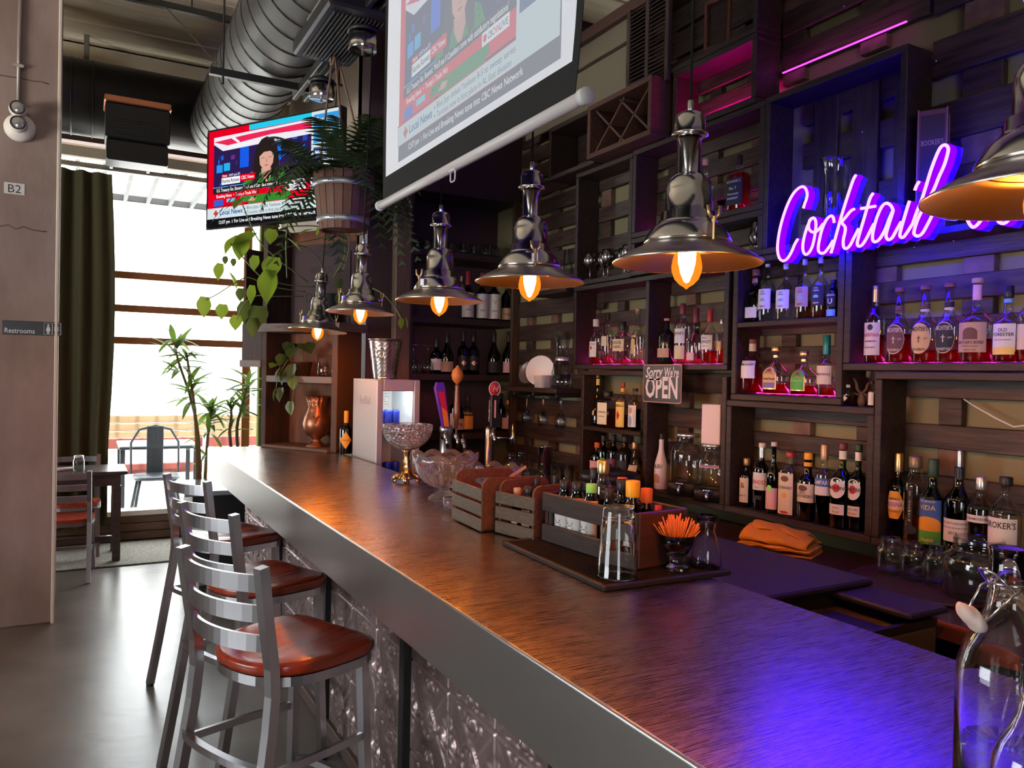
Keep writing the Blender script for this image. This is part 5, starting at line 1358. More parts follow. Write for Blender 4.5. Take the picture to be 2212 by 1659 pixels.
# ================================================================== neon sign
ZS = 3.9363
neon = thing('neon_sign', 'violet neon sign reading Cocktail in slanted handwriting, mounted on the shelf boxes', 'sign', (0, 0, 0))
CORE = emis('neon_core', (1.0, 0.22, 1.0), 4.0)
CASE = emis('neon_casing', (0.006, 0.0, 1.0), 64.0)
ACR = thin_glass('sign_acrylic', (0.93, 0.93, 0.97), edge=0.25)
strokes = [
    ('letter_c_stroke', [(2.5, 2.158, 2.295), (2.5, 2.152, 2.312), (2.5, 2.144, 2.33), (2.5, 2.141, 2.352), (2.5, 2.152, 2.375), (2.5, 2.17, 2.383), (2.5, 2.193, 2.376), (2.5, 2.216, 2.357), (2.5, 2.239, 2.323), (2.5, 2.259, 2.279), (2.5, 2.275, 2.229), (2.5, 2.284, 2.177), (2.5, 2.283, 2.138), (2.5, 2.272, 2.11), (2.5, 2.253, 2.098), (2.5, 2.232, 2.105), (2.5, 2.212, 2.129), (2.5, 2.195, 2.16), (2.5, 2.181, 2.177)]),
    ('letter_o_stroke', [(2.5, 2.106, 2.249), (2.5, 2.123, 2.242), (2.5, 2.141, 2.208), (2.5, 2.154, 2.164), (2.5, 2.155, 2.131), (2.5, 2.144, 2.111), (2.5, 2.127, 2.114), (2.5, 2.111, 2.135), (2.5, 2.101, 2.17), (2.5, 2.095, 2.21), (2.5, 2.097, 2.236), (2.5, 2.108, 2.249), (2.5, 2.125, 2.243), (2.5, 2.13, 2.216), (2.5, 2.118, 2.198), (2.5, 2.096, 2.192), (2.5, 2.077, 2.203), (2.5, 2.061, 2.219)]),
    ('letter_c_stroke', [(2.5, 2.011, 2.215), (2.5, 2.016, 2.236), (2.5, 2.029, 2.243), (2.5, 2.048, 2.23), (2.5, 2.066, 2.197), (2.5, 2.078, 2.153), (2.5, 2.081, 2.122), (2.5, 2.071, 2.107), (2.5, 2.052, 2.106), (2.5, 2.034, 2.122), (2.5, 2.013, 2.148)]),
    ('letter_k_stroke', [(2.5, 1.92, 2.377), (2.5, 1.932, 2.36), (2.5, 1.953, 2.307), (2.5, 1.974, 2.249), (2.5, 1.993, 2.19), (2.5, 2.01, 2.135), (2.5, 2.022, 2.1)]),
    ('letter_k_stroke', [(2.5, 1.923, 2.251), (2.5, 1.938, 2.247), (2.5, 1.958, 2.229), (2.5, 1.976, 2.21), (2.5, 1.962, 2.192), (2.5, 1.961, 2.172), (2.5, 1.968, 2.142), (2.5, 1.965, 2.115), (2.5, 1.952, 2.109), (2.5, 1.937, 2.12), (2.5, 1.92, 2.148), (2.5, 1.903, 2.176)]),
    ('letter_t_stroke', [(2.5, 1.846, 2.295), (2.5, 1.858, 2.28), (2.5, 1.869, 2.248), (2.5, 1.882, 2.207), (2.5, 1.898, 2.158), (2.5, 1.907, 2.125), (2.5, 1.902, 2.111), (2.5, 1.887, 2.113), (2.5, 1.87, 2.133), (2.5, 1.854, 2.16), (2.5, 1.84, 2.184)]),
    ('letter_t_stroke', [(2.5, 1.896, 2.248), (2.5, 1.869, 2.247), (2.5, 1.835, 2.246)]),
    ('letter_a_stroke', [(2.5, 1.764, 2.217), (2.5, 1.774, 2.237), (2.5, 1.793, 2.249), (2.5, 1.811, 2.238), (2.5, 1.829, 2.203), (2.5, 1.842, 2.158), (2.5, 1.844, 2.129), (2.5, 1.834, 2.117), (2.5, 1.815, 2.125), (2.5, 1.795, 2.155), (2.5, 1.778, 2.194), (2.5, 1.765, 2.217), (2.5, 1.783, 2.162), (2.5, 1.79, 2.134), (2.5, 1.782, 2.118), (2.5, 1.766, 2.122), (2.5, 1.749, 2.148), (2.5, 1.732, 2.174)]),
    ('letter_i_stroke', [(2.5, 1.703, 2.241), (2.5, 1.713, 2.212), (2.5, 1.725, 2.173), (2.5, 1.735, 2.138), (2.5, 1.735, 2.122), (2.5, 1.723, 2.118), (2.5, 1.708, 2.134), (2.5, 1.689, 2.16)]),
    ('letter_i_stroke', [(2.5, 1.669, 2.301), (2.5, 1.678, 2.289), (2.5, 1.685, 2.273)]),
    ('letter_l_stroke', [(2.5, 1.689, 2.16), (2.5, 1.675, 2.198), (2.5, 1.659, 2.235), (2.5, 1.644, 2.28), (2.5, 1.625, 2.339), (2.5, 1.601, 2.393), (2.5, 1.584, 2.404), (2.5, 1.571, 2.393), (2.5, 1.571, 2.374), (2.5, 1.582, 2.337), (2.5, 1.599, 2.302), (2.5, 1.618, 2.259), (2.5, 1.646, 2.216), (2.5, 1.67, 2.173), (2.5, 1.682, 2.138), (2.5, 1.682, 2.122), (2.5, 1.669, 2.114), (2.5, 1.652, 2.122), (2.5, 1.632, 2.154), (2.5, 1.612, 2.191), (2.5, 1.591, 2.222)]),
    ('letter_o_stroke', [(2.5, 1.501, 2.164), (2.5, 1.499, 2.142), (2.5, 1.484, 2.117), (2.5, 1.469, 2.119), (2.5, 1.451, 2.14), (2.5, 1.437, 2.164), (2.5, 1.423, 2.189)]),
    ('letter_u_stroke', [(2.5, 1.41, 2.168), (2.5, 1.409, 2.137), (2.5, 1.396, 2.116), (2.5, 1.378, 2.114), (2.5, 1.361, 2.136), (2.5, 1.347, 2.173)]),
    ('letter_r_stroke', [(2.5, 1.337, 2.171), (2.5, 1.334, 2.146), (2.5, 1.32, 2.129), (2.5, 1.3, 2.136), (2.5, 1.288, 2.162)]),
]


def smooth_path(p, n=4):
    q = [Vector(a) for a in p]; out = []
    for i in range(len(q) - 1):
        a = q[max(i - 1, 0)]; b_ = q[i]; c = q[i + 1]; d = q[min(i + 2, len(q) - 1)]
        for k in range(n):
            t = k / n
            out.append(0.5 * ((2 * b_) + (c - a) * t + (2 * a - 5 * b_ + 4 * c - d) * t * t + (3 * b_ - a - 3 * c + d) * t ** 3))
    out.append(q[-1])
    return out


for (nm, pts) in strokes:
    p = smooth_path(pts)
    st_ = MB().tube([(a.x, a.y, a.z) for a in p], 0.0052, 8).obj(nm, CORE, neon)
    MB().tube([(a.x + 0.0215, a.y, a.z) for a in p], 0, up=(1, 0, 0), flat=(0.0058, 0.0165)).obj('casing', CASE, st_)
    MB().tube([(a.x + 0.042, a.y, a.z) for a in p], 0, up=(1, 0, 0), flat=(0.024, 0.0015)).obj('acrylic_backing', ACR, st_)
MB().tube([(2.56, 1.644, 2.18), (2.56, 1.606, 2.166), (2.56, 1.574, 2.158), (2.56, 1.546, 2.167)], 0.0015, 6).obj('link_wire', WHITE, neon)
for (yy, zz) in ((2.2, 2.14), (1.75, 2.14), (1.4, 2.14)):
    MB().tube([(2.545, yy, zz), (2.60, yy, zz)], 0.006, 8).obj('standoff', CHROME, neon)

# ================================================================== things on the bar
BT0 = 1.0705
# pressed-glass bowls
def diamond(n, amp, rows, z0, z1):
    def fn(a, z):
        if z < z0 or z > z1: return 1.0
        v = (z - z0) / (z1 - z0) * rows
        u = a / (2 * PI) * n
        p = abs(((u + v) % 1) - 0.5) * 2; q = abs(((u - v) % 1) - 0.5) * 2
        return 1 + amp * (max(p, q) - 0.75)
    return fn


cp = thing('glass_compote', 'tall cut-glass pedestal bowl with an ornate gilt foot on the bar', 'bowl', (1.40, 3.58, BT0))
cb = MB()
pr = [(0, 0.158)] + [(0.012 + 0.112 * math.sin(PI / 2 * k / 22) ** 0.9, 0.158 + 0.125 * (k / 22) ** 1.5) for k in range(1, 23)]
cb.lathe(pr + [(0.1235, 0.286), (0.119, 0.286)] + [(r * 0.95, z + 0.004) for (r, z) in reversed(pr[4:])] + [(0, 0.172)], 64, rad=diamond(16, 0.06, 5, 0.163, 0.272), smooth=False)
cb.obj('cut_bowl', CUTGLASS, cp)
GILT = M('gilt_metal', (0.75, 0.42, 0.16), 0.2, 1.0)
ft = MB().lathe([(0, 0.02), (0.05, 0.02), (0.042, 0.032), (0.022, 0.05), (0.014, 0.09), (0.018, 0.105), (0.012, 0.12), (0.016, 0.15), (0.024, 0.158), (0, 0.158)], 24, rad=lambda a, z: 1 + 0.12 * math.cos(8 * a) if z < 0.1 else 1)
for k in range(4):
    a = PI / 4 + k * PI / 2 + 0.3
    ft.tube([(0.03 * math.cos(a), 0.03 * math.sin(a), 0.04), (0.055 * math.cos(a), 0.055 * math.sin(a), 0.03), (0.068 * math.cos(a), 0.068 * math.sin(a), 0.012), (0.062 * math.cos(a), 0.062 * math.sin(a), 0.004), (0.052 * math.cos(a), 0.052 * math.sin(a), 0.008), (0.055 * math.cos(a), 0.055 * math.sin(a), 0.016)], [0.012, 0.011, 0.009, 0.007, 0.006, 0.005], 8)
ft.obj('gilt_foot', GILT, cp)

pb = thing('punch_bowl', 'wide clear cut-glass punch bowl with a scalloped rim on a domed foot', 'bowl', (1.36, 3.03, BT0))
def scal(a): return 0.012 * abs(math.sin(a * 5))
mb = MB(); seg = 100
prof = [(0.0, 0.052), (0.03, 0.053), (0.06, 0.06), (0.085, 0.075), (0.108, 0.097), (0.125, 0.125), (0.135, 0.155), (0.14, 0.18)]
inner = [(r * 0.955, z + 0.006) for (r, z) in prof[1:-1]]
rd = diamond(20, 0.05, 4, 0.058, 0.128)
vs = []; rows = []
def addrow(r, z, rim=False):
    row = []
    for i in range(seg):
        a = 2 * PI * i / seg
        k = rd(a, z)
        row.append(len(vs)); vs.append((r * k * math.cos(a), r * k * math.sin(a), z + (scal(a) * 1.6 if rim else scal(a) * 0.5 if z > 0.15 else 0)))
    rows.append(row)
for (r, z) in prof[1:-1]: addrow(r, z)
addrow(0.143, 0.185, True); addrow(0.137, 0.186, True)
for (r, z) in reversed(inner): addrow(r, z)
fs = []
for A, B in zip(rows, rows[1:]):
    for i in range(seg):
        j = (i + 1) % seg; fs.append((A[i], A[j], B[j], B[i]))
fs.append(tuple(reversed(rows[0]))); fs.append(tuple(rows[-1]))
mb.add(vs, fs, 0, True).obj('bowl_body', CUTGLASS, pb)
MB().lathe([(0, 0.0), (0.068, 0.0), (0.072, 0.004), (0.068, 0.012), (0.045, 0.028), (0.022, 0.038), (0.017, 0.045), (0.02, 0.053), (0, 0.053)], 40, rad=lambda a, z: 1 + 0.03 * math.cos(10 * a)).obj('bowl_foot', CUTGLASS, pb)
tag(MB().lathe([(0, 0.003), (0.02, 0), (0.034, 0.012), (0.042, 0.04), (0.04, 0.06), (0.038, 0.06), (0.04, 0.04), (0.032, 0.014), (0, 0.006)], 24).obj('punch_cup', CUTGLASS, loc=(1.268, 2.74, BT0)), 'small clear punch cup half hidden behind the first slatted crate', 'cup')
pb2 = thing('glass_bowl', 'second clear scalloped glass bowl nested against the punch bowl', 'bowl', (1.50, 2.78, BT0))
pb2.location = (1.485, 2.80, BT0)
m2 = MB(); vs = []; rows = []
def addrow2(r, z, rim=False):
    row = []
    for i in range(60):
        a = 2 * PI * i / 60
        row.append(len(vs)); vs.append((r * math.cos(a), r * math.sin(a), z + (0.026 * abs(math.sin(a * 4)) if rim else 0)))
    rows.append(row)
for (r, z) in ((0.04, 0.0), (0.06, 0.012), (0.085, 0.06), (0.1, 0.115)): addrow2(r, z)
addrow2(0.108, 0.15, True); addrow2(0.104, 0.15, True)
for (r, z) in ((0.096, 0.115), (0.08, 0.062), (0.055, 0.018)): addrow2(r, z)
fs = []
for A, B in zip(rows, rows[1:]):
    for i in range(60):
        j = (i + 1) % 60; fs.append((A[i], A[j], B[j], B[i]))
fs.append(tuple(reversed(rows[0]))); fs.append(tuple(rows[-1]))
m2.add(vs, fs, 0, True).obj('bowl_body', CUTGLASS, pb2)

# slatted crates
def crate(label, x0, y0, L, D, h, he, rz, mats, cut=True, name='slatted_crate'):
    """origin at the near slat-side corner; local x runs along the slatted side, y into the crate"""
    t = thing(name, label, 'crate', (x0, y0, BT0), rz, 'slatted crates on the bar')
    for yy in (0.0, D - 0.008):
        for k in range(3):
            sl = h * 0.29; gp = h * 0.065
            z = 0.004 + k * (sl + gp)
            MB().bbox(-0.006, yy, z, L + 0.006, yy + 0.008, z + sl, 0.002).obj('slat', mats[0], t)
    for xx in (0.004, L - 0.014):
        # end board with rounded shoulders and a hand hole
        def end(y, z): return y, z
        out_ = []
        r = 0.03
        n = 6
        out_ += [(0.009, 0.004), (D - 0.009, 0.004)]
        for k in range(n + 1):
            a = k / n * PI / 2
            out_.append((D - 0.009 - r + r * math.cos(a), he - r + r * math.sin(a)))
        for k in range(n + 1):
            a = PI / 2 + k / n * PI / 2
            out_.append((0.009 + r + r * math.cos(a), he - r + r * math.sin(a)))
        cx, cz = D / 2, he * 0.74; hw, hh = D * 0.2, he * 0.1
        hole = []
        N = len(out_)
        for (y, z) in out_:
            a = math.atan2((z - cz) / (hh * 1.0), (y - cx) / (hw * 1.0))
            hole.append((cx + hw * math.cos(a), cz + hh * math.sin(a)))
        vs = []; fs = []
        for q in (0.0, 0.01):
            vs += [(xx + q, y, z) for (y, z) in out_] + [(xx + q, y, z) for (y, z) in hole]
        for i in range(N):
            j = (i + 1) % N
            fs += [(i, N + i, N + j, j), (2 * N + i, 2 * N + j, 3 * N + j, 3 * N + i), (i, j, 2 * N + j, 2 * N + i), (N + i, 3 * N + i, 3 * N + j, N + j)]
        MB().add(vs, fs).obj('end_board', mats[1], t)
    MB().box(0.004, 0.008, 0.004, L - 0.004, D - 0.008, 0.012).obj('bottom_board', mats[1], t)
    return t


def dirang(p, q): return math.atan2(q[1] - p[1], q[0] - p[0])


# local x from the far corner to the near corner of the visible slatted side, y towards the back bar
a1, b1 = (1.205, 2.615), (1.19, 2.353)
crate('slatted wooden crate next to the punch bowl, empty', a1[0], a1[1], 0.262, 0.255, 0.145, 0.185, dirang(a1, b1), (CRATEGREY, CRATEWOOD))
a2, b2 = (1.262, 2.335), (1.289, 2.174)
a2 = (1.235, 2.325); b2 = (1.272, 2.145)
crate('slatted wooden crate in the middle of three, with small bottles inside', a2[0], a2[1], 0.184, 0.24, 0.14, 0.18, dirang(a2, b2), (CRATEGREY, CRATEWOOD))
DKC = M('black_stained_crate', (0.028, 0.022, 0.02), 0.5, vary=(9, (0.05, 0.035, 0.03), (1, 8, 8)), bump=(18, 0.3, (2, 8, 8)))
a3, b3 = (1.290, 2.118), (1.325, 1.676)
bx = thing('bottle_box', 'black-stained wooden box of syrup bottles on the rubber mat', 'crate', (a3[0], a3[1], BT0 + 0.0135), dirang(a3, b3))
L3 = 0.44; D3 = 0.2; H3 = 0.155
for yy in (0.0, D3 - 0.012):
    for (z0, z1) in ((0.0, 0.055), (0.095, H3)):
        MB().bbox(0, yy, z0, L3, yy + 0.012, z1, 0.003).obj('side_board', DKC, bx)
for xx in (0.0, L3 - 0.014):
    MB().bbox(xx, 0.0125, 0, xx + 0.014, D3 - 0.0125, H3, 0.003).obj('end_board', M('dark_red_box_end', (0.06, 0.02, 0.014), 0.5, vary=(8, (0.09, 0.03, 0.02), (8, 1, 8))), bx)
for xx in (0.02, L3 - 0.035):
    MB().bbox(xx, 0.0125, 0.05, xx + 0.015, 0.022, 0.1, 0.002).obj('corner_post', DKC, bx)
MB().box(0.014, 0.012, 0.002, L3 - 0.014, D3 - 0.012, 0.01).obj('bottom_board', DKC, bx)


def in_box(t, lx, ly):
    m = Matrix.Rotation(t.rotation_euler.z, 4, 'Z')
    p = m @ Vector((lx, ly, 0))
    return (t.location.x + p.x, t.location.y + p.y)


mz = BT0 + 0.024
ORL = M('orange_fruit_label', (0.9, 0.38, 0.12), 0.6, vary=(30, (0.85, 0.62, 0.3), (1, 1, 1)))
for k, (lx, ly, h, r, g, c, lb) in enumerate(((0.055, 0.05, 0.185, 0.031, G_DARK, C_BLACK, 'syrup bottle with a torn fruit label and black cap, closest to the crates'), (0.118, 0.05, 0.188, 0.031, G_DARK, C_BLACK, 'syrup bottle with an orange fruit label and black cap, second in the box'), (0.185, 0.05, 0.190, 0.03, CLEAR, LB_LIME, 'syrup bottle with a lime green nozzle and crinkled pale label'), (0.262, 0.055, 0.185, 0.0255, CLEAR, C_BLACK, 'clear slim-necked bottle of red syrup with a black stopper'))):
    x, y = in_box(bx, lx, ly)
    t = bottle(lb, x, y, mz, h, r, glass=g, liq=L_AMBER if g is not G_DARK else L_DARK, lev=0.5, cap=(c, 0.86, 0.56), labs=[(PAPER, 0.05, 0.58, 1.3), (ORL if k < 3 else PAPER, 0.46, 0.74, 1.3)] if k < 3 else [], group='syrup bottles in the black box', tb=0.6, ts=0.84, rn=0.52, tn=0.88, face=-20)
    if k < 3:
        pm = MB()
        for q in range(9):
            zz = h * 0.09 + q * 0.006
            prf = profile(h, r, 0.6, 0.84, 0.52, 0.88)
            w_ = 0.012 + 0.004 * (q % 3)
            pm.add([wrap(prf, None, 0.0022, -w_, zz), wrap(prf, None, 0.0022, w_ * 0.4, zz), wrap(prf, None, 0.0022, w_ * 0.4, zz + 0.002 + 0.001 * (q % 2)), wrap(prf, None, 0.0022, -w_, zz + 0.002 + 0.001 * (q % 2))], [(0, 1, 2, 3)])
        pm.obj('barcode', INK, t)
sbx = [
    (0.10, 0.13, 0.225, 0.017, G_BROWN, C_BLACK, 'slim brown dropper bottle standing up out of the black box'),
    (0.15, 0.125, 0.255, 0.026, CLEAR, GOLD, 'bottle capped with an upturned clear gold-rimmed glass'),
    (0.235, 0.13, 0.205, 0.024, G_DARK, C_BLACK, 'round bitters bottle with a gold rose emblem'),
    (0.20, 0.16, 0.205, 0.016, G_GREEN, C_ORANGE, 'small bottle with an orange funnel cap behind the bitters bottle'),
    (0.285, 0.13, 0.165, 0.015, G_DARK, C_BLACK, 'short bottle with a black dropper in the black box'),
    (0.325, 0.09, 0.215, 0.0215, G_DARK, C_YELLOW, 'bitters bottle with a big yellow cap and white paper wrap'),
    (0.33, 0.14, 0.19, 0.018, G_DARK, C_ORANGE, 'bitters bottle with an orange cap beside the yellow-capped one'),
    (0.39, 0.13, 0.15, 0.014, G_DARK, RED, 'short bottle with a red cap near the box end'),
]
for (lx, ly, h, r, g, c, lb) in sbx:
    x, y = in_box(bx, lx, ly)
    yel = c is C_YELLOW
    bottle(lb, x, y, mz, h, r, glass=g, liq=L_DARK, lev=0.5, cap=(c, 0.78 if (yel or c is C_ORANGE) else 0.84, 0.98 if yel or c is C_ORANGE else 0.75), labs=[(PAPER, 0.3, 0.68, 0.8)] if yel else [(LB_BLACK, 0.35, 0.66, 0.9), (GOLD, 0.44, 0.58, 0.45, 'oval')] if 'rose' in lb else [], group='small bottles in the black box', tb=0.68, ts=0.76, rn=0.62, tn=0.9, face=-20)
cc = crate_ = None
for k, (lx, ly, h, r, g, c, lb) in enumerate(((0.05, 0.05, 0.145, 0.018, G_GREEN, C_CORK, 'small green bottle in the middle crate'), (0.10, 0.06, 0.155, 0.024, G_DARK, C_BLACK, 'wide black-capped bottle in the middle crate'), (0.14, 0.14, 0.19, 0.012, G_DARK, C_BLACK, 'dropper bottle with a black bulb in the middle crate'), (0.05, 0.14, 0.17, 0.016, G_BROWN, C_BLACK, 'brown dropper bottle in the middle crate'))):
    m = Matrix.Rotation(dirang(a2, b2), 4, 'Z') @ Vector((lx, ly, 0))
    bottle(lb, a2[0] + m.x, a2[1] + m.y, BT0 + 0.0125, h, r, glass=g, liq=L_DARK, lev=0.4, cap=(c, 0.84, 0.7), labs=[(PAPER, 0.12, 0.5, 1.0)], group='small bottles in the middle crate', tb=0.7, ts=0.8, rn=0.55, tn=0.9)
tag(MB().tube([(1.356, 2.45, 1.242), (1.421, 2.45, 1.276)], 0.0, up=(0, 0, 1), flat=(0.002, 0.005)).obj('wooden_stirrer', C_CORK), 'flat wooden stirrer sticking up from the first crate', 'stirrer')

# rubber bar mat with ribs
mt = thing('bar_mat', 'black ribbed rubber bar mat under the bottle box', 'mat', (1.37, 1.865, BT0), -0.03)
MB().bbox(-0.205, -0.285, 0, 0.205, 0.285, 0.006, 0.003).obj('mat_sheet', RUBBER, mt)
rm = MB()
for (a, b_, c, d) in ((-0.21, -0.29, 0.21, -0.275), (-0.21, 0.275, 0.21, 0.29), (-0.21, -0.275, -0.196, 0.275), (0.196, -0.275, 0.21, 0.275)):
    rm.bbox(a, b_, 0, c, d, 0.015, 0.003)
rm.obj('mat_rim', RUBBER, mt)
rb = MB()
for i in range(36):
    for j in range(62):
        x = -0.19 + i * 0.0107; y = -0.268 + j * 0.00875
        rb.add([(x - 0.0036, y - 0.0016, 0.006), (x + 0.0036, y - 0.0016, 0.006), (x + 0.0036, y + 0.0016, 0.006), (x - 0.0036, y + 0.0016, 0.006), (x - 0.003, y - 0.001, 0.012), (x + 0.003, y - 0.001, 0.012), (x + 0.003, y + 0.001, 0.012), (x - 0.003, y + 0.001, 0.012)],
               [(4, 5, 6, 7), (0, 1, 5, 4), (1, 2, 6, 5), (2, 3, 7, 6), (3, 0, 4, 7)])
o = rb.obj('mat_nubs', M('mat_brown_black', (0.03, 0.02, 0.017), 0.5), mt); o['kind'] = 'stuff'
mz2 = BT0 + 0.0125

PINT = M('pint_glass', (1, 1, 1), 0.0, trans=1.0, ior=1.45)
pg = thing('pint_glass', 'tall clear pint glass standing upside down on the rubber mat', 'glass', (1.245, 1.655, mz2))
ph = 1.261; hp_ = 0.152
MB().lathe([(r_ * 1.2, z_ * 1.22) for (r_, z_) in [(0.0445, 0.0), (0.0455, 0.001), (0.0445, 0.004), (0.0355, 0.138), (0.0345, 0.148), (0.032, 0.1525), (0.02, 0.151), (0, 0.151), (0, 0.128), (0.028, 0.128), (0.0325, 0.124), (0.0425, 0.004), (0.0435, 0.0), (0.0445, 0.0)]], 40).obj('glass_wall', PINT, pg)

sgl = thing('straw_glass', 'footed clear glass full of orange stir straws on the mat', 'glass', (1.44, 1.645, mz2))
MB().lathe([(0, 0.0), (0.031, 0.0), (0.0325, 0.004), (0.028, 0.01), (0.02, 0.014), (0.019, 0.019), (0.022, 0.023), (0.018, 0.028), (0.02, 0.034), (0.03, 0.045), (0.043, 0.07), (0.05, 0.098), (0.048, 0.098), (0.041, 0.071), (0.027, 0.047), (0.012, 0.04), (0, 0.039)], 32).obj('glass_body', PINT, sgl)
STRAW = M('orange_straw', (0.95, 0.3, 0.06), 0.5)
for k in range(92):
    a = random.uniform(0, 2 * PI); q = math.sqrt(random.random())
    r0 = 0.018 * q; r1 = (0.062 * q) + random.uniform(-0.004, 0.006)
    a1_ = a + random.uniform(-0.25, 0.25)
    zt = 0.148 - 0.028 * q * q + random.uniform(-0.008, 0.008)
    z0_ = 0.046 + 0.014 * q
    s_ = MB().tube([(r0 * math.cos(a), r0 * math.sin(a), z0_), (r1 * math.cos(a1_), r1 * math.sin(a1_), zt)], 0.0019, 5)
    so = s_.obj('straw', STRAW, loc=sgl.location)
    tag(so, 'thin orange stir straw among the bundle in the footed glass', 'straw', 'orange stir straws in the footed glass')

cf = MB().lathe([(0, 0.004), (0.03, 0.0), (0.041, 0.003), (0.043, 0.02), (0.04, 0.055), (0.028, 0.095), (0.0225, 0.115), (0.026, 0.135), (0.031, 0.155), (0.0295, 0.155), (0.0245, 0.135), (0.021, 0.115), (0.0265, 0.095), (0.0385, 0.055), (0.041, 0.02), (0.038, 0.008), (0, 0.008)], 36)
tag(cf.obj('glass_carafe', PINT, loc=(1.455, 1.515, BT0)), 'small clear hourglass carafe beside the mat corner', 'carafe')
bpy.data.objects['glass_carafe'].location = (1.545, 1.642, 1.071)

# swing-top bottles close to the camera
def swing(label, x, y, r, h, rz, open_=True, lev=0.4):
    t = thing('swing_top_bottle', label, 'bottle', (x, y, BT0), rz, 'clear swing-top water bottles')
    o_ = [(0, 0.004), (r * 0.8, 0.0), (r * 0.97, 0.004), (r, 0.015), (r, h * 0.62), (r * 0.97, h * 0.66), (r * 0.85, h * 0.71), (r * 0.6, h * 0.77), (r * 0.44, h * 0.83), (r * 0.38, h * 0.88), (r * 0.40, h * 0.885), (r * 0.40, h * 0.91), (r * 0.37, h * 0.915), (r * 0.37, h * 0.985), (r * 0.4, h)]
    i_ = [(r * 0.28, h), (r * 0.27, h * 0.88), (r * 0.34, h * 0.83), (r * 0.5, h * 0.77), (r * 0.76, h * 0.71), (r * 0.9, h * 0.65), (r * 0.93, h * 0.6), (r * 0.93, 0.02), (r * 0.7, 0.012), (0, 0.018)]
    MB().lathe(o_ + i_, 40).obj('glass_body', PINT, t)
    MB().lathe([(0, 0.0195), (r * 0.68, 0.0145), (r * 0.915, 0.022), (r * 0.915, h * lev), (0, h * lev)], 32).obj('water', thin_glass('still_water', (0.93, 0.95, 0.96), edge=0.3), t)
    if open_:
        R1 = r * 0.42
        wire = MB()
        wire.tube([(R1 * math.cos(a), R1 * math.sin(a), h * 0.90) for a in [2 * PI * k / 24 for k in range(24)]], 0.0014, 6, closed=True)
        wire.tube([(0.004, -R1, h * 0.9), (-0.014, -R1 - 0.004, h * 0.875), (-0.035, -0.016, h * 0.80)], 0.0014, 6)
        wire.tube([(0.004, R1, h * 0.9), (-0.014, R1 + 0.004, h * 0.875), (-0.035, 0.016, h * 0.80)], 0.0014, 6)
        wire.tube([(-0.008, -R1 - 0.002, h * 0.885), (-0.026, -0.012, h * 0.935), (-0.03, 0.0, h * 0.94), (-0.026, 0.012, h * 0.935), (-0.008, R1 + 0.002, h * 0.885)], 0.0014, 6)
        wire.obj('wire_bail', CHROME, t)
        s_ = MB().lathe([(0, -0.012), (0.008, -0.012), (0.012, -0.004), (0.013, 0.003), (0.010, 0.004), (0.0105, 0.012), (0.008, 0.02), (0, 0.021)], 18)
        s_.v = [(-0.037 - v[2] * 0.8 + 0 * v[0], v[1], h * 0.79 + v[0] + v[2] * 0.55) for v in s_.v]
        s_.obj('stopper', M('milky_stopper', (0.8, 0.62, 0.55), 0.5, sss=0.3), t)
    return t


swing('clear swing-top glass bottle with its white stopper hanging open beside the bar edge', 0.868, 0.465, 0.048, 0.366, -0.45, True, 0.42)
swing('clear closed glass bottle in front of the open swing-top bottle, cut off at the corner', 0.80, 0.40, 0.037, 0.275, 0.2, False, 0.55)

# ------------------------------------------------------------------ behind the bar
PLM = M('violet_lit_black_rubber', (0.02, 0.016, 0.03), 0.45)  # neon violet falling on the black lids is put into the rubber colour
uc = thing('ice_bin_unit', 'under-bar unit with a sliding black lid and brown-grey front', 'cabinet', (1.58, 1.30, 0.0))
MB().bbox(0, 0, 0.0, 0.50, 0.95, 0.94, 0.006).obj('unit_body', M('brown_grey_laminate', (0.10, 0.075, 0.055), 0.5), uc)
MB().bbox(-0.01, 0.22, 0.995, 0.53, 0.96, 1.015, 0.006).obj('fixed_lid', PLM, uc)
MB().bbox(0.36, -0.015, 0.975, 0.53, 0.26, 0.993, 0.006).obj('sliding_lid', PLM, uc)
MB().bbox(0.0, -0.005, 0.962, 0.17, 0.24, 0.98, 0.006).obj('sliding_lid', PLM, uc)
MB().box(0.0, 0.0, 0.94, 0.5, 0.015, 0.962).box(0.0, 0.015, 0.94, 0.015, 0.95, 0.962).box(0.485, 0.015, 0.94, 0.5, 0.95, 0.975).box(0.03, 0.25, 0.94, 0.48, 0.27, 0.995).box(0.03, 0.9, 0.94, 0.48, 0.93, 0.995).obj('rim', BLACKM, uc)
MB().bbox(0.19, 0.03, 0.941, 0.34, 0.22, 0.945, 0.001).obj('inner_tray', BLACKM, uc)
MB().box(0.25, 0.08, 0.9452, 0.258, 0.17, 0.948).obj('red_pointer', emis('red_pilot', (1, 0.02, 0.05), 1.2), uc)

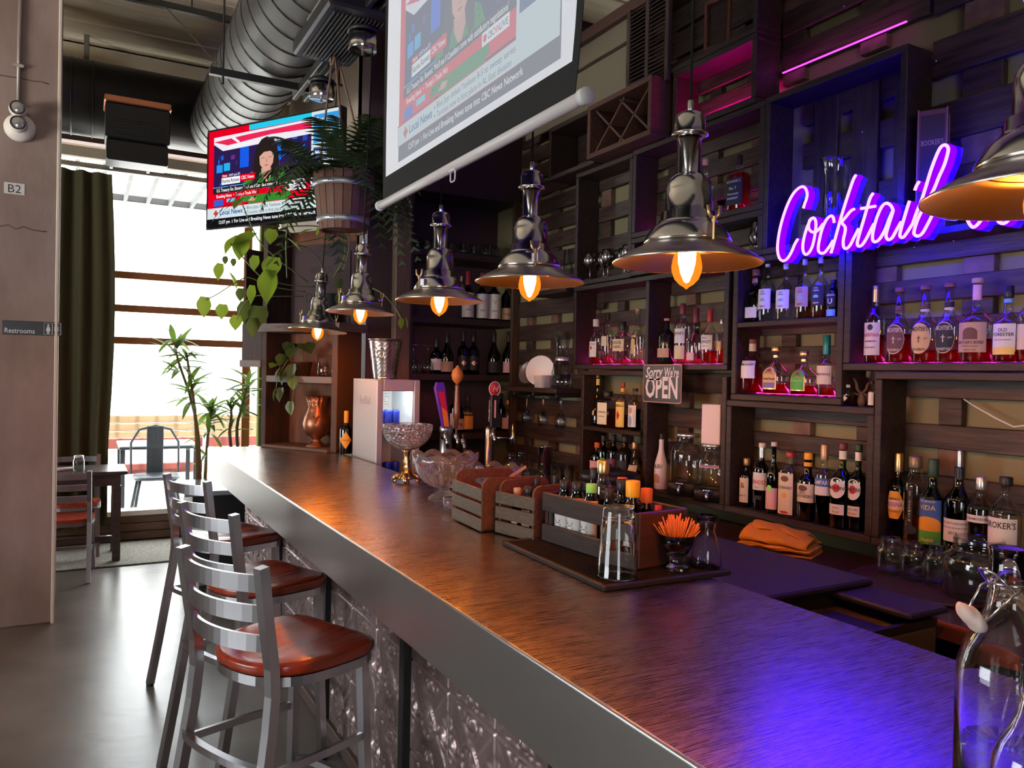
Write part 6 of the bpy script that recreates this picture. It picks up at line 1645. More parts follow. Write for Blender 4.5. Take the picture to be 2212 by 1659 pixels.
tw = thing('folded_towel', 'yellow folded bar towel on the back counter', 'towel', (2.50, 2.22, 0.9205), 0.0)
TOW = M('yellow_cloth', (0.75, 0.33, 0.02), 0.9, bump=(60, 0.5, (1, 1, 1)), vary=(6, (0.6, 0.24, 0.015), (1, 1, 1)))
def cloth_layer(path, x0, x1, seed, rot, dx, dy, th=0.004):
    """one cloth sheet folded along `path` (y, z) and run along x, rumpled"""
    rnd = random.Random(seed)
    ph = [rnd.uniform(0, 6) for _ in range(4)]
    sm = smooth_path([(p[0], 0, p[1]) for p in path], 5)
    n = len(sm); m_ = 16; top = []; fs = []
    for i, p in enumerate(sm):
        for j in range(m_ + 1):
            u = j / m_
            x = x0 + (x1 - x0) * u + 0.006 * math.sin(i * 0.35 + ph[0])
            k = 1 - 0.16 * u + 0.05 * math.sin(u * 5 + ph[1])
            y = p.x * k + 0.006 * math.sin(u * 11 + i * 0.2 + ph[2])
            z = max(0.001, p.z * (1 - 0.30 * u * u) + 0.0035 * math.sin(u * 14 + i * 0.3 + ph[3]) * min(1, p.z / 0.02))
            top.append((x * math.cos(rot) - y * math.sin(rot) + dx, x * math.sin(rot) + y * math.cos(rot) + dy, z))
    for i in range(n - 1):
        for j in range(m_):
            a = i * (m_ + 1) + j
            fs.append((a, a + m_ + 1, a + m_ + 2, a + 1))
    return MB().add(top, fs, 0, True)


def smooth_path(p, n=4):
    q = [Vector(a) for a in p]; out = []
    for i in range(len(q) - 1):
        a = q[max(i - 1, 0)]; b_ = q[i]; c = q[i + 1]; d = q[min(i + 2, len(q) - 1)]
        for k in range(n):
            t = k / n
            out.append(0.5 * ((2 * b_) + (c - a) * t + (2 * a - 5 * b_ + 4 * c - d) * t * t + (3 * b_ - a - 3 * c + d) * t ** 3))
    out.append(q[-1])
    return out


for (nm, path, x0, x1, sd) in (
        ('lower_fold', [(-0.11, 0.002), (0.09, 0.002), (0.115, 0.008), (0.11, 0.018), (0.0, 0.022), (-0.10, 0.02), (-0.115, 0.026), (-0.10, 0.034), (0.08, 0.036)], -0.13, 0.15, 1),
        ('upper_fold', [(0.10, 0.034), (0.0, 0.038), (-0.085, 0.036), (-0.11, 0.05), (-0.085, 0.076), (-0.02, 0.092), (0.06, 0.082), (0.10, 0.06), (0.105, 0.046)], -0.12, 0.14, 2),
        ('top_fold', [(-0.06, 0.088), (-0.03, 0.1), (0.02, 0.104), (0.065, 0.094), (0.10, 0.068)], -0.10, 0.12, 3)):
    o = cloth_layer(path, x0, x1, sd, -1.15, 0.0, 0.02).obj(nm, TOW, tw)
    so = o.modifiers.new('cloth_thickness', 'SOLIDIFY'); so.thickness = 0.005; so.offset = 1.0
random.seed(11)

tray = thing('round_tray', 'dark round tray carrying the mason jars', 'tray', (2.53, 1.60, 0.9205))
MB().lathe([(0, 0), (0.24, 0), (0.26, 0.006), (0.262, 0.014), (0.256, 0.014), (0.24, 0.006), (0, 0.006)], 40).obj('tray_disc', M('dark_brown_tray', (0.05, 0.025, 0.018), 0.4), tray)
for k, (u_args, lb) in enumerate((((2.528, 1.760, 0.928, 0.132, 0.0462), 'clear mason jar nearest the dark upright, with moulded lettering'), ((2.535, 1.675, 0.928, 0.132, 0.0434), 'clear mason jar, second along the round tray'), ((2.539, 1.588, 0.928, 0.143, 0.0438), 'clear mason jar, third along the round tray'), ((2.738, 1.853, 0.928, 0.115, 0.0440), 'clear mason jar behind the first two on the tray'), ((2.781, 1.779, 0.928, 0.111, 0.0433), 'clear mason jar behind the third on the tray'), ((2.523, 1.446, 0.928, 0.191, 0.1024), 'large wide-mouthed clear glass jar on the round tray'))):
    x, y, z, h, r = u_args
    big = r > 0.06
    prf = [(0, 0.004), (r * 0.82, 0), (r * 0.96, 0.005), (r, 0.015), (r, h * 0.62), (r * 0.94, h * 0.7), (r * 0.74, h * 0.78), (r * 0.7, h * 0.8), (r * 0.74, h * 0.82), (r * 0.7, h * 0.85), (r * 0.74, h * 0.88), (r * 0.7, h * 0.91), (r * 0.72, h * 0.97), (r * 0.7, h), (r * 0.66, h), (r * 0.64, h * 0.8), (r * 0.88, h * 0.68), (r * 0.93, h * 0.6), (r * 0.93, 0.016), (0, 0.012)]
    t = thing('mason_jar', lb, 'jar', (x, y, z), 0.4 * k, 'clear jars on the round tray')
    MB().lathe(prf, 30).obj('jar_glass', CLEAR, t)
    MB().tube([(r * 0.76 * math.cos(2 * PI * i / 24), r * 0.76 * math.sin(2 * PI * i / 24), h * 0.79) for i in range(24)], h * 0.012, 6, closed=True).obj('neck_bead', CLEAR, t)
cu = thing('copper_cup', 'pinkish metal cup standing behind the swing-top bottles', 'cup', (2.671, 1.406, 0.920))
MB().lathe([(0, 0), (0.035, 0), (0.042, 0.09), (0.043, 0.092), (0.04, 0.09), (0.034, 0.005), (0, 0.005)], 28).obj('cup_body', M('pink_copper', (0.7, 0.38, 0.3), 0.25, 1.0), cu)

# drink dispensers, fryer-like cooler, paper roll
def dispenser(label, x, y, z, r, h, lidr, ang, text=None):
    t = thing('drink_dispenser', label, 'dispenser', (x, y, z), ang, 'glass drink dispensers')
    MB().lathe([(0, 0), (r * 1.02, 0), (r * 1.02, h * 0.2), (r * 0.96, h * 0.215), (0, h * 0.215)], 28, sq=5).obj('base', BLACK, t)
    MB().lathe([(0, h * 0.22), (r * 0.92, h * 0.22), (r, h * 0.25), (r, h * 0.66), (r * 0.92, h * 0.76), (r * 0.7, h * 0.85), (r * 0.62, h * 0.9), (r * 0.62, h * 0.95)], 28, rad=lambda a, q: 1 + 0.012 * math.sin(a * 18) * math.sin(q * 120)).obj('glass_vessel', CLEAR, t)
    MB().lathe([(0, h * 0.945), (lidr, h * 0.945), (lidr, h * 0.985), (lidr * 0.95, h), (0, h)], 28).obj('lid', C_SILVER, t)
    MB().tube([(-r * 1.0, 0, h * 0.16), (-r - 0.02, 0, h * 0.16), (-r - 0.035, 0, h * 0.14), (-r - 0.045, 0, h * 0.06)], [0.011, 0.012, 0.01, 0.008], 10).tube([(-r - 0.022, -0.02, h * 0.21), (-r - 0.022, 0.02, h * 0.21)], 0.006, 8).cyl(-r - 0.022, 0, h * 0.16, h * 0.21, 0.006, 10).obj('tap', CHROME, t)
    if text:
        lb_ = MB().box(-r - 0.003, -0.045, h * 0.60, -r - 0.001, 0.045, h * 0.65).obj('label', LB_PINK, t)
        MB().text(text, 0.014, at_dir((-r - 0.0035, 0, h * 0.613), (0, -1, 0), (0, 0, 1)), 0, 0.01, maxw=0.085).obj('lettering', INK, lb_)
    return t
DY1 = 2.980; DY2 = 2.791
dispenser('large glass drink dispenser with a black base beside the white rum bottle', 2.665, DY1, 1.0285, 0.083, 1.334-1.0285, 0.06, 0.5)
dispenser('patterned glass drink dispenser with a pink label strip, beside the shelf upright', 2.655, DY2, 1.0285, 0.078, 1.298-1.0285, 0.055, 0.6, 'WHITE SANGRIA')
pr_ = thing('paper_stack', 'white stack of paper napkins standing on a dispenser lid', 'napkins', (2.655, DY2, 1.298+0.0005), 0.3)
MB().bbox(-0.03, -0.05, 0, 0.03, 0.05, 0.19, 0.003).obj('paper_block', M('pinkish_white_paper', (0.75, 0.62, 0.6), 0.8), pr_)

ck = thing('ice_bucket', 'black ribbed round ice tub with a lid behind the syrup box', 'bucket', (2.42, 3.30, 0.9205))
MB().lathe([(0, 0), (0.13, 0), (0.14, 0.01), (0.142, 0.05), (0.147, 0.055), (0.144, 0.1), (0.15, 0.105), (0.15, 0.15), (0, 0.15)], 36).obj('tub', RUBBER, ck)
MB().lathe([(0.151, 0.145), (0.158, 0.15), (0.158, 0.18), (0.15, 0.19), (0.12, 0.195), (0.1, 0.2), (0.06, 0.205), (0.055, 0.215), (0, 0.218)], 36).obj('lid', BLACK, ck)
MB().tube([(-0.08, -0.1, 0.2), (-0.05, -0.06, 0.222), (0.05, 0.06, 0.222), (0.08, 0.1, 0.2)], 0.006, 8).obj('handle', BLACK, ck)

# open sign
os_ = thing('open_sign', 'black metal plate sign with white lettering Sorry We\'re OPEN', 'sign', (2.583, 3.095, 1.482), 0.0)
mb = MB()
def rrect(w, h, r, n=5):
    p = []
    for (cx, cy, a0) in ((w - r, r, -PI / 2), (w - r, h - r, 0), (r, h - r, PI / 2), (r, r, PI)):
        for k in range(n + 1):
            a = a0 + PI / 2 * k / n
            p.append((cx + r * math.cos(a), cy + r * math.sin(a)))
    return p
W_, H_ = 0.30, 0.197
mb.prism(rrect(W_, H_, 0.014), 0, 0.003, xf=lambda x, y, z: (z, -(x - W_ / 2), y))
mb.obj('sign_plate', M('rust_edge', (0.4, 0.2, 0.14), 0.6), os_)
fm = MB().prism(rrect(W_ - 0.012, H_ - 0.012, 0.012), 0, 0.0012, xf=lambda x, y, z: (-z - 0.0002, -(x - W_ / 2 + 0.006), y + 0.006))
fm = fm.obj('black_face', M('enamel_black', (0.02, 0.02, 0.022), 0.35), os_)
SW = M('sign_white', (0.72, 0.66, 0.66), 0.6)
f0 = -0.0022
MB().text('OPEN', 0.15, lambda x, y: (f0, -x, 0.028 + y), 0, 0.025, 0, maxw=0.25, squash=0.8).obj('lettering', SW, fm)
MB().text('Sorry', 0.075, lambda x, y: (f0, 0.065 - x - 0.0, 0.132 + y + (x) * 0.05), 0, 0.02, 0.3, maxw=0.14).obj('lettering', SW, fm)
MB().text("We're", 0.07, lambda x, y: (f0, -0.075 - x, 0.132 + y), 0, 0.02, 0.1, maxw=0.11).obj('lettering', SW, fm)
MB().add([(f0, 0.115, 0.122), (f0, -0.005, 0.126), (f0, 0.02, 0.116), (f0, 0.09, 0.114)], [(0, 1, 2, 3)]).obj('underline', SW, fm)

# upper back bar objects
for k, (u, v) in enumerate(((1270,590), (1283,588), (1303,586), (1325,585), (1345,580))):
    yy = (3.84, 3.77, 3.66, 3.57, 3.47)[k]
    wineglass('tarnished silver goblet on the upper shelf, %s from the tall upright' % tn[k], 2.64 + 0.05 * (k % 2), yy, 2.1805, 0.16, 0.042, 'silver goblets on the upper shelf', False, 'silver_goblet', M('tarnished_silver', (0.35, 0.32, 0.33), 0.25, 1.0), 0.4)
tag(MB().lathe([(0, 0.006), (0.028, 0.0), (0.03, 0.004), (0.03, 0.24), (0.028, 0.24), (0.027, 0.01), (0, 0.01)], 20).obj('tall_cylinder_glass', CLEAR, loc=(2.62, 4.05, 2.15)), 'tall straight cylinder glass on a ledge beside the goblets', 'glass')
MB().bbox(2.56, 3.98, 2.12, 2.752, 4.4, 2.149, 0.003).obj('shelf_ledge', DARKWOOD, wall_right)
PW = M('blackened_silver', (0.16, 0.15, 0.17), 0.25, 1.0)
pi = thing('silver_pitcher', 'blackened silver lidded pitcher in the small shelf box', 'pitcher', (2.66, 2.539, 2.1855), 0.6)
MB().lathe([(0, 0), (0.03, 0), (0.034, 0.006), (0.022, 0.018), (0.03, 0.03), (0.044, 0.05), (0.047, 0.07), (0.04, 0.095), (0.033, 0.115), (0.036, 0.13), (0.03, 0.138), (0.012, 0.146), (0.004, 0.152), (0.007, 0.158), (0, 0.164)], 24).obj('pitcher_body', PW, pi)
MB().tube([(0.04, 0, 0.12), (0.065, 0, 0.125), (0.07, 0, 0.09), (0.045, 0, 0.05)], 0.004, 8).obj('handle', PW, pi)
MB().tube([(-0.042, 0, 0.06), (-0.058, 0, 0.09), (-0.068, 0, 0.125)], [0.009, 0.007, 0.005], 8).obj('spout', PW, pi)

vz = thing('glass_vase', 'tall fluted clear glass flower vase with a flared rim, behind the neon sign', 'vase', (2.665, 2.139, 2.1855))
vh = 2.512 - 2.1855
MB().lathe([(0, 0.006), (0.05, 0.0), (0.052, 0.006), (0.05, vh * 0.3), (0.047, vh * 0.6), (0.048, vh * 0.8), (0.056, vh * 0.94), (0.064, vh), (0.0625, vh), (0.054, vh * 0.94), (0.046, vh * 0.8), (0.045, vh * 0.6), (0.048, 0.02), (0, 0.02)], 48, rad=lambda a, z: 1 + 0.02 * math.cos(16 * a)).obj('vase_glass', CLEAR, vz)
wb = thing('whiskey_gift_box', 'dark wooden whiskey gift box standing on the upper shelf', 'box', (2.66, 1.726, 2.156), 0.5)
bh = 2.579 - 2.156
MB().bbox(-0.05, -0.045, 0, 0.05, 0.045, bh, 0.003).obj('box_body', M('gift_box_wood', (0.16, 0.05, 0.035), 0.55), wb)
for (a, c) in ((-0.05, -0.045), (-0.05, 0.045), (0.05, -0.045)):
    MB().bbox(a - 0.003, c - 0.003, 0, a + 0.003, c + 0.003, bh + 0.002, 0.001).obj('edge_strip', M('gift_box_edge', (0.3, 0.11, 0.07), 0.5), wb)
MB().box(-0.0508, -0.038, 0.02, -0.0503, 0.038, bh - 0.02).obj('dark_panel', M('gift_box_panel', (0.05, 0.02, 0.02), 0.5), wb)
MB().text("BOOKER'S", 0.026, at_dir((-0.0512, 0.0, bh * 0.70), (0, -1, 0), (0, 0, 1)), 0, 0.015, maxw=0.07).obj('lettering', M('gift_box_print', (0.4, 0.22, 0.12), 0.5), wb)
dc = thing('carved_deer', 'small carved wooden deer head ornament on the low ledge', 'ornament', (2.655, 1.987, 1.5155), 0.4)
DW = M('carved_brown_wood', (0.09, 0.045, 0.03), 0.6)
MB().lathe([(0, 0.0), (0.012, 0.0), (0.017, 0.02), (0.013, 0.04), (0.008, 0.055), (0, 0.06)], 14, rad=lambda a, z: 1 + 0.25 * math.cos(a)).obj('head', DW, dc)
MB().tube([(0, 0.004, 0.05), (0.0, 0.018, 0.07), (0.0, 0.02, 0.09), (0, 0.032, 0.11)], [0.006, 0.007, 0.006, 0.003], 6).tube([(0, -0.004, 0.05), (0.0, -0.018, 0.07), (0.0, -0.02, 0.085), (0, -0.034, 0.1)], [0.006, 0.007, 0.006, 0.003], 6).obj('antlers', DW, dc)
MB().tube([(0, 0.01, 0.045), (0, 0.028, 0.05)], [0.006, 0.002], 6).tube([(0, -0.01, 0.045), (0, -0.028, 0.05)], [0.006, 0.002], 6).obj('ears', DW, dc)
wl = MB().tube([(2.745, 1.641, 1.557), (2.74, 1.592, 1.53), (2.735, 1.525, 1.497), (2.735, 1.464, 1.471), (2.735, 1.413, 1.48)], 0.003, 6)
tag(wl.obj('white_cable', WHITE), 'white cable running slanting across the pallet boards', 'cable')
for k, p in enumerate(((2.75, 1.849, 2.124), (2.75, 1.697, 2.127), (2.75, 1.783, 2.803), (2.75, 2.191, 3.168), (2.75, 2.087, 2.621))):
    MB().lathe([(0, -0.003), (0.003, -0.003), (0.005, 0.0), (0.004, 0.002), (0, 0.002)], 10).obj('screw', CHROME, wall_right, loc=p).rotation_euler = (0, PI / 2, 0)

# ================================================================== television and projection screen showing the same broadcast
def glow(col, s):
    k = 'glow_%02x%02x%02x_%d' % (int(col[0] * 99), int(col[1] * 99), int(col[2] * 99), int(s * 100))
    return emis(k, col, s)


class Pic:
    """broadcast picture, w x h metres, laid out in fractions; local x to the viewer's right, y away from the viewer, z up"""
    def __init__(self, w, h, cmap, s):
        self.w, self.h, self.cmap, self.s = w, h, cmap, s
        self.mb = MB(); self.mats = []; self.n = 0

    def mi(self, col):
        m = glow(self.cmap(col), self.s)
        if m not in self.mats:
            self.mats.append(m)
        return self.mats.index(m)

    def poly(self, pts, col):
        self.n += 1
        y = -0.0001 - 0.00003 * self.n
        self.mb.add([(p[0] * self.w, y, p[1] * self.h) for p in pts], [tuple(range(len(pts)))], self.mi(col))

    def rect(self, a, b, c, d, col):
        self.poly([(a, b), (c, b), (c, d), (a, d)], col)

    def blob(self, cx, cy, rx, ry, col, n=20):
        self.poly([(cx + rx * math.cos(2 * PI * k / n), cy + ry * math.sin(2 * PI * k / n)) for k in range(n)], col)

    def text(self, s, x0, y0, size, col, x1=None, bold=0.015, left=True):
        self.n += 1
        y = -0.0001 - 0.00003 * self.n
        vs, fs = text_poly(s, bold, 0)
        w = max(v[0] for v in vs) - min(v[0] for v in vs); mn = min(v[0] for v in vs)
        k = size * self.h
        kx = k if x1 is None else (x1 - x0) * self.w / w
        self.mb.add([(x0 * self.w + (v[0] - mn) * kx, y, y0 * self.h + v[1] * k) for v in vs], fs, self.mi(col))


def broadcast(p):
    R_, WH, BK = (0.75, 0.0, 0.015), (0.85, 0.87, 0.9), (0.006, 0.006, 0.008)
    p.rect(0, 0, 1, 1, BK)
    p.rect(0, 0.09, 0.8, 1, R_)
    p.rect(0.33, 0.945, 0.80, 1, (0.02, 0.55, 0.78))
    p.rect(0.045, 0.30, 0.80, 0.93, (0.025, 0.012, 0.075))
    random.seed(3)
    for k in range(34):
        u = random.uniform(0.05, 0.76); v = random.uniform(0.42, 0.78)
        w = random.uniform(0.01, 0.05); h = random.uniform(0.015, 0.07)
        p.rect(u, v, min(u + w, 0.8), v + h, random.choice(((0.08, 0.02, 0.22), (0.02, 0.06, 0.4), (0.01, 0.12, 0.65), (0.14, 0.03, 0.2), (0.03, 0.02, 0.12))))
    p.rect(0.26, 0.58, 0.33, 0.8, (0.01, 0.1, 0.75)); p.rect(0.07, 0.56, 0.12, 0.64, (0.02, 0.3, 0.8)); p.rect(0.13, 0.57, 0.18, 0.65, (0.02, 0.42, 0.8))
    p.rect(0.5, 0.6, 0.58, 0.78, (0.01, 0.15, 0.75))
    p.poly([(0.045, 0.93), (0.045, 0.86), (0.12, 0.78), (0.8, 0.80), (0.8, 0.94)], (0.8, 0.78, 0.85))
    p.poly([(0.045, 0.885), (0.16, 0.83), (0.5, 0.865), (0.8, 0.85), (0.8, 0.92), (0.3, 0.905)], (0.78, 0.02, 0.09))
    p.poly([(0.13, 0.79), (0.3, 0.80), (0.42, 0.81), (0.3, 0.835), (0.18, 0.83)], (0.85, 0.85, 0.88))
    p.poly([(0.18, 0.905), (0.24, 0.84), (0.26, 0.845), (0.21, 0.91)], (0.85, 0.8, 0.85))
    # presenter: dark hair, face, green patterned blouse
    HA, SK, GR, GD = (0.02, 0.013, 0.012), (0.62, 0.33, 0.25), (0.035, 0.24, 0.03), (0.01, 0.06, 0.014)
    p.poly([(0.26, 0.23), (0.29, 0.42), (0.35, 0.52), (0.42, 0.55), (0.55, 0.55), (0.60, 0.50), (0.63, 0.40), (0.66, 0.23)], GR)
    for k in range(46):
        u = random.uniform(0.29, 0.63); v = random.uniform(0.25, 0.5)
        a = random.uniform(0, PI)
        p.poly([(u - 0.012 * math.cos(a), v - 0.012), (u, v - 0.004), (u + 0.013 * math.cos(a), v + 0.014), (u - 0.004, v + 0.006)], GD)
    p.poly([(0.36, 0.40), (0.37, 0.62), (0.39, 0.76), (0.43, 0.83), (0.47, 0.85), (0.52, 0.82), (0.55, 0.74), (0.565, 0.6), (0.565, 0.42), (0.53, 0.40), (0.51, 0.5), (0.42, 0.5), (0.40, 0.40)], HA)
    p.poly([(0.43, 0.54), (0.435, 0.47), (0.475, 0.37), (0.51, 0.47), (0.505, 0.54)], SK)
    p.poly([(0.415, 0.66), (0.42, 0.58), (0.445, 0.53), (0.47, 0.515), (0.495, 0.53), (0.52, 0.58), (0.525, 0.66), (0.51, 0.73), (0.47, 0.75), (0.43, 0.73)], (0.68, 0.37, 0.28))
    p.poly([(0.415, 0.66), (0.43, 0.74), (0.47, 0.765), (0.515, 0.74), (0.527, 0.66), (0.50, 0.70), (0.45, 0.70)], HA)
    p.rect(0.432, 0.640, 0.455, 0.645, (0.12, 0.05, 0.04)); p.rect(0.485, 0.640, 0.508, 0.645, (0.12, 0.05, 0.04))
    p.poly([(0.468, 0.64), (0.462, 0.595), (0.48, 0.592), (0.474, 0.64)], (0.56, 0.28, 0.21))
    p.poly([(0.45, 0.566), (0.47, 0.573), (0.492, 0.566), (0.47, 0.557)], (0.45, 0.12, 0.11))
    # captions
    p.rect(0.115, 0.505, 0.165, 0.535, R_); p.text('Ottawa', 0.12, 0.511, 0.03, WH, 0.16)
    p.text('12:07 p.m. ET', 0.175, 0.511, 0.032, WH, 0.265)
    p.rect(0.115, 0.43, 0.265, 0.50, WH); p.text('Karina Roman', 0.122, 0.45, 0.05, (0.03, 0.03, 0.04), 0.258)
    p.rect(0.265, 0.44, 0.385, 0.51, R_); p.text('CBC News', 0.275, 0.46, 0.05, WH, 0.375)
    p.rect(0.045, 0.405, 0.17, 0.412, (0.1, 0.45, 0.8)); p.rect(0.18, 0.405, 0.3, 0.412, (0.1, 0.45, 0.8))
    p.rect(0.045, 0.345, 0.80, 0.402, (0.012, 0.012, 0.016))
    p.text("U.S. Treasury Sec. Bessent: 'We'll see if Canadians come with satisfactory negotiations'", 0.075, 0.36, 0.05, WH, 0.76)
    p.rect(0.045, 0.285, 0.80, 0.343, R_); p.text("Breaking News  \u2022  Trump's Trade War", 0.075, 0.30, 0.045, WH, 0.40)
    p.rect(0.615, 0.283, 0.765, 0.347, WH); p.text('CBC', 0.648, 0.30, 0.045, (0.1, 0.1, 0.12), 0.685); p.text('NN', 0.687, 0.30, 0.045, (0.7, 0.02, 0.03), 0.71); p.text('LIVE', 0.712, 0.30, 0.045, (0.1, 0.1, 0.12), 0.758)
    p.blob(0.632, 0.316, 0.010, 0.019, (0.7, 0.03, 0.03))
    p.rect(0.055, 0.215, 0.13, 0.278, (0.03, 0.12, 0.6)); p.rect(0.16, 0.245, 0.23, 0.28, (0.15, 0.6, 0.75))
    p.rect(0.045, 0.205, 0.8, 0.215, (0.02, 0.015, 0.06))
    p.poly([(0.33, 0.205), (0.36, 0.26), (0.42, 0.28), (0.62, 0.28), (0.64, 0.205)], GR)
    p.poly([(0.33, 0.235), (0.36, 0.27), (0.40, 0.255), (0.38, 0.225)], SK)
    p.rect(0.0, 0.197, 0.31, 0.21, R_)
    # weather column at the side of the picture
    p.rect(0.80, 0.19, 1, 1, (0.62, 0.72, 0.75))
    p.rect(0.815, 0.30, 0.99, 0.66, (0.06, 0.09, 0.24)); p.text('Montr\u00e9al', 0.83, 0.58, 0.07, WH, 0.95)
    p.blob(0.905, 0.50, 0.035, 0.04, WH); p.blob(0.93, 0.515, 0.03, 0.035, WH)
    for k in range(5):
        p.poly([(0.88 + k * 0.014, 0.455), (0.874 + k * 0.014, 0.415), (0.877 + k * 0.014, 0.415), (0.883 + k * 0.014, 0.455)], WH)
    p.rect(0.815, 0.70, 0.99, 0.97, (0.04, 0.3, 0.7)); p.text('Toronto', 0.83, 0.90, 0.06, WH, 0.95)
    p.blob(0.905, 0.80, 0.04, 0.05, (0.8, 0.85, 0.9))
    # local strip and ticker
    p.rect(0, 0.088, 1, 0.198, (0.62, 0.72, 0.75))
    for a in range(4):
        ang = PI / 2 * a
        p.blob(0.072 + 0.011 * math.cos(ang), 0.143 + 0.0195 * math.sin(ang), 0.008, 0.0145, (0.62, 0.04, 0.03), 10)
    p.blob(0.072, 0.143, 0.008, 0.0145, (0.62, 0.04, 0.03), 12)
    p.text('Local News', 0.105, 0.122, 0.07, (0.02, 0.09, 0.34), 0.29, 0.02)
    p.rect(0.305, 0.155, 0.312, 0.168, (0.02, 0.12, 0.4)); p.rect(0.305, 0.112, 0.312, 0.125, (0.02, 0.12, 0.4))
    p.text('Blue Jays defeat Yankees 8-5 to sweep series', 0.325, 0.15, 0.046, (0.06, 0.07, 0.08), 0.80, 0.0)
    p.text('Toronto now in first place in AL East division', 0.325, 0.102, 0.046, (0.06, 0.07, 0.08), 0.78, 0.0)
    p.text('12:07 pm', 0.10, 0.03, 0.05, WH, 0.19)
    p.rect(0.205, 0.028, 0.212, 0.062, (0.5, 0.3, 0.3))
    p.text('For Live and Breaking News tune into CBC News Network', 0.225, 0.03, 0.05, WH, 0.84)


# television on an arm, turned towards the stools
p0 = Vector((0.705, 5.456, 2.515)); p1 = Vector((1.312, 4.482, 2.515))
ex = (p1 - p0); W_TV = ex.length; ang = math.atan2(ex.y, ex.x)
tv = thing('television', 'large flat television showing a news presenter, mounted above the corner plants', 'tv', tuple(p0), ang)
HT = 0.648
MB().bbox(0, 0.0, 0, W_TV, 0.045, HT, 0.006).obj('tv_casing', M('tv_black', (0.01, 0.01, 0.011), 0.25), tv)
bz = MB()
bz.bbox(0, -0.008, 0, W_TV, 0.0, 0.012, 0.003).bbox(0, -0.008, HT - 0.01, W_TV, 0, HT, 0.003).bbox(0, -0.008, 0.012, 0.01, 0, HT - 0.01, 0.003).bbox(W_TV - 0.01, -0.008, 0.012, W_TV, 0, HT - 0.01, 0.003)
bz.obj('bezel', M('tv_black', (0.01, 0.01, 0.011), 0.25), tv)
pic = Pic(W_TV - 0.02, HT - 0.022, lambda c: c, 1.25)
broadcast(pic)
sc_ = pic.mb.obj('screen', pic.mats, tv); sc_.location = (0.01, -0.001, 0.012)
MB().bbox(W_TV * 0.4, 0.045, 0.2, W_TV * 0.6, 0.1, 0.45, 0.005).tube([(W_TV / 2, 0.1, 0.33), (W_TV / 2 + 0.1, 0.22, 0.33), (W_TV / 2 + 0.05, 0.36, 0.33)], 0.018, 8).obj('wall_arm', BLACKM, tv)

# pull-down projection screen hanging over the counter
scn = thing('projection_screen', 'pull-down projection screen hanging over the bar, showing a news broadcast', 'screen', (1.05, 3.01, 0))
CLOTH = M('glowing_screen_cloth', (0.62, 0.63, 0.66), 0.9, emit=(0.5, 0.52, 0.58), es=0.55)  # cloth glows in place of the projector light that falls on it
# local x = towards the viewer's right along the screen (world -y)
scn.rotation_euler = (0, 0, -PI / 2)
LS = 1.435
vs = []; fs = []; nz = 24
for j in range(nz + 1):
    z = 2.305 + (4.28 - 2.305) * j / nz
    e = 0.035 * max(0.0, 1 - (z - 2.305) / 0.35) ** 2
    vs += [(0.0 + e * 0.3, 0, z), (0.032 + e * 0.3, 0, z), (LS - 0.03 - e, 0, z), (LS - e, 0, z)]
f_b = []; f_c = []
for j in range(nz):
    a = j * 4
    f_b += [(a, a + 1, a + 5, a + 4), (a + 2, a + 3, a + 7, a + 6)]
    (f_b if j == 0 else f_c).append((a + 1, a + 2, a + 6, a + 5))
cl_ = MB().add(vs, f_c).obj('cloth', CLOTH, scn)
MB().add(vs, f_b).obj('black_border', M('screen_border', (0.012, 0.012, 0.013), 0.8), scn)
MB().add([(v[0], 0.002, v[2]) for v in vs], [tuple(reversed(f)) for f in f_b + f_c]).obj('cloth_back', M('screen_back', (0.03, 0.03, 0.03), 0.9), scn)
WBM = M('white_weight_bar', (0.72, 0.66, 0.64), 0.35)
MB().tube([(-0.02, 0, 2.283), (0.5, 0, 2.283), (LS + 0.012, 0, 2.283)], 0.017, 20).obj('weight_bar', WBM, scn)
for x in (-0.022, LS + 0.002):
    MB().tube([(x - 0.006, 0, 2.283), (x + 0.018, 0, 2.283)], 0.0205, 20).obj('end_cap', WHITE, scn)
hx = 3.01 - 2.312
MB().tube([(hx - 0.018, -0.006, 2.272), (hx - 0.018, -0.006, 2.238), (hx - 0.012, -0.006, 2.232), (hx + 0.012, -0.006, 2.232), (hx + 0.018, -0.006, 2.238), (hx + 0.018, -0.006, 2.272)], 0.0028, 8).bbox(hx - 0.022, -0.012, 2.264, hx + 0.022, 0.004, 2.276, 0.002).obj('pull_handle', WHITE, scn)
MB().bbox(-0.08, -0.05, 4.24, LS + 0.08, 0.07, 4.33, 0.01).obj('screen_housing', WHITE, scn)


def wash(c):
    # projector light on the pale cloth is mixed into the picture colours
    return tuple(min(1.0, 0.30 + 0.03 * i + 0.48 * q) if max(c) > 0.02 else (0.33, 0.345, 0.38)[i] for i, q in enumerate(c))


PW2, PH2 = 1.155, 0.65
pic2 = Pic(PW2, PH2, wash, 1.0)
broadcast(pic2)
o = pic2.mb.obj('projected_picture', pic2.mats, cl_); o.location = (3.01 - 2.833, -0.0005, 2.47 - 0.088 * PH2)

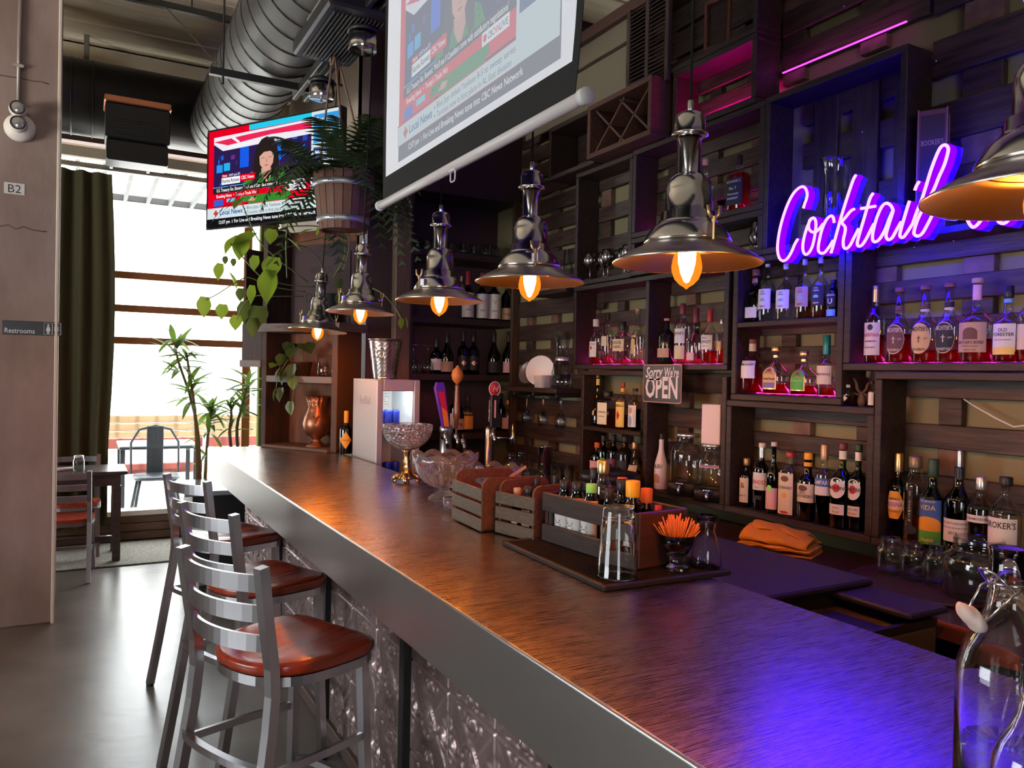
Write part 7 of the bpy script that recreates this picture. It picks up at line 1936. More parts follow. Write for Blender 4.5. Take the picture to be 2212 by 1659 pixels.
# ================================================================== corner cabinet, plants and the planter barrel
A_ = (1.10, 5.62); B_ = (1.465, 5.02)
cab = thing('corner_cabinet', 'tall dark open cabinet with plants and a copper vase at the bar end', 'cabinet', (A_[0], A_[1], BT0), math.atan2(B_[1] - A_[1], B_[0] - A_[0]))
LW = math.hypot(B_[0] - A_[0], B_[1] - A_[1]); CH = 1.53; CD = 0.24
CABW = M('cabinet_dark_wood', (0.035, 0.018, 0.014), 0.5, vary=(6, (0.06, 0.03, 0.022), (8, 8, 0.8)))
WARMB = M('cabinet_back_wood', (0.2, 0.07, 0.03), 0.6, vary=(4, (0.12, 0.04, 0.02), (6, 6, 1)), bump=(10, 0.3, (6, 6, 1)))
MB().bbox(0, 0, 0, 0.045, CD, CH, 0.004).obj('side_panel', CABW, cab)
MB().bbox(LW - 0.05, 0, 0, LW, CD, 0.80, 0.004).obj('side_panel', M('cabinet_front_post', (0.09, 0.04, 0.022), 0.55), cab)
MB().bbox(0.045, CD - 0.015, 0, LW - 0.05, CD, CH, 0.002).obj('back_panel', WARMB, cab)
GREYSH = M('grey_shelf_edge', (0.2, 0.17, 0.15), 0.55)
MB().bbox(0.045, 0.0, 0.455, LW - 0.05, CD - 0.015, 0.50, 0.004).obj('middle_shelf', GREYSH, cab)
MB().bbox(0.0455, -0.03, 0.0, LW - 0.0505, CD - 0.015, 0.02, 0.004).obj('bottom_board', M('lip_board', (0.16, 0.09, 0.06), 0.5), cab)
le = MB(); pts = []
for k in range(15):
    t = k / 14
    pts.append((-0.01 + t * (LW + 0.06), -0.05 - 0.02 * math.sin(t * 7) + 0.02 * t))
pts += [(LW + 0.05, CD), (-0.01, CD)]
le.prism(pts, 0.80, 0.855)
le.obj('live_edge_board', M('weathered_live_edge', (0.12, 0.09, 0.08), 0.7, vary=(6, (0.2, 0.15, 0.13), (1, 8, 14)), bump=(14, 0.8, (1, 6, 14))), cab)
# hanging side box towards the window
MB().bbox(-0.20, 0.0, 0.60, 0.0, 0.015, 0.86, 0.003).bbox(-0.20, 0, 0.56, 0.0, CD, 0.60, 0.003).bbox(-0.20, CD - 0.015, 0.60, 0, CD, 1.42, 0.003).bbox(-0.20, 0.015, 0.60, -0.185, CD - 0.015, 1.4, 0.003).obj('side_box', GREYSH if False else CABW, cab)
MB().bbox(-0.21, -0.012, 0.555, 0.0, 0.0, 0.605, 0.003).obj('box_lip', GREYSH, cab)
MB().bbox(0.06, CD - 0.02, 0.87, LW - 0.06, CD - 0.0151, CH - 0.1, 0.001).obj('painted_board', DARKPAINT, cab)
sg = thing('wall_plaque', 'dark plum sign board with black words about drinking wine, behind the trailing plant', 'sign', (0, 0, 0))
sg.location = cab.matrix_basis @ Vector((LW * 0.5, CD - 0.03, 0.87)); sg.rotation_euler = (0, 0, cab.rotation_euler.z)
MB().bbox(-0.26, 0, 0, 0.26, 0.008, 0.5, 0.002).obj('plaque_board', M('plaque_plum', (0.06, 0.03, 0.035), 0.6), sg)
pl = MB()
for (s, z, sz) in (('AND', 0.26, 0.06), ('DRINK', 0.15, 0.10), ('WINE', 0.04, 0.095), ('RELAX', 0.35, 0.07)):
    pl.text(s, sz, lambda x, y: (x, -0.0008, z + y), 0, 0.01)
pl.obj('lettering', INK, sg)


def leaf_mesh(kind, L, W, curl=0.2):
    """one leaf along +x from its stalk, midrib folded, tip drooping"""
    mb = MB(); n = 10; vs = []; fs = []
    for i in range(n + 1):
        t = i / n
        if kind == 'heart':
            w = W * (math.sin(PI * min(1, t * 0.93 + 0.12)) ** 0.75) * (1.15 - 0.55 * t) if t < 1 else 0.0
            x = L * t - (0.10 * L if i == 0 else 0)
        else:
            w = W * math.sin(PI * (t * 0.94 + 0.06)) ** 0.8 * (1 - 0.3 * t) if t < 1 else 0.0
            x = L * t
        z = -curl * L * t * t
        vs += [(x, -w, z + 0.18 * w), (x, -w * 0.5, z + 0.03 * w), (x, 0, z - 0.08 * w), (x, w * 0.5, z + 0.03 * w), (x, w, z + 0.18 * w)]
    for i in range(n):
        for j in range(4):
            a = i * 5 + j
            fs.append((a, a + 1, a + 6, a + 5))
    return mb.add(vs, fs, 0, True)


def leaf_mat(name, a, b, tr=0.35):
    m = bpy.data.materials.new(name); m.use_nodes = True
    nt = m.node_tree; p = nt.nodes['Principled BSDF']
    p.inputs['Base Color'].default_value = rgb(a); p.inputs['Roughness'].default_value = 0.38
    tl = nt.nodes.new('ShaderNodeBsdfTranslucent'); tl.inputs['Color'].default_value = rgb(b)
    mx = nt.nodes.new('ShaderNodeMixShader'); mx.inputs['Fac'].default_value = tr
    nt.links.new(p.outputs[0], mx.inputs[1]); nt.links.new(tl.outputs[0], mx.inputs[2])
    nt.links.new(mx.outputs[0], nt.nodes['Material Output'].inputs['Surface'])
    return m


POTH = leaf_mat('pothos_leaf', (0.10, 0.17, 0.025), (0.42, 0.55, 0.05), 0.45)
POTHD = leaf_mat('shaded_pothos_leaf', (0.05, 0.075, 0.02), (0.2, 0.25, 0.04), 0.25)  # shade on the rear leaves is put into this darker copy
DRAC = leaf_mat('dracaena_leaf', (0.055, 0.11, 0.025), (0.25, 0.42, 0.06), 0.35)
FERN = leaf_mat('fern_frond', (0.025, 0.05, 0.02), (0.1, 0.17, 0.04), 0.25)
STEM = M('green_vine_stem', (0.16, 0.2, 0.05), 0.5)
TRUNK = M('dracaena_cane', (0.22, 0.18, 0.09), 0.7)
_lm = {}


def put_leaf(parent, kind, L, W, pos, yaw, pitch, roll, mat, curl=0.2, name='leaf'):
    k = (kind, round(W / L, 1), round(curl, 1), mat.name)
    if k not in _lm:
        o = leaf_mesh(kind, 1.0, round(W / L, 1), curl).obj(name, mat, parent); _lm[k] = o.data
    else:
        o = bpy.data.objects.new(name, _lm[k]); COL.objects.link(o); o.parent = parent
    o.location = pos
    o.rotation_euler = (roll, pitch, yaw)
    o.scale = (L, L, L)
    return o


# --- pothos trailing from the top of the cabinet (coordinates on the upright plane y = 5.0 to 5.4)
po = thing('trailing_plant', 'large trailing green vine spilling from the top of the corner cabinet', 'plant', (0, 0, 0))
pot_p = cab.matrix_basis @ Vector((LW * 0.72, 0.1, 0.8555))
MB().lathe([(0, 0), (0.055, 0), (0.075, 0.2), (0.08, 0.205), (0.074, 0.2), (0.055, 0.01), (0, 0.18)], 24, tuple(pot_p)).obj('flower_pot', M('grey_green_pot', (0.05, 0.065, 0.055), 0.5), po)
vines = [
    [(1.309, 5.2, 2.196), (1.219, 5.15, 2.245), (1.089, 5.1, 2.318), (0.962, 5.05, 2.416), (0.882, 5, 2.544), (0.839, 5, 2.646)],
    [(1.355, 5.2, 2.169), (1.161, 5.15, 2.165), (1.004, 5.1, 2.193), (0.933, 5.1, 2.246), (0.861, 5.1, 2.326), (0.797, 5.1, 2.392)],
    [(1.294, 5.2, 2.133), (1.073, 5.15, 2.144), (0.919, 5.1, 2.186), (0.836, 5.1, 2.151), (0.728, 5.1, 2.071), (0.662, 5.1, 2.03)],
    [(1.28, 5.2, 2.102), (1.064, 5.1, 2.079), (0.949, 5.1, 2.072), (0.880, 5.1, 2.009), (0.846, 5.1, 1.92)],
    [(1.417, 5.2, 2.204), (1.356, 5.1, 2.342), (1.222, 5.05, 2.413), (1.067, 5, 2.348), (0.997, 5, 2.255)],
    [(1.465, 5.15, 2.234), (1.497, 5, 2.373), (1.449, 4.95, 2.482), (1.3, 4.9, 2.517), (1.184, 4.9, 2.51), (1.099, 4.9, 2.495)],
    [(1.513, 5.1, 2.264), (1.526, 5, 2.436), (1.494, 5, 2.524), (1.314, 4.95, 2.453), (1.169, 4.95, 2.409)],
    [(1.149, 5.1, 2.204), (1.094, 4.9, 2.409), (1.092, 4.85, 2.543), (1.073, 4.85, 2.682), (1.061, 4.85, 2.737)],
    [(1.483, 5.1, 2.169), (1.472, 4.9, 2.091), (1.458, 4.9, 2.031)],
    [(1.578, 5, 2.198), (1.565, 4.5, 2.094), (1.636, 4.45, 2.011), (1.679, 4.42, 1.929)],
]
for v in vines:
    MB().tube([tuple(a) for a in smooth_path(v, 5)], 0.004, 6).obj('stem', STEM, po)
for (p, s, yaw, pit, rol, wd, dark) in [
    ((0.843, 4.99, 2.645), 0.10, 2.6, 0.3, 1.0, 0.4, 0), ((0.914, 5.02, 2.45), 0.17, 2.9, 0.5, 1.1, 0.5, 0), ((0.842, 5.08, 2.432), 0.15, 2.9, 0.6, 0.9, 0.5, 0), ((0.872, 5.06, 2.409), 0.13, 2.6, 1.0, 1.2, 0.5, 0),
    ((0.742, 5.1, 2.252), 0.10, 2.7, 1.2, 1.3, 0.4, 0), ((0.800, 5.1, 2.2), 0.11, 0.2, 1.0, 1.2, 0.5, 0), ((0.654, 5.1, 2.038), 0.12, 2.5, 1.4, 1.4, 0.4, 0), ((0.762, 5.1, 2.002), 0.09, 2.5, 1.2, 1.3, 0.5, 0),
    ((0.845, 5.1, 1.937), 0.09, 2.5, 1.2, 1.3, 0.5, 0), ((1.026, 5, 2.214), 0.20, 2.6, 1.2, 1.2, 0.4, 0), ((1.04, 4.98, 2.299), 0.14, 2.4, 1.0, 1.2, 0.5, 0), ((1.114, 4.9, 2.417), 0.10, 0.1, 0.6, 1.2, 0.4, 0),
    ((1.01, 4.9, 2.463), 0.09, 2.3, 1.0, 1.3, 0.5, 0), ((1.191, 4.95, 2.469), 0.09, 0.3, -0.6, 1.2, 0.3, 0), ((1.3, 4.9, 2.511), 0.06, 2.8, 1.0, 1.0, 0.4, 0), ((0.925, 5.05, 2.124), 0.11, 2.5, 1.3, 1.3, 0.3, 0), ((0.942, 5.05, 2.313), 0.09, 2.5, 1.2, 1.3, 0.4, 0),
    ((0.912, 5.2, 2.032), 0.13, 2.3, 1.2, 1.2, 0.4, 1), ((0.998, 5.2, 2.008), 0.14, 2.2, 1.1, 1.2, 0.5, 1), ((0.965, 5.2, 1.931), 0.12, 2.2, 1.2, 1.2, 0.4, 1), ((0.882, 5.2, 2.119), 0.08, 2.2, 1.2, 1.2, 0.4, 1),
    ((0.836, 5.2, 2.307), 0.05, 2.2, 1.2, 1.2, 0.4, 1), ((0.786, 5.2, 2.317), 0.05, 2.2, 1.2, 1.2, 0.4, 1), ((1.439, 4.9, 2.193), 0.08, 2.4, 1.2, 1.2, 0.4, 1), ((1.441, 4.9, 2.104), 0.085, 2.4, 1.2, 1.2, 0.4, 1),
    ((1.087, 4.84, 2.704), 0.09, 2.6, 0.4, 1.1, 0.4, 0), ((1.679, 4.42, 1.929), 0.06, 2.4, 1.3, 1.2, 0.4, 0), ((1.703, 4.42, 1.935), 0.06, 0.4, 1.2, 1.2, 0.4, 0), ((1.494, 4.9, 2.018), 0.07, 0.4, 1.1, 1.2, 0.3, 0)]:
    put_leaf(po, 'heart', s, s * wd, p, yaw - 0.6, pit, rol - 1.2, POTHD if dark else POTH, 0.2)

# --- small plant, jar and copper vase inside the cabinet
sp = thing('potted_plant', 'small potted vine with hanging leaves on the cabinet shelf', 'plant', (0, 0, 0))
q = cab.matrix_basis @ Vector((LW * 0.42, 0.1, 0.5005))
MB().lathe([(0, 0), (0.05, 0), (0.065, 0.1), (0.068, 0.1), (0.06, 0.09), (0, 0.09)], 20, tuple(q)).obj('flower_pot', M('dark_clay_pot', (0.06, 0.03, 0.02), 0.6), sp)
for v in ([(-0.02, 0, 0.09), (-0.05, -0.09, 0.11), (-0.09, -0.14, 0.0), (-0.1, -0.15, -0.12)], [(0.02, -0.02, 0.09), (0.06, -0.13, 0.08), (0.07, -0.15, -0.08), (0.05, -0.15, -0.2)], [(0, 0, 0.09), (0.02, -0.02, 0.18), (0.06, -0.04, 0.23)], [(0, 0, 0.09), (-0.03, -0.02, 0.16), (-0.06, -0.04, 0.22)]):
    m = cab.matrix_basis.to_3x3()
    MB().tube([tuple(q + m @ Vector(a)) for a in v], 0.0028, 6).obj('stem', STEM, sp)
for (a, s, yaw, pit, dark) in (((-0.06, -0.05, 0.22), 0.12, 2.6, 0.5, 1), ((0.06, -0.05, 0.22), 0.13, -0.4, 0.4, 1), ((0.0, -0.08, 0.19), 0.11, -1.2, 0.6, 1), ((-0.09, -0.1, 0.14), 0.09, 2.8, 0.9, 1), ((-0.08, -0.13, 0.05), 0.1, -2.0, 1.0, 1), ((0.03, -0.13, 0.07), 0.11, -1.3, 1.1, 1), ((-0.03, -0.14, 0.03), 0.1, -1.8, 1.2, 1), ((0.065, -0.15, -0.02), 0.08, -1.0, 1.3, 0), ((0.05, -0.155, -0.18), 0.09, -1.4, 1.4, 0), ((-0.1, -0.155, -0.1), 0.08, -2.2, 1.3, 1), ((-0.05, -0.15, -0.09), 0.09, -1.4, 1.2, 1), ((-0.14, -0.12, 0.08), 0.07, 2.9, 0.3, 0)):
    put_leaf(sp, 'heart', s, s * 0.5, q + m @ Vector(a), yaw + cab.rotation_euler.z, pit, 0.2, POTHD if dark else POTH, 0.2)
q = cab.matrix_basis @ Vector((LW * 0.74, 0.08, 0.5005))
gj = thing('shell_jar', 'clear glass cylinder of dried pieces on the cabinet shelf', 'jar', tuple(q))
MB().lathe([(0, 0.003), (0.05, 0), (0.052, 0.004), (0.052, 0.15), (0.05, 0.15)], 24).obj('jar_glass', CLEAR, gj)
ck_ = MB()
for k in range(40):
    a = random.uniform(0, 2 * PI); r = random.uniform(0, 0.038); z = random.uniform(0.012, 0.1); s = random.uniform(0.006, 0.011)
    ck_.lathe([(0, -s), (s, 0), (0, s * 0.8)], 5, (r * math.cos(a), r * math.sin(a), z), smooth=False)
o = ck_.obj('dried_pieces', BLOCK, gj); o['kind'] = 'stuff'
q = cab.matrix_basis @ Vector((LW * 0.62, 0.10, 0.0205))
cv = thing('copper_vase', 'embossed copper urn vase with a pleated neck inside the corner cabinet', 'vase', tuple(q), 0.3)
COPM = M('aged_copper', (0.42, 0.17, 0.09), 0.36, 0.85, vary=(14, (0.25, 0.09, 0.05), (1, 1, 1)), bump=(30, 0.5, (1, 1, 1)))
MB().lathe([(0, 0), (0.06, 0), (0.058, 0.006), (0.03, 0.03), (0.02, 0.045), (0.03, 0.06), (0.06, 0.085), (0.078, 0.125), (0.08, 0.16), (0.07, 0.21), (0.055, 0.25), (0.056, 0.262), (0.05, 0.27), (0.052, 0.30), (0.062, 0.345), (0.059, 0.345), (0.048, 0.30), (0.045, 0.27), (0, 0.265)], 48, rad=lambda a, z: 1 + (0.07 * math.cos(a * 12) if z > 0.275 else 0.012 * math.cos(a * 9) * math.cos(z * 90))).obj('urn', COPM, cv)
gr = MB()
for (a, z) in ((0, 0.2), (0.12, 0.2), (-0.12, 0.2), (0.06, 0.185), (-0.06, 0.185), (0, 0.17), (0.18, 0.212), (-0.18, 0.212)):
    an = -2.2 + a
    gr.lathe([(0, -0.007), (0.006, -0.003), (0.006, 0.003), (0, 0.007)], 8, (0.077 * math.cos(an), 0.077 * math.sin(an), z))
gr.obj('grape_emboss', COPM, cv)
cv.scale = (1.2, 1.2, 1.0)
bottle('dark liqueur bottle with an orange diamond label beside the corner cabinet', 1.52, 4.98, BT0, 0.28, 0.042, glass=G_DARK, liq=L_DARK, lev=0.5, cap=(LB_ORANGE, 0.72, 0.36), labs=[(LB_ORANGE, 0.12, 0.52, 1.0, 'diamond')], texts=[('CITADELLE', 0.32, 0.05, INK, 1.2)], face=-70, group=None, tb=0.56, ts=0.7, rn=0.34, tn=0.78)
bottle('tall slim dark bottle behind the diamond-labelled one', 1.56, 5.12, BT0, 0.35, 0.032, glass=G_DARK, liq=L_DARK, lev=0.5, cap=(C_BLACK, 0.8, 0.34), wraps=[(LB_ORANGE, 0.70, 0.79)], labs=[(LB_TAN, 0.4, 0.5, 0.9)], face=-70, group=None, **WINE)

# --- fern in a stave barrel hung on ropes
bw = (1.244, 4.2, 2.529)
bx0, by0, bz0 = bw[0], 4.2, 2.375
br = thing('hanging_barrel', 'wooden half barrel planter with metal hoops hung on ropes, holding a fern', 'planter', (bx0, by0, bz0))
STV = M('barrel_stave', (0.14, 0.06, 0.035), 0.6, vary=(5, (0.2, 0.09, 0.055), (9, 9, 0.8)), bump=(12, 0.4, (9, 9, 0.8)))
NS = 20
for k in range(NS):
    a0 = 2 * PI * k / NS + 0.012; a1 = 2 * PI * (k + 1) / NS - 0.012
    vs = []
    for (z, r) in ((0.0, 0.130), (0.15, 0.148), (0.31, 0.168)):
        for rr in (r, r - 0.016):
            for a in (a0, a1):
                vs.append((rr * math.cos(a), rr * math.sin(a), z))
    fs = [(0, 1, 5, 4), (4, 5, 9, 8), (3, 2, 6, 7), (7, 6, 10, 11), (2, 0, 4, 6), (6, 4, 8, 10), (1, 3, 7, 5), (5, 7, 11, 9), (8, 9, 11, 10), (1, 0, 2, 3)]
    MB().add(vs, fs).obj('stave', STV, br)
MB().lathe([(0, 0.012), (0.125, 0.012), (0.125, 0.024), (0, 0.024)], 24).obj('barrel_bottom', STV, br)
MB().lathe([(0, 0.26), (0.14, 0.26), (0, 0.275)], 20).obj('soil', M('dark_soil', (0.02, 0.014, 0.01), 0.9), br)
for z in (0.055, 0.245):
    r = 0.130 + 0.038 * z / 0.31
    hp2 = MB().lathe([(r + 0.001, z - 0.016), (r + 0.004, z - 0.016), (r + 0.007, z + 0.016), (r + 0.0035, z + 0.016)], 48).obj('hoop', M('galvanised_hoop', (0.55, 0.55, 0.57), 0.4, 0.8), br)
    for a in (-2.35, -2.28, -2.2):
        MB().lathe([(0, -0.004), (0.005, 0), (0, 0.004)], 8, ((r + 0.006) * math.cos(a), (r + 0.006) * math.sin(a), z)).obj('rivet', BLACKM, hp2)
ROPE = M('brown_rope', (0.22, 0.13, 0.075), 0.9, bump=(80, 0.8, (1, 1, 4)))
ap = Vector((1.177 - bx0, 0, 3.385 - bz0))
for k in range(3):
    a = 0.25 + 2 * PI * k / 3
    MB().tube([(0.16 * math.cos(a), 0.16 * math.sin(a), 0.30), tuple(ap * 0.5 + Vector((0.08 * math.cos(a), 0.08 * math.sin(a), 0.16))), tuple(ap)], 0.006, 6).obj('rope', ROPE, br)
kn = MB()
for k in range(5):
    a = k * 1.3
    kn.tube([(ap.x + 0.015 * math.cos(a), 0.015 * math.sin(a), ap.z - 0.12), (ap.x + 0.03 * math.cos(a + 1), 0.03 * math.sin(a + 1), ap.z - 0.03), (ap.x + 0.012 * math.cos(a + 2), 0.012 * math.sin(a + 2), ap.z + 0.05), (ap.x + 0.03 * math.cos(a), 0.02 * math.sin(a), ap.z + 0.12)], 0.007, 6)
kn.tube([(ap.x, 0, ap.z), (ap.x, 0.02, ap.z + 0.4), (ap.x, 0.03, 4.33 - bz0)], 0.008, 6)
kn.obj('rope_knot', ROPE, br)

fe = thing('fern', 'dark green fern arching out of the hanging barrel', 'plant', (bx0, by0, bz0 + 0.265))


def frond(L, rise, droop):
    mb = MB(); n = 18; mid = []
    for i in range(n + 1):
        t = i / n
        mid.append((L * t * (1 - 0.18 * t * t), 0, rise * t - droop * t ** 2.2))
    mb.tube(mid, [0.0028 * (1 - 0.8 * i / n) for i in range(n + 1)], 4)
    for i in range(1, n):
        t = i / n
        w = L * 0.19 * math.sin(PI * (0.12 + 0.86 * t)) ** 0.7
        p = Vector(mid[i]); d = (Vector(mid[i + 1]) - Vector(mid[i - 1])).normalized()
        for s in (-1, 1):
            e = Vector((0.35 * d.x, s, 0.35 * d.z - 0.25)).normalized()
            b0 = p - d * L * 0.020; b1 = p + d * L * 0.020
            m_ = p + e * w * 0.55
            mb.add([b0, b1, m_ + d * L * 0.018, p + e * w, m_ - d * L * 0.010], [(0, 1, 2, 3, 4)] if s > 0 else [(4, 3, 2, 1, 0)])
    return mb


_fr = [frond(0.52, 0.34, 0.46).obj('frond', FERN, fe), frond(0.48, 0.46, 0.28).obj('frond', FERN, fe), frond(0.56, 0.16, 0.64).obj('frond', FERN, fe)]
for k in range(56):
    if k < 3:
        o = _fr[k]
    else:
        fk = k % 3
        if fk == 2 and -2.6 < ((k * 2.399 + PI) % (2 * PI)) - PI < -0.1: fk = 1
        o = bpy.data.objects.new('frond', _fr[fk].data); COL.objects.link(o); o.parent = fe
    a = k * 2.399 + random.uniform(-0.2, 0.2)
    o.location = (0.06 * math.cos(a), 0.06 * math.sin(a), 0)
    o.rotation_euler = (random.uniform(-0.3, 0.3), random.uniform(-0.35, 0.25), a)
    s = random.uniform(0.75, 1.1)
    o.scale = (s, s, s)

# --- dracaenas in front of the window
def dracaena(label, base, canes, seed, dark=0.0):
    random.seed(seed)
    t = thing('dracaena', label, 'plant', base, 0, 'tall dracaena plants by the window')
    MB().lathe([(0, 0), (0.12, 0), (0.155, 0.28), (0.165, 0.3), (0.15, 0.3), (0.14, 0.26), (0, 0.26)], 26).obj('flower_pot', M('dark_glazed_pot', (0.03, 0.028, 0.026), 0.3), t)
    for (pts, heads) in canes:
        p = [tuple(Vector(a) - Vector(base)) for a in smooth_path(pts, 4)]
        MB().tube(p, [0.017 - 0.009 * i / (len(p) - 1) for i in range(len(p))], 8).obj('cane', TRUNK, t)
        for (f, n, L) in heads:
            c = Vector(p[min(int(f * (len(p) - 1)), len(p) - 1)])
            for k in range(n):
                a = k * 2.4 + random.uniform(-0.3, 0.3)
                el = random.uniform(-1.1, 0.25)
                l = L * random.uniform(0.7, 1.1)
                put_leaf(t, 'blade', l, l * 0.14, c + Vector((0, 0, random.uniform(-0.10, 0.03))), a, el, random.uniform(-0.4, 0.4), DRAC, 0.3 if k % 2 else 0.5)
    return t


b1 = (0.90, 7.05, 0.001)
dracaena('tall leafy dracaena standing in front of the window, its top reaching over the bright panes', b1, [
    ([(0.90, 7.05, 0.25), (0.884, 7, 0.654), (0.863, 7, 1.046), (0.801, 7, 1.358), (0.700, 7, 1.665), (0.673, 7, 1.818)], [(1.0, 17, 0.26), (0.82, 11, 0.24), (0.62, 12, 0.25)]),
    ([(0.92, 7.08, 0.25), (0.936, 7.05, 0.804), (0.950, 7.05, 1.08), (0.966, 7.05, 1.277)], [(1.0, 20, 0.26), (0.75, 16, 0.25), (0.45, 8, 0.2)]),
    ([(0.88, 7.02, 0.25), (0.848, 6.95, 0.973), (0.825, 6.95, 1.282), (0.785, 6.95, 1.552), (0.754, 6.95, 1.743)], [(1.0, 15, 0.25), (0.7, 12, 0.24)]),
], 5)
b2 = (1.28, 6.95, 0.001)
dracaena('shorter dracaena squeezed between the first one and the corner cabinet', b2, [
    ([(1.28, 6.95, 0.25), (1.16, 6.9, 1.009), (1.194, 6.9, 1.284), (1.24, 6.9, 1.482)], [(1.0, 18, 0.24), (0.75, 15, 0.22)]),
    ([(1.26, 6.93, 0.25), (1.109, 6.9, 0.971), (1.112, 6.9, 1.206), (1.103, 6.9, 1.323)], [(1.0, 14, 0.22), (0.6, 6, 0.2)]),
], 9)
random.seed(21)

# ================================================================== window end of the room
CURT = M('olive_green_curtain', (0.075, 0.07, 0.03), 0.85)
def curtain(label, x0, x1, y, z0, z1, folds, depth, mat, bulge=0.0):
    t = thing('curtain', label, 'curtain', ((x0 + x1) / 2, y, z0))
    mb = MB(); vs = []; fs = []; n = folds * 10; m_ = 8
    w = (x1 - x0)
    for j in range(m_ + 1):
        z = (z1 - z0) * j / m_; f = j / m_
        for i in range(n + 1):
            u = i / n
            x = (u - 0.5) * (w + bulge * math.sin(PI * min(1, (1 - f) * 1.3)))
            vs.append((x, -depth * (0.55 + 0.45 * (1 - f)) * math.sin(u * folds * 2 * PI + 0.5 * math.sin(u * 9)) - 0.2 * depth * math.sin(u * 23), z))
    for j in range(m_):
        for i in range(n):
            a = j * (n + 1) + i
            fs.append((a, a + 1, a + n + 2, a + n + 1))
    mb.add(vs, fs, 0, True).obj('cloth', mat, t)
    for k in range(folds + 1):
        xx = -w / 2 + w * k / folds
        MB().tube([(xx + 0.016 * math.cos(2 * PI * i / 14), 0, z1 - z0 + 0.02 + 0.016 * math.sin(2 * PI * i / 14)) for i in range(14)], 0.003, 5, closed=True).obj('ring', CHROME, t)
    return t
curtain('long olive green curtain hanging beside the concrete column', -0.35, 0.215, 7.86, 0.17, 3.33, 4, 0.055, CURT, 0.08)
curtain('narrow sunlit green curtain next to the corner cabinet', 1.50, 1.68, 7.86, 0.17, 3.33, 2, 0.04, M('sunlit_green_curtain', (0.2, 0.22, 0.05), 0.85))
MB().tube([(-1.5, 7.86, 3.366), (1.6, 7.86, 3.366)], 0.012, 8)
rod = tag(MB().tube([(-1.5, 7.86, 3.366), (0.0, 7.86, 3.366), (1.69, 7.86, 3.366)], 0.011, 8).obj('curtain_rod', STEEL), 'thin steel curtain rod above the window', 'rod')

DT = M('dark_table_wood', (0.035, 0.022, 0.018), 0.35, vary=(5, (0.06, 0.035, 0.025), (1, 8, 8)), coat=0.2)
dt = thing('dining_table', 'dark wooden dining table beside the curtain', 'table', (-0.26, 7.36, 0.0125))
MB().bbox(-0.6, -0.27, 0.712, 0.6, 0.27, 0.742, 0.005).obj('tabletop', DT, dt)
MB().box(-0.55, -0.22, 0.62, 0.55, -0.2, 0.712).box(-0.55, 0.2, 0.62, 0.55, 0.22, 0.712).box(0.53, -0.2, 0.62, 0.55, 0.2, 0.712).obj('table_apron', DT, dt)
for sx in (-1, 1):
    for sy in (-1, 1):
        MB().bbox(sx * 0.525 - 0.03, sy * 0.2 - 0.03, 0, sx * 0.525 + 0.03, sy * 0.2 + 0.03, 0.62, 0.004).obj('leg', DT, dt)
MB().bbox(-0.5, -0.02, 0.12, 0.5, 0.02, 0.17, 0.004).obj('stretcher', DT, dt)
jp = (-0.012, 7.189, 0.755)
js = thing('salt_jar', 'small clear jar with a lid on the dining table', 'jar', (jp[0], jp[1] + 0.03, 0.755))
MB().lathe([(0, 0.003), (0.036, 0), (0.042, 0.008), (0.042, 0.085), (0.034, 0.105), (0.033, 0.118)], 22).obj('jar_glass', thin_glass('milky_jar_glass', (0.8, 0.84, 0.8)), js)
MB().lathe([(0.035, 0.112), (0.0355, 0.125), (0.03, 0.128), (0, 0.128)], 20).obj('jar_lid', C_SILVER, js)
nk = thing('cutlery_roll', 'white napkin roll lying on the dining table', 'napkin', (jp[0] - 0.12, jp[1] + 0.05, 0.7555), 0.3)
MB().tube([(-0.09, 0, 0.014), (0.0, 0, 0.015), (0.09, 0.01, 0.014)], 0.0138, 10).obj('napkin', PAPER, nk)
MB().lathe([(0.0145, -0.012), (0.0148, 0.012)], 12).obj('paper_band', ORANGE, nk).rotation_euler = (0, PI / 2, 0)


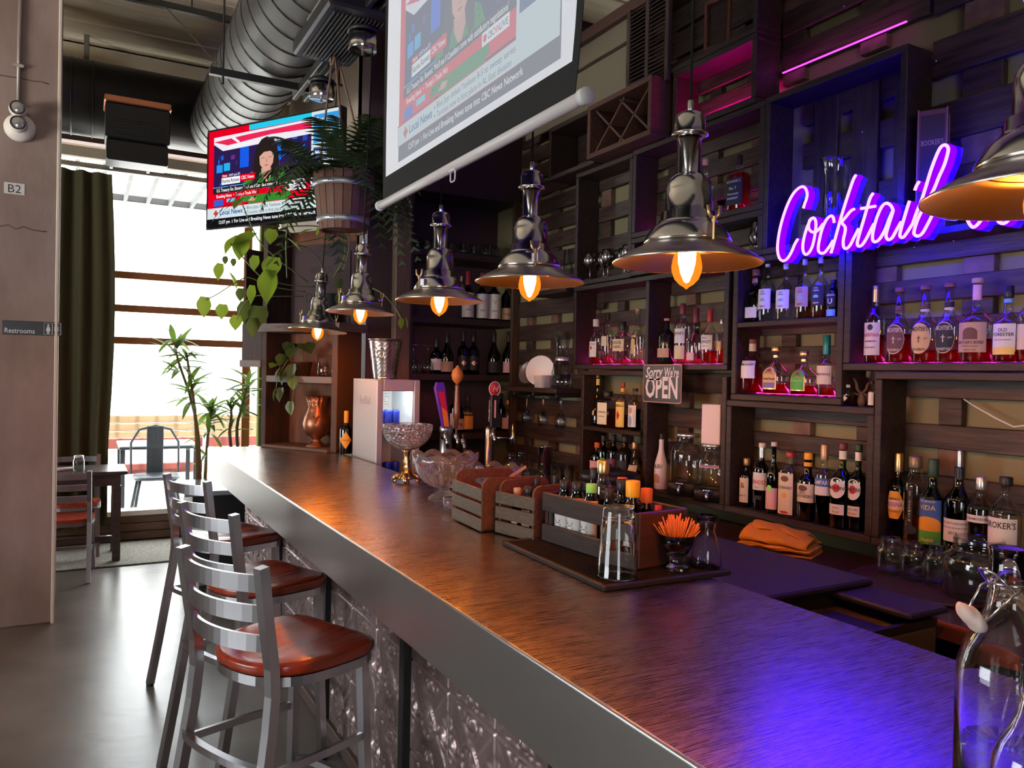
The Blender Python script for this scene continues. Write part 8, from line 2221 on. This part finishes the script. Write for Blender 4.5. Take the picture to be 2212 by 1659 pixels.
def chair(label, x, y, rz):
    t = thing('dining_chair', label, 'chair', (x, y, 0.0005), rz, 'ladder-back chairs at the dining table')
    GM = M('dark_grey_chair_metal', (0.22, 0.22, 0.24), 0.42, 0.9)
    pts = [(0.2 * math.cos(a) * (abs(math.cos(a)) ** 3 + abs(math.sin(a)) ** 3) ** (-1 / 3), 0.205 * math.sin(a) * (abs(math.cos(a)) ** 3 + abs(math.sin(a)) ** 3) ** (-1 / 3)) for a in [2 * PI * k / 28 for k in range(28)]]
    MB().prism(pts, 0.435, 0.46).obj('seat', REDWOOD, t)
    MB().tube([(a * 0.95, b * 0.95, 0.42) for a, b in pts], 0, closed=True, up=(0, 0, 1), flat=(0.01, 0.013)).obj('seat_frame', GM, t)
    for s in (-1, 1):
        MB().tube([(0.165, s * 0.17, 0.42), (0.18, s * 0.185, 0.0)], 0.014, square=True, up=(1, 0, 0)).obj('leg', GM, t)
        MB().tube([(-0.27, s * 0.195, 0.0), (-0.215, s * 0.19, 0.25), (-0.19, s * 0.188, 0.44), (-0.2, s * 0.188, 0.6), (-0.245, s * 0.19, 0.83)], 0.015, square=True, up=(1, 0, 0)).obj('back_post', GM, t)
        MB().tube([(0.17, s * 0.178, 0.2), (-0.225, s * 0.19, 0.2)], 0, up=(0, 0, 1), flat=(0.008, 0.009)).obj('side_rail', GM, t)
    for (z, xx) in ((0.79, -0.238), (0.705, -0.222), (0.62, -0.206)):
        MB().tube([(xx - 0.03 * (1 - q * q), q * 0.188, z) for q in [-1 + k / 4 for k in range(9)]], 0, up=(0, 0, 1), flat=(0.005, 0.023)).obj('back_slat', GM, t)
    MB().tube([(-0.215, 0.19, 0.26), (-0.25, 0, 0.26), (-0.215, -0.19, 0.26)], 0, up=(0, 0, 1), flat=(0.009, 0.011)).obj('rear_rail', GM, t)
    return t
chair('grey ladder-back chair on the column side of the dining table, its back towards us', -0.105, 6.82, PI / 2 - 0.1)
chair('ladder-back chair on the window side of the dining table, mostly hidden by it', -0.05, 7.54, -PI / 2)

ut = thing('side_table', 'dark side table with a pale reflecting top between the stools and the plants', 'table', (1.0, 6.2, 0.0005))
MB().bbox(-0.36, -0.33, 0.70, 0.36, 0.33, 0.735, 0.006).obj('tabletop', M('grey_gloss_top', (0.24, 0.27, 0.28), 0.12, coat=0.5), ut)
MB().box(-0.3, -0.28, 0.1, 0.3, 0.28, 0.70).obj('cabinet_body', BLACKM, ut)
for sx in (-0.28, 0.28):
    for sy in (-0.26, 0.26):
        MB().cyl(sx, sy, 0, 0.1, 0.02, 10).obj('leg', BLACKM, ut)
hk = MB().tube([(1.12, 5.84, 0.736), (1.12, 5.84, 0.80), (1.16, 5.84, 0.835), (1.21, 5.84, 0.80), (1.21, 5.84, 0.736)], 0.008, 8)
tag(hk.obj('black_hoop', BLACKM), 'black bent metal hoop on the side table', 'hoop')

# things on the concrete column
e = (-0.346, 5.58, 3.039)
el = thing('emergency_light', 'white round twin-head emergency light on the concrete column', 'light', (e[0], 5.575, e[2]))
WM = M('dusty_white_plastic', (0.6, 0.55, 0.5), 0.5)
def disc(r, y0, y1, c, n=28):
    m_ = MB().lathe([(0, 0), (r, 0), (r * 1.02, (y1 - y0) * 0.3), (r * 0.9, y1 - y0), (0, y1 - y0)], n)
    m_.v = [(c[0] + v[0], -(y0 + v[2]) + 0.023, c[1] + v[1]) for v in m_.v]
    return m_
disc(0.083, 0.0, 0.05, (0, 0)).obj('housing', WM, el)
for c in ((-0.005, 0.008), (-0.008, 0.098)):
    h_ = disc(0.047, 0.05, 0.10, c).obj('lamp_head', WM, el)
    disc(0.036, 0.098, 0.103, c).obj('lens', M('lamp_lens_grey', (0.35, 0.33, 0.32), 0.15, 0.6), h_)
    MB().tube([(c[0] + 0.038 * math.cos(2 * PI * k / 20), -0.08, c[1] + 0.038 * math.sin(2 * PI * k / 20)) for k in range(20)], 0.004, 5, closed=True).obj('lens_ring', BLACKM, h_)
cd = thing('conduit', 'thin metal conduit running up the column from the emergency light', 'conduit', (e[0] - 0.01, 5.585, e[2] + 0.12))
MB().tube([(0, 0, 0), (0.0, 0, 0.4), (0.012, 0, 1.2)], 0.011, 10).obj('pipe', M('dull_conduit', (0.26, 0.22, 0.2), 0.5, 0.5), cd)
MB().bbox(-0.028, -0.012, 0.24, 0.028, 0.014, 0.262, 0.003).obj('pipe_clip', STEEL, cd)
b2p = (-0.371, 5.595, 2.673)
s2 = thing('column_number_plate', 'small pale square plate reading B2 on the column', 'sign', (b2p[0], 5.5985, b2p[2]))
MB().bbox(-0.053, -0.001, -0.034, 0.053, 0.001, 0.034, 0.0005).obj('plate', M('plate_grey_white', (0.5, 0.47, 0.45), 0.6), s2)
MB().text('B2', 0.07, lambda x, y: (x, -0.0018, y - 0.025), 0, 0.0).obj('lettering', INK, s2)
rp_ = (-0.268, 5.595, 1.833)
rs = thing('restroom_sign', 'black sign reading Restrooms with two white figures on the column', 'sign', (rp_[0], 5.596, rp_[2]))
MB().bbox(-0.155, -0.004, -0.042, 0.155, 0.003, 0.042, 0.002).obj('plate', M('sign_black_blue', (0.012, 0.013, 0.017), 0.35), rs)
MB().text('Restrooms', 0.042, lambda x, y: (x - 0.066, -0.0048, y - 0.032), 0, 0.006, maxw=0.155).obj('lettering', M('sign_grey_white', (0.55, 0.55, 0.56), 0.5), rs)
fg_ = MB()
for (cx) in (0.083, 0.127):
    fg_.add([(cx + 0.006 * math.cos(a), -0.0048, 0.022 + 0.006 * math.sin(a)) for a in [2 * PI * k / 12 for k in range(12)]], [tuple(range(12))])
    if cx < 0.1:
        fg_.add([(cx - 0.006, -0.0048, 0.014), (cx - 0.013, -0.0048, -0.012), (cx + 0.013, -0.0048, -0.012), (cx + 0.006, -0.0048, 0.014)], [(0, 1, 2, 3)])
    else:
        fg_.box(cx - 0.011, -0.0048, -0.012, cx + 0.011, -0.0047, 0.014)
    fg_.box(cx - 0.007, -0.0048, -0.03, cx - 0.001, -0.0047, -0.012).box(cx + 0.001, -0.0048, -0.03, cx + 0.007, -0.0047, -0.012)
fg_.box(0.1035, -0.0048, -0.03, 0.1065, -0.0047, 0.03)
fg_.obj('figures', M('sign_grey_white', (0.55, 0.55, 0.56)), rs)
fr_ = MB()
for (a, c, d, g) in ((0.06, 0.15, -0.036, -0.0345), (0.06, 0.15, 0.0345, 0.036), (0.06, 0.0615, -0.036, 0.036), (0.1485, 0.15, -0.036, 0.036)):
    fr_.box(a, -0.0047, d, c, -0.0041, g)
fr_.obj('figure_border', M('sign_grey_white', (0.55, 0.55, 0.56)), rs)
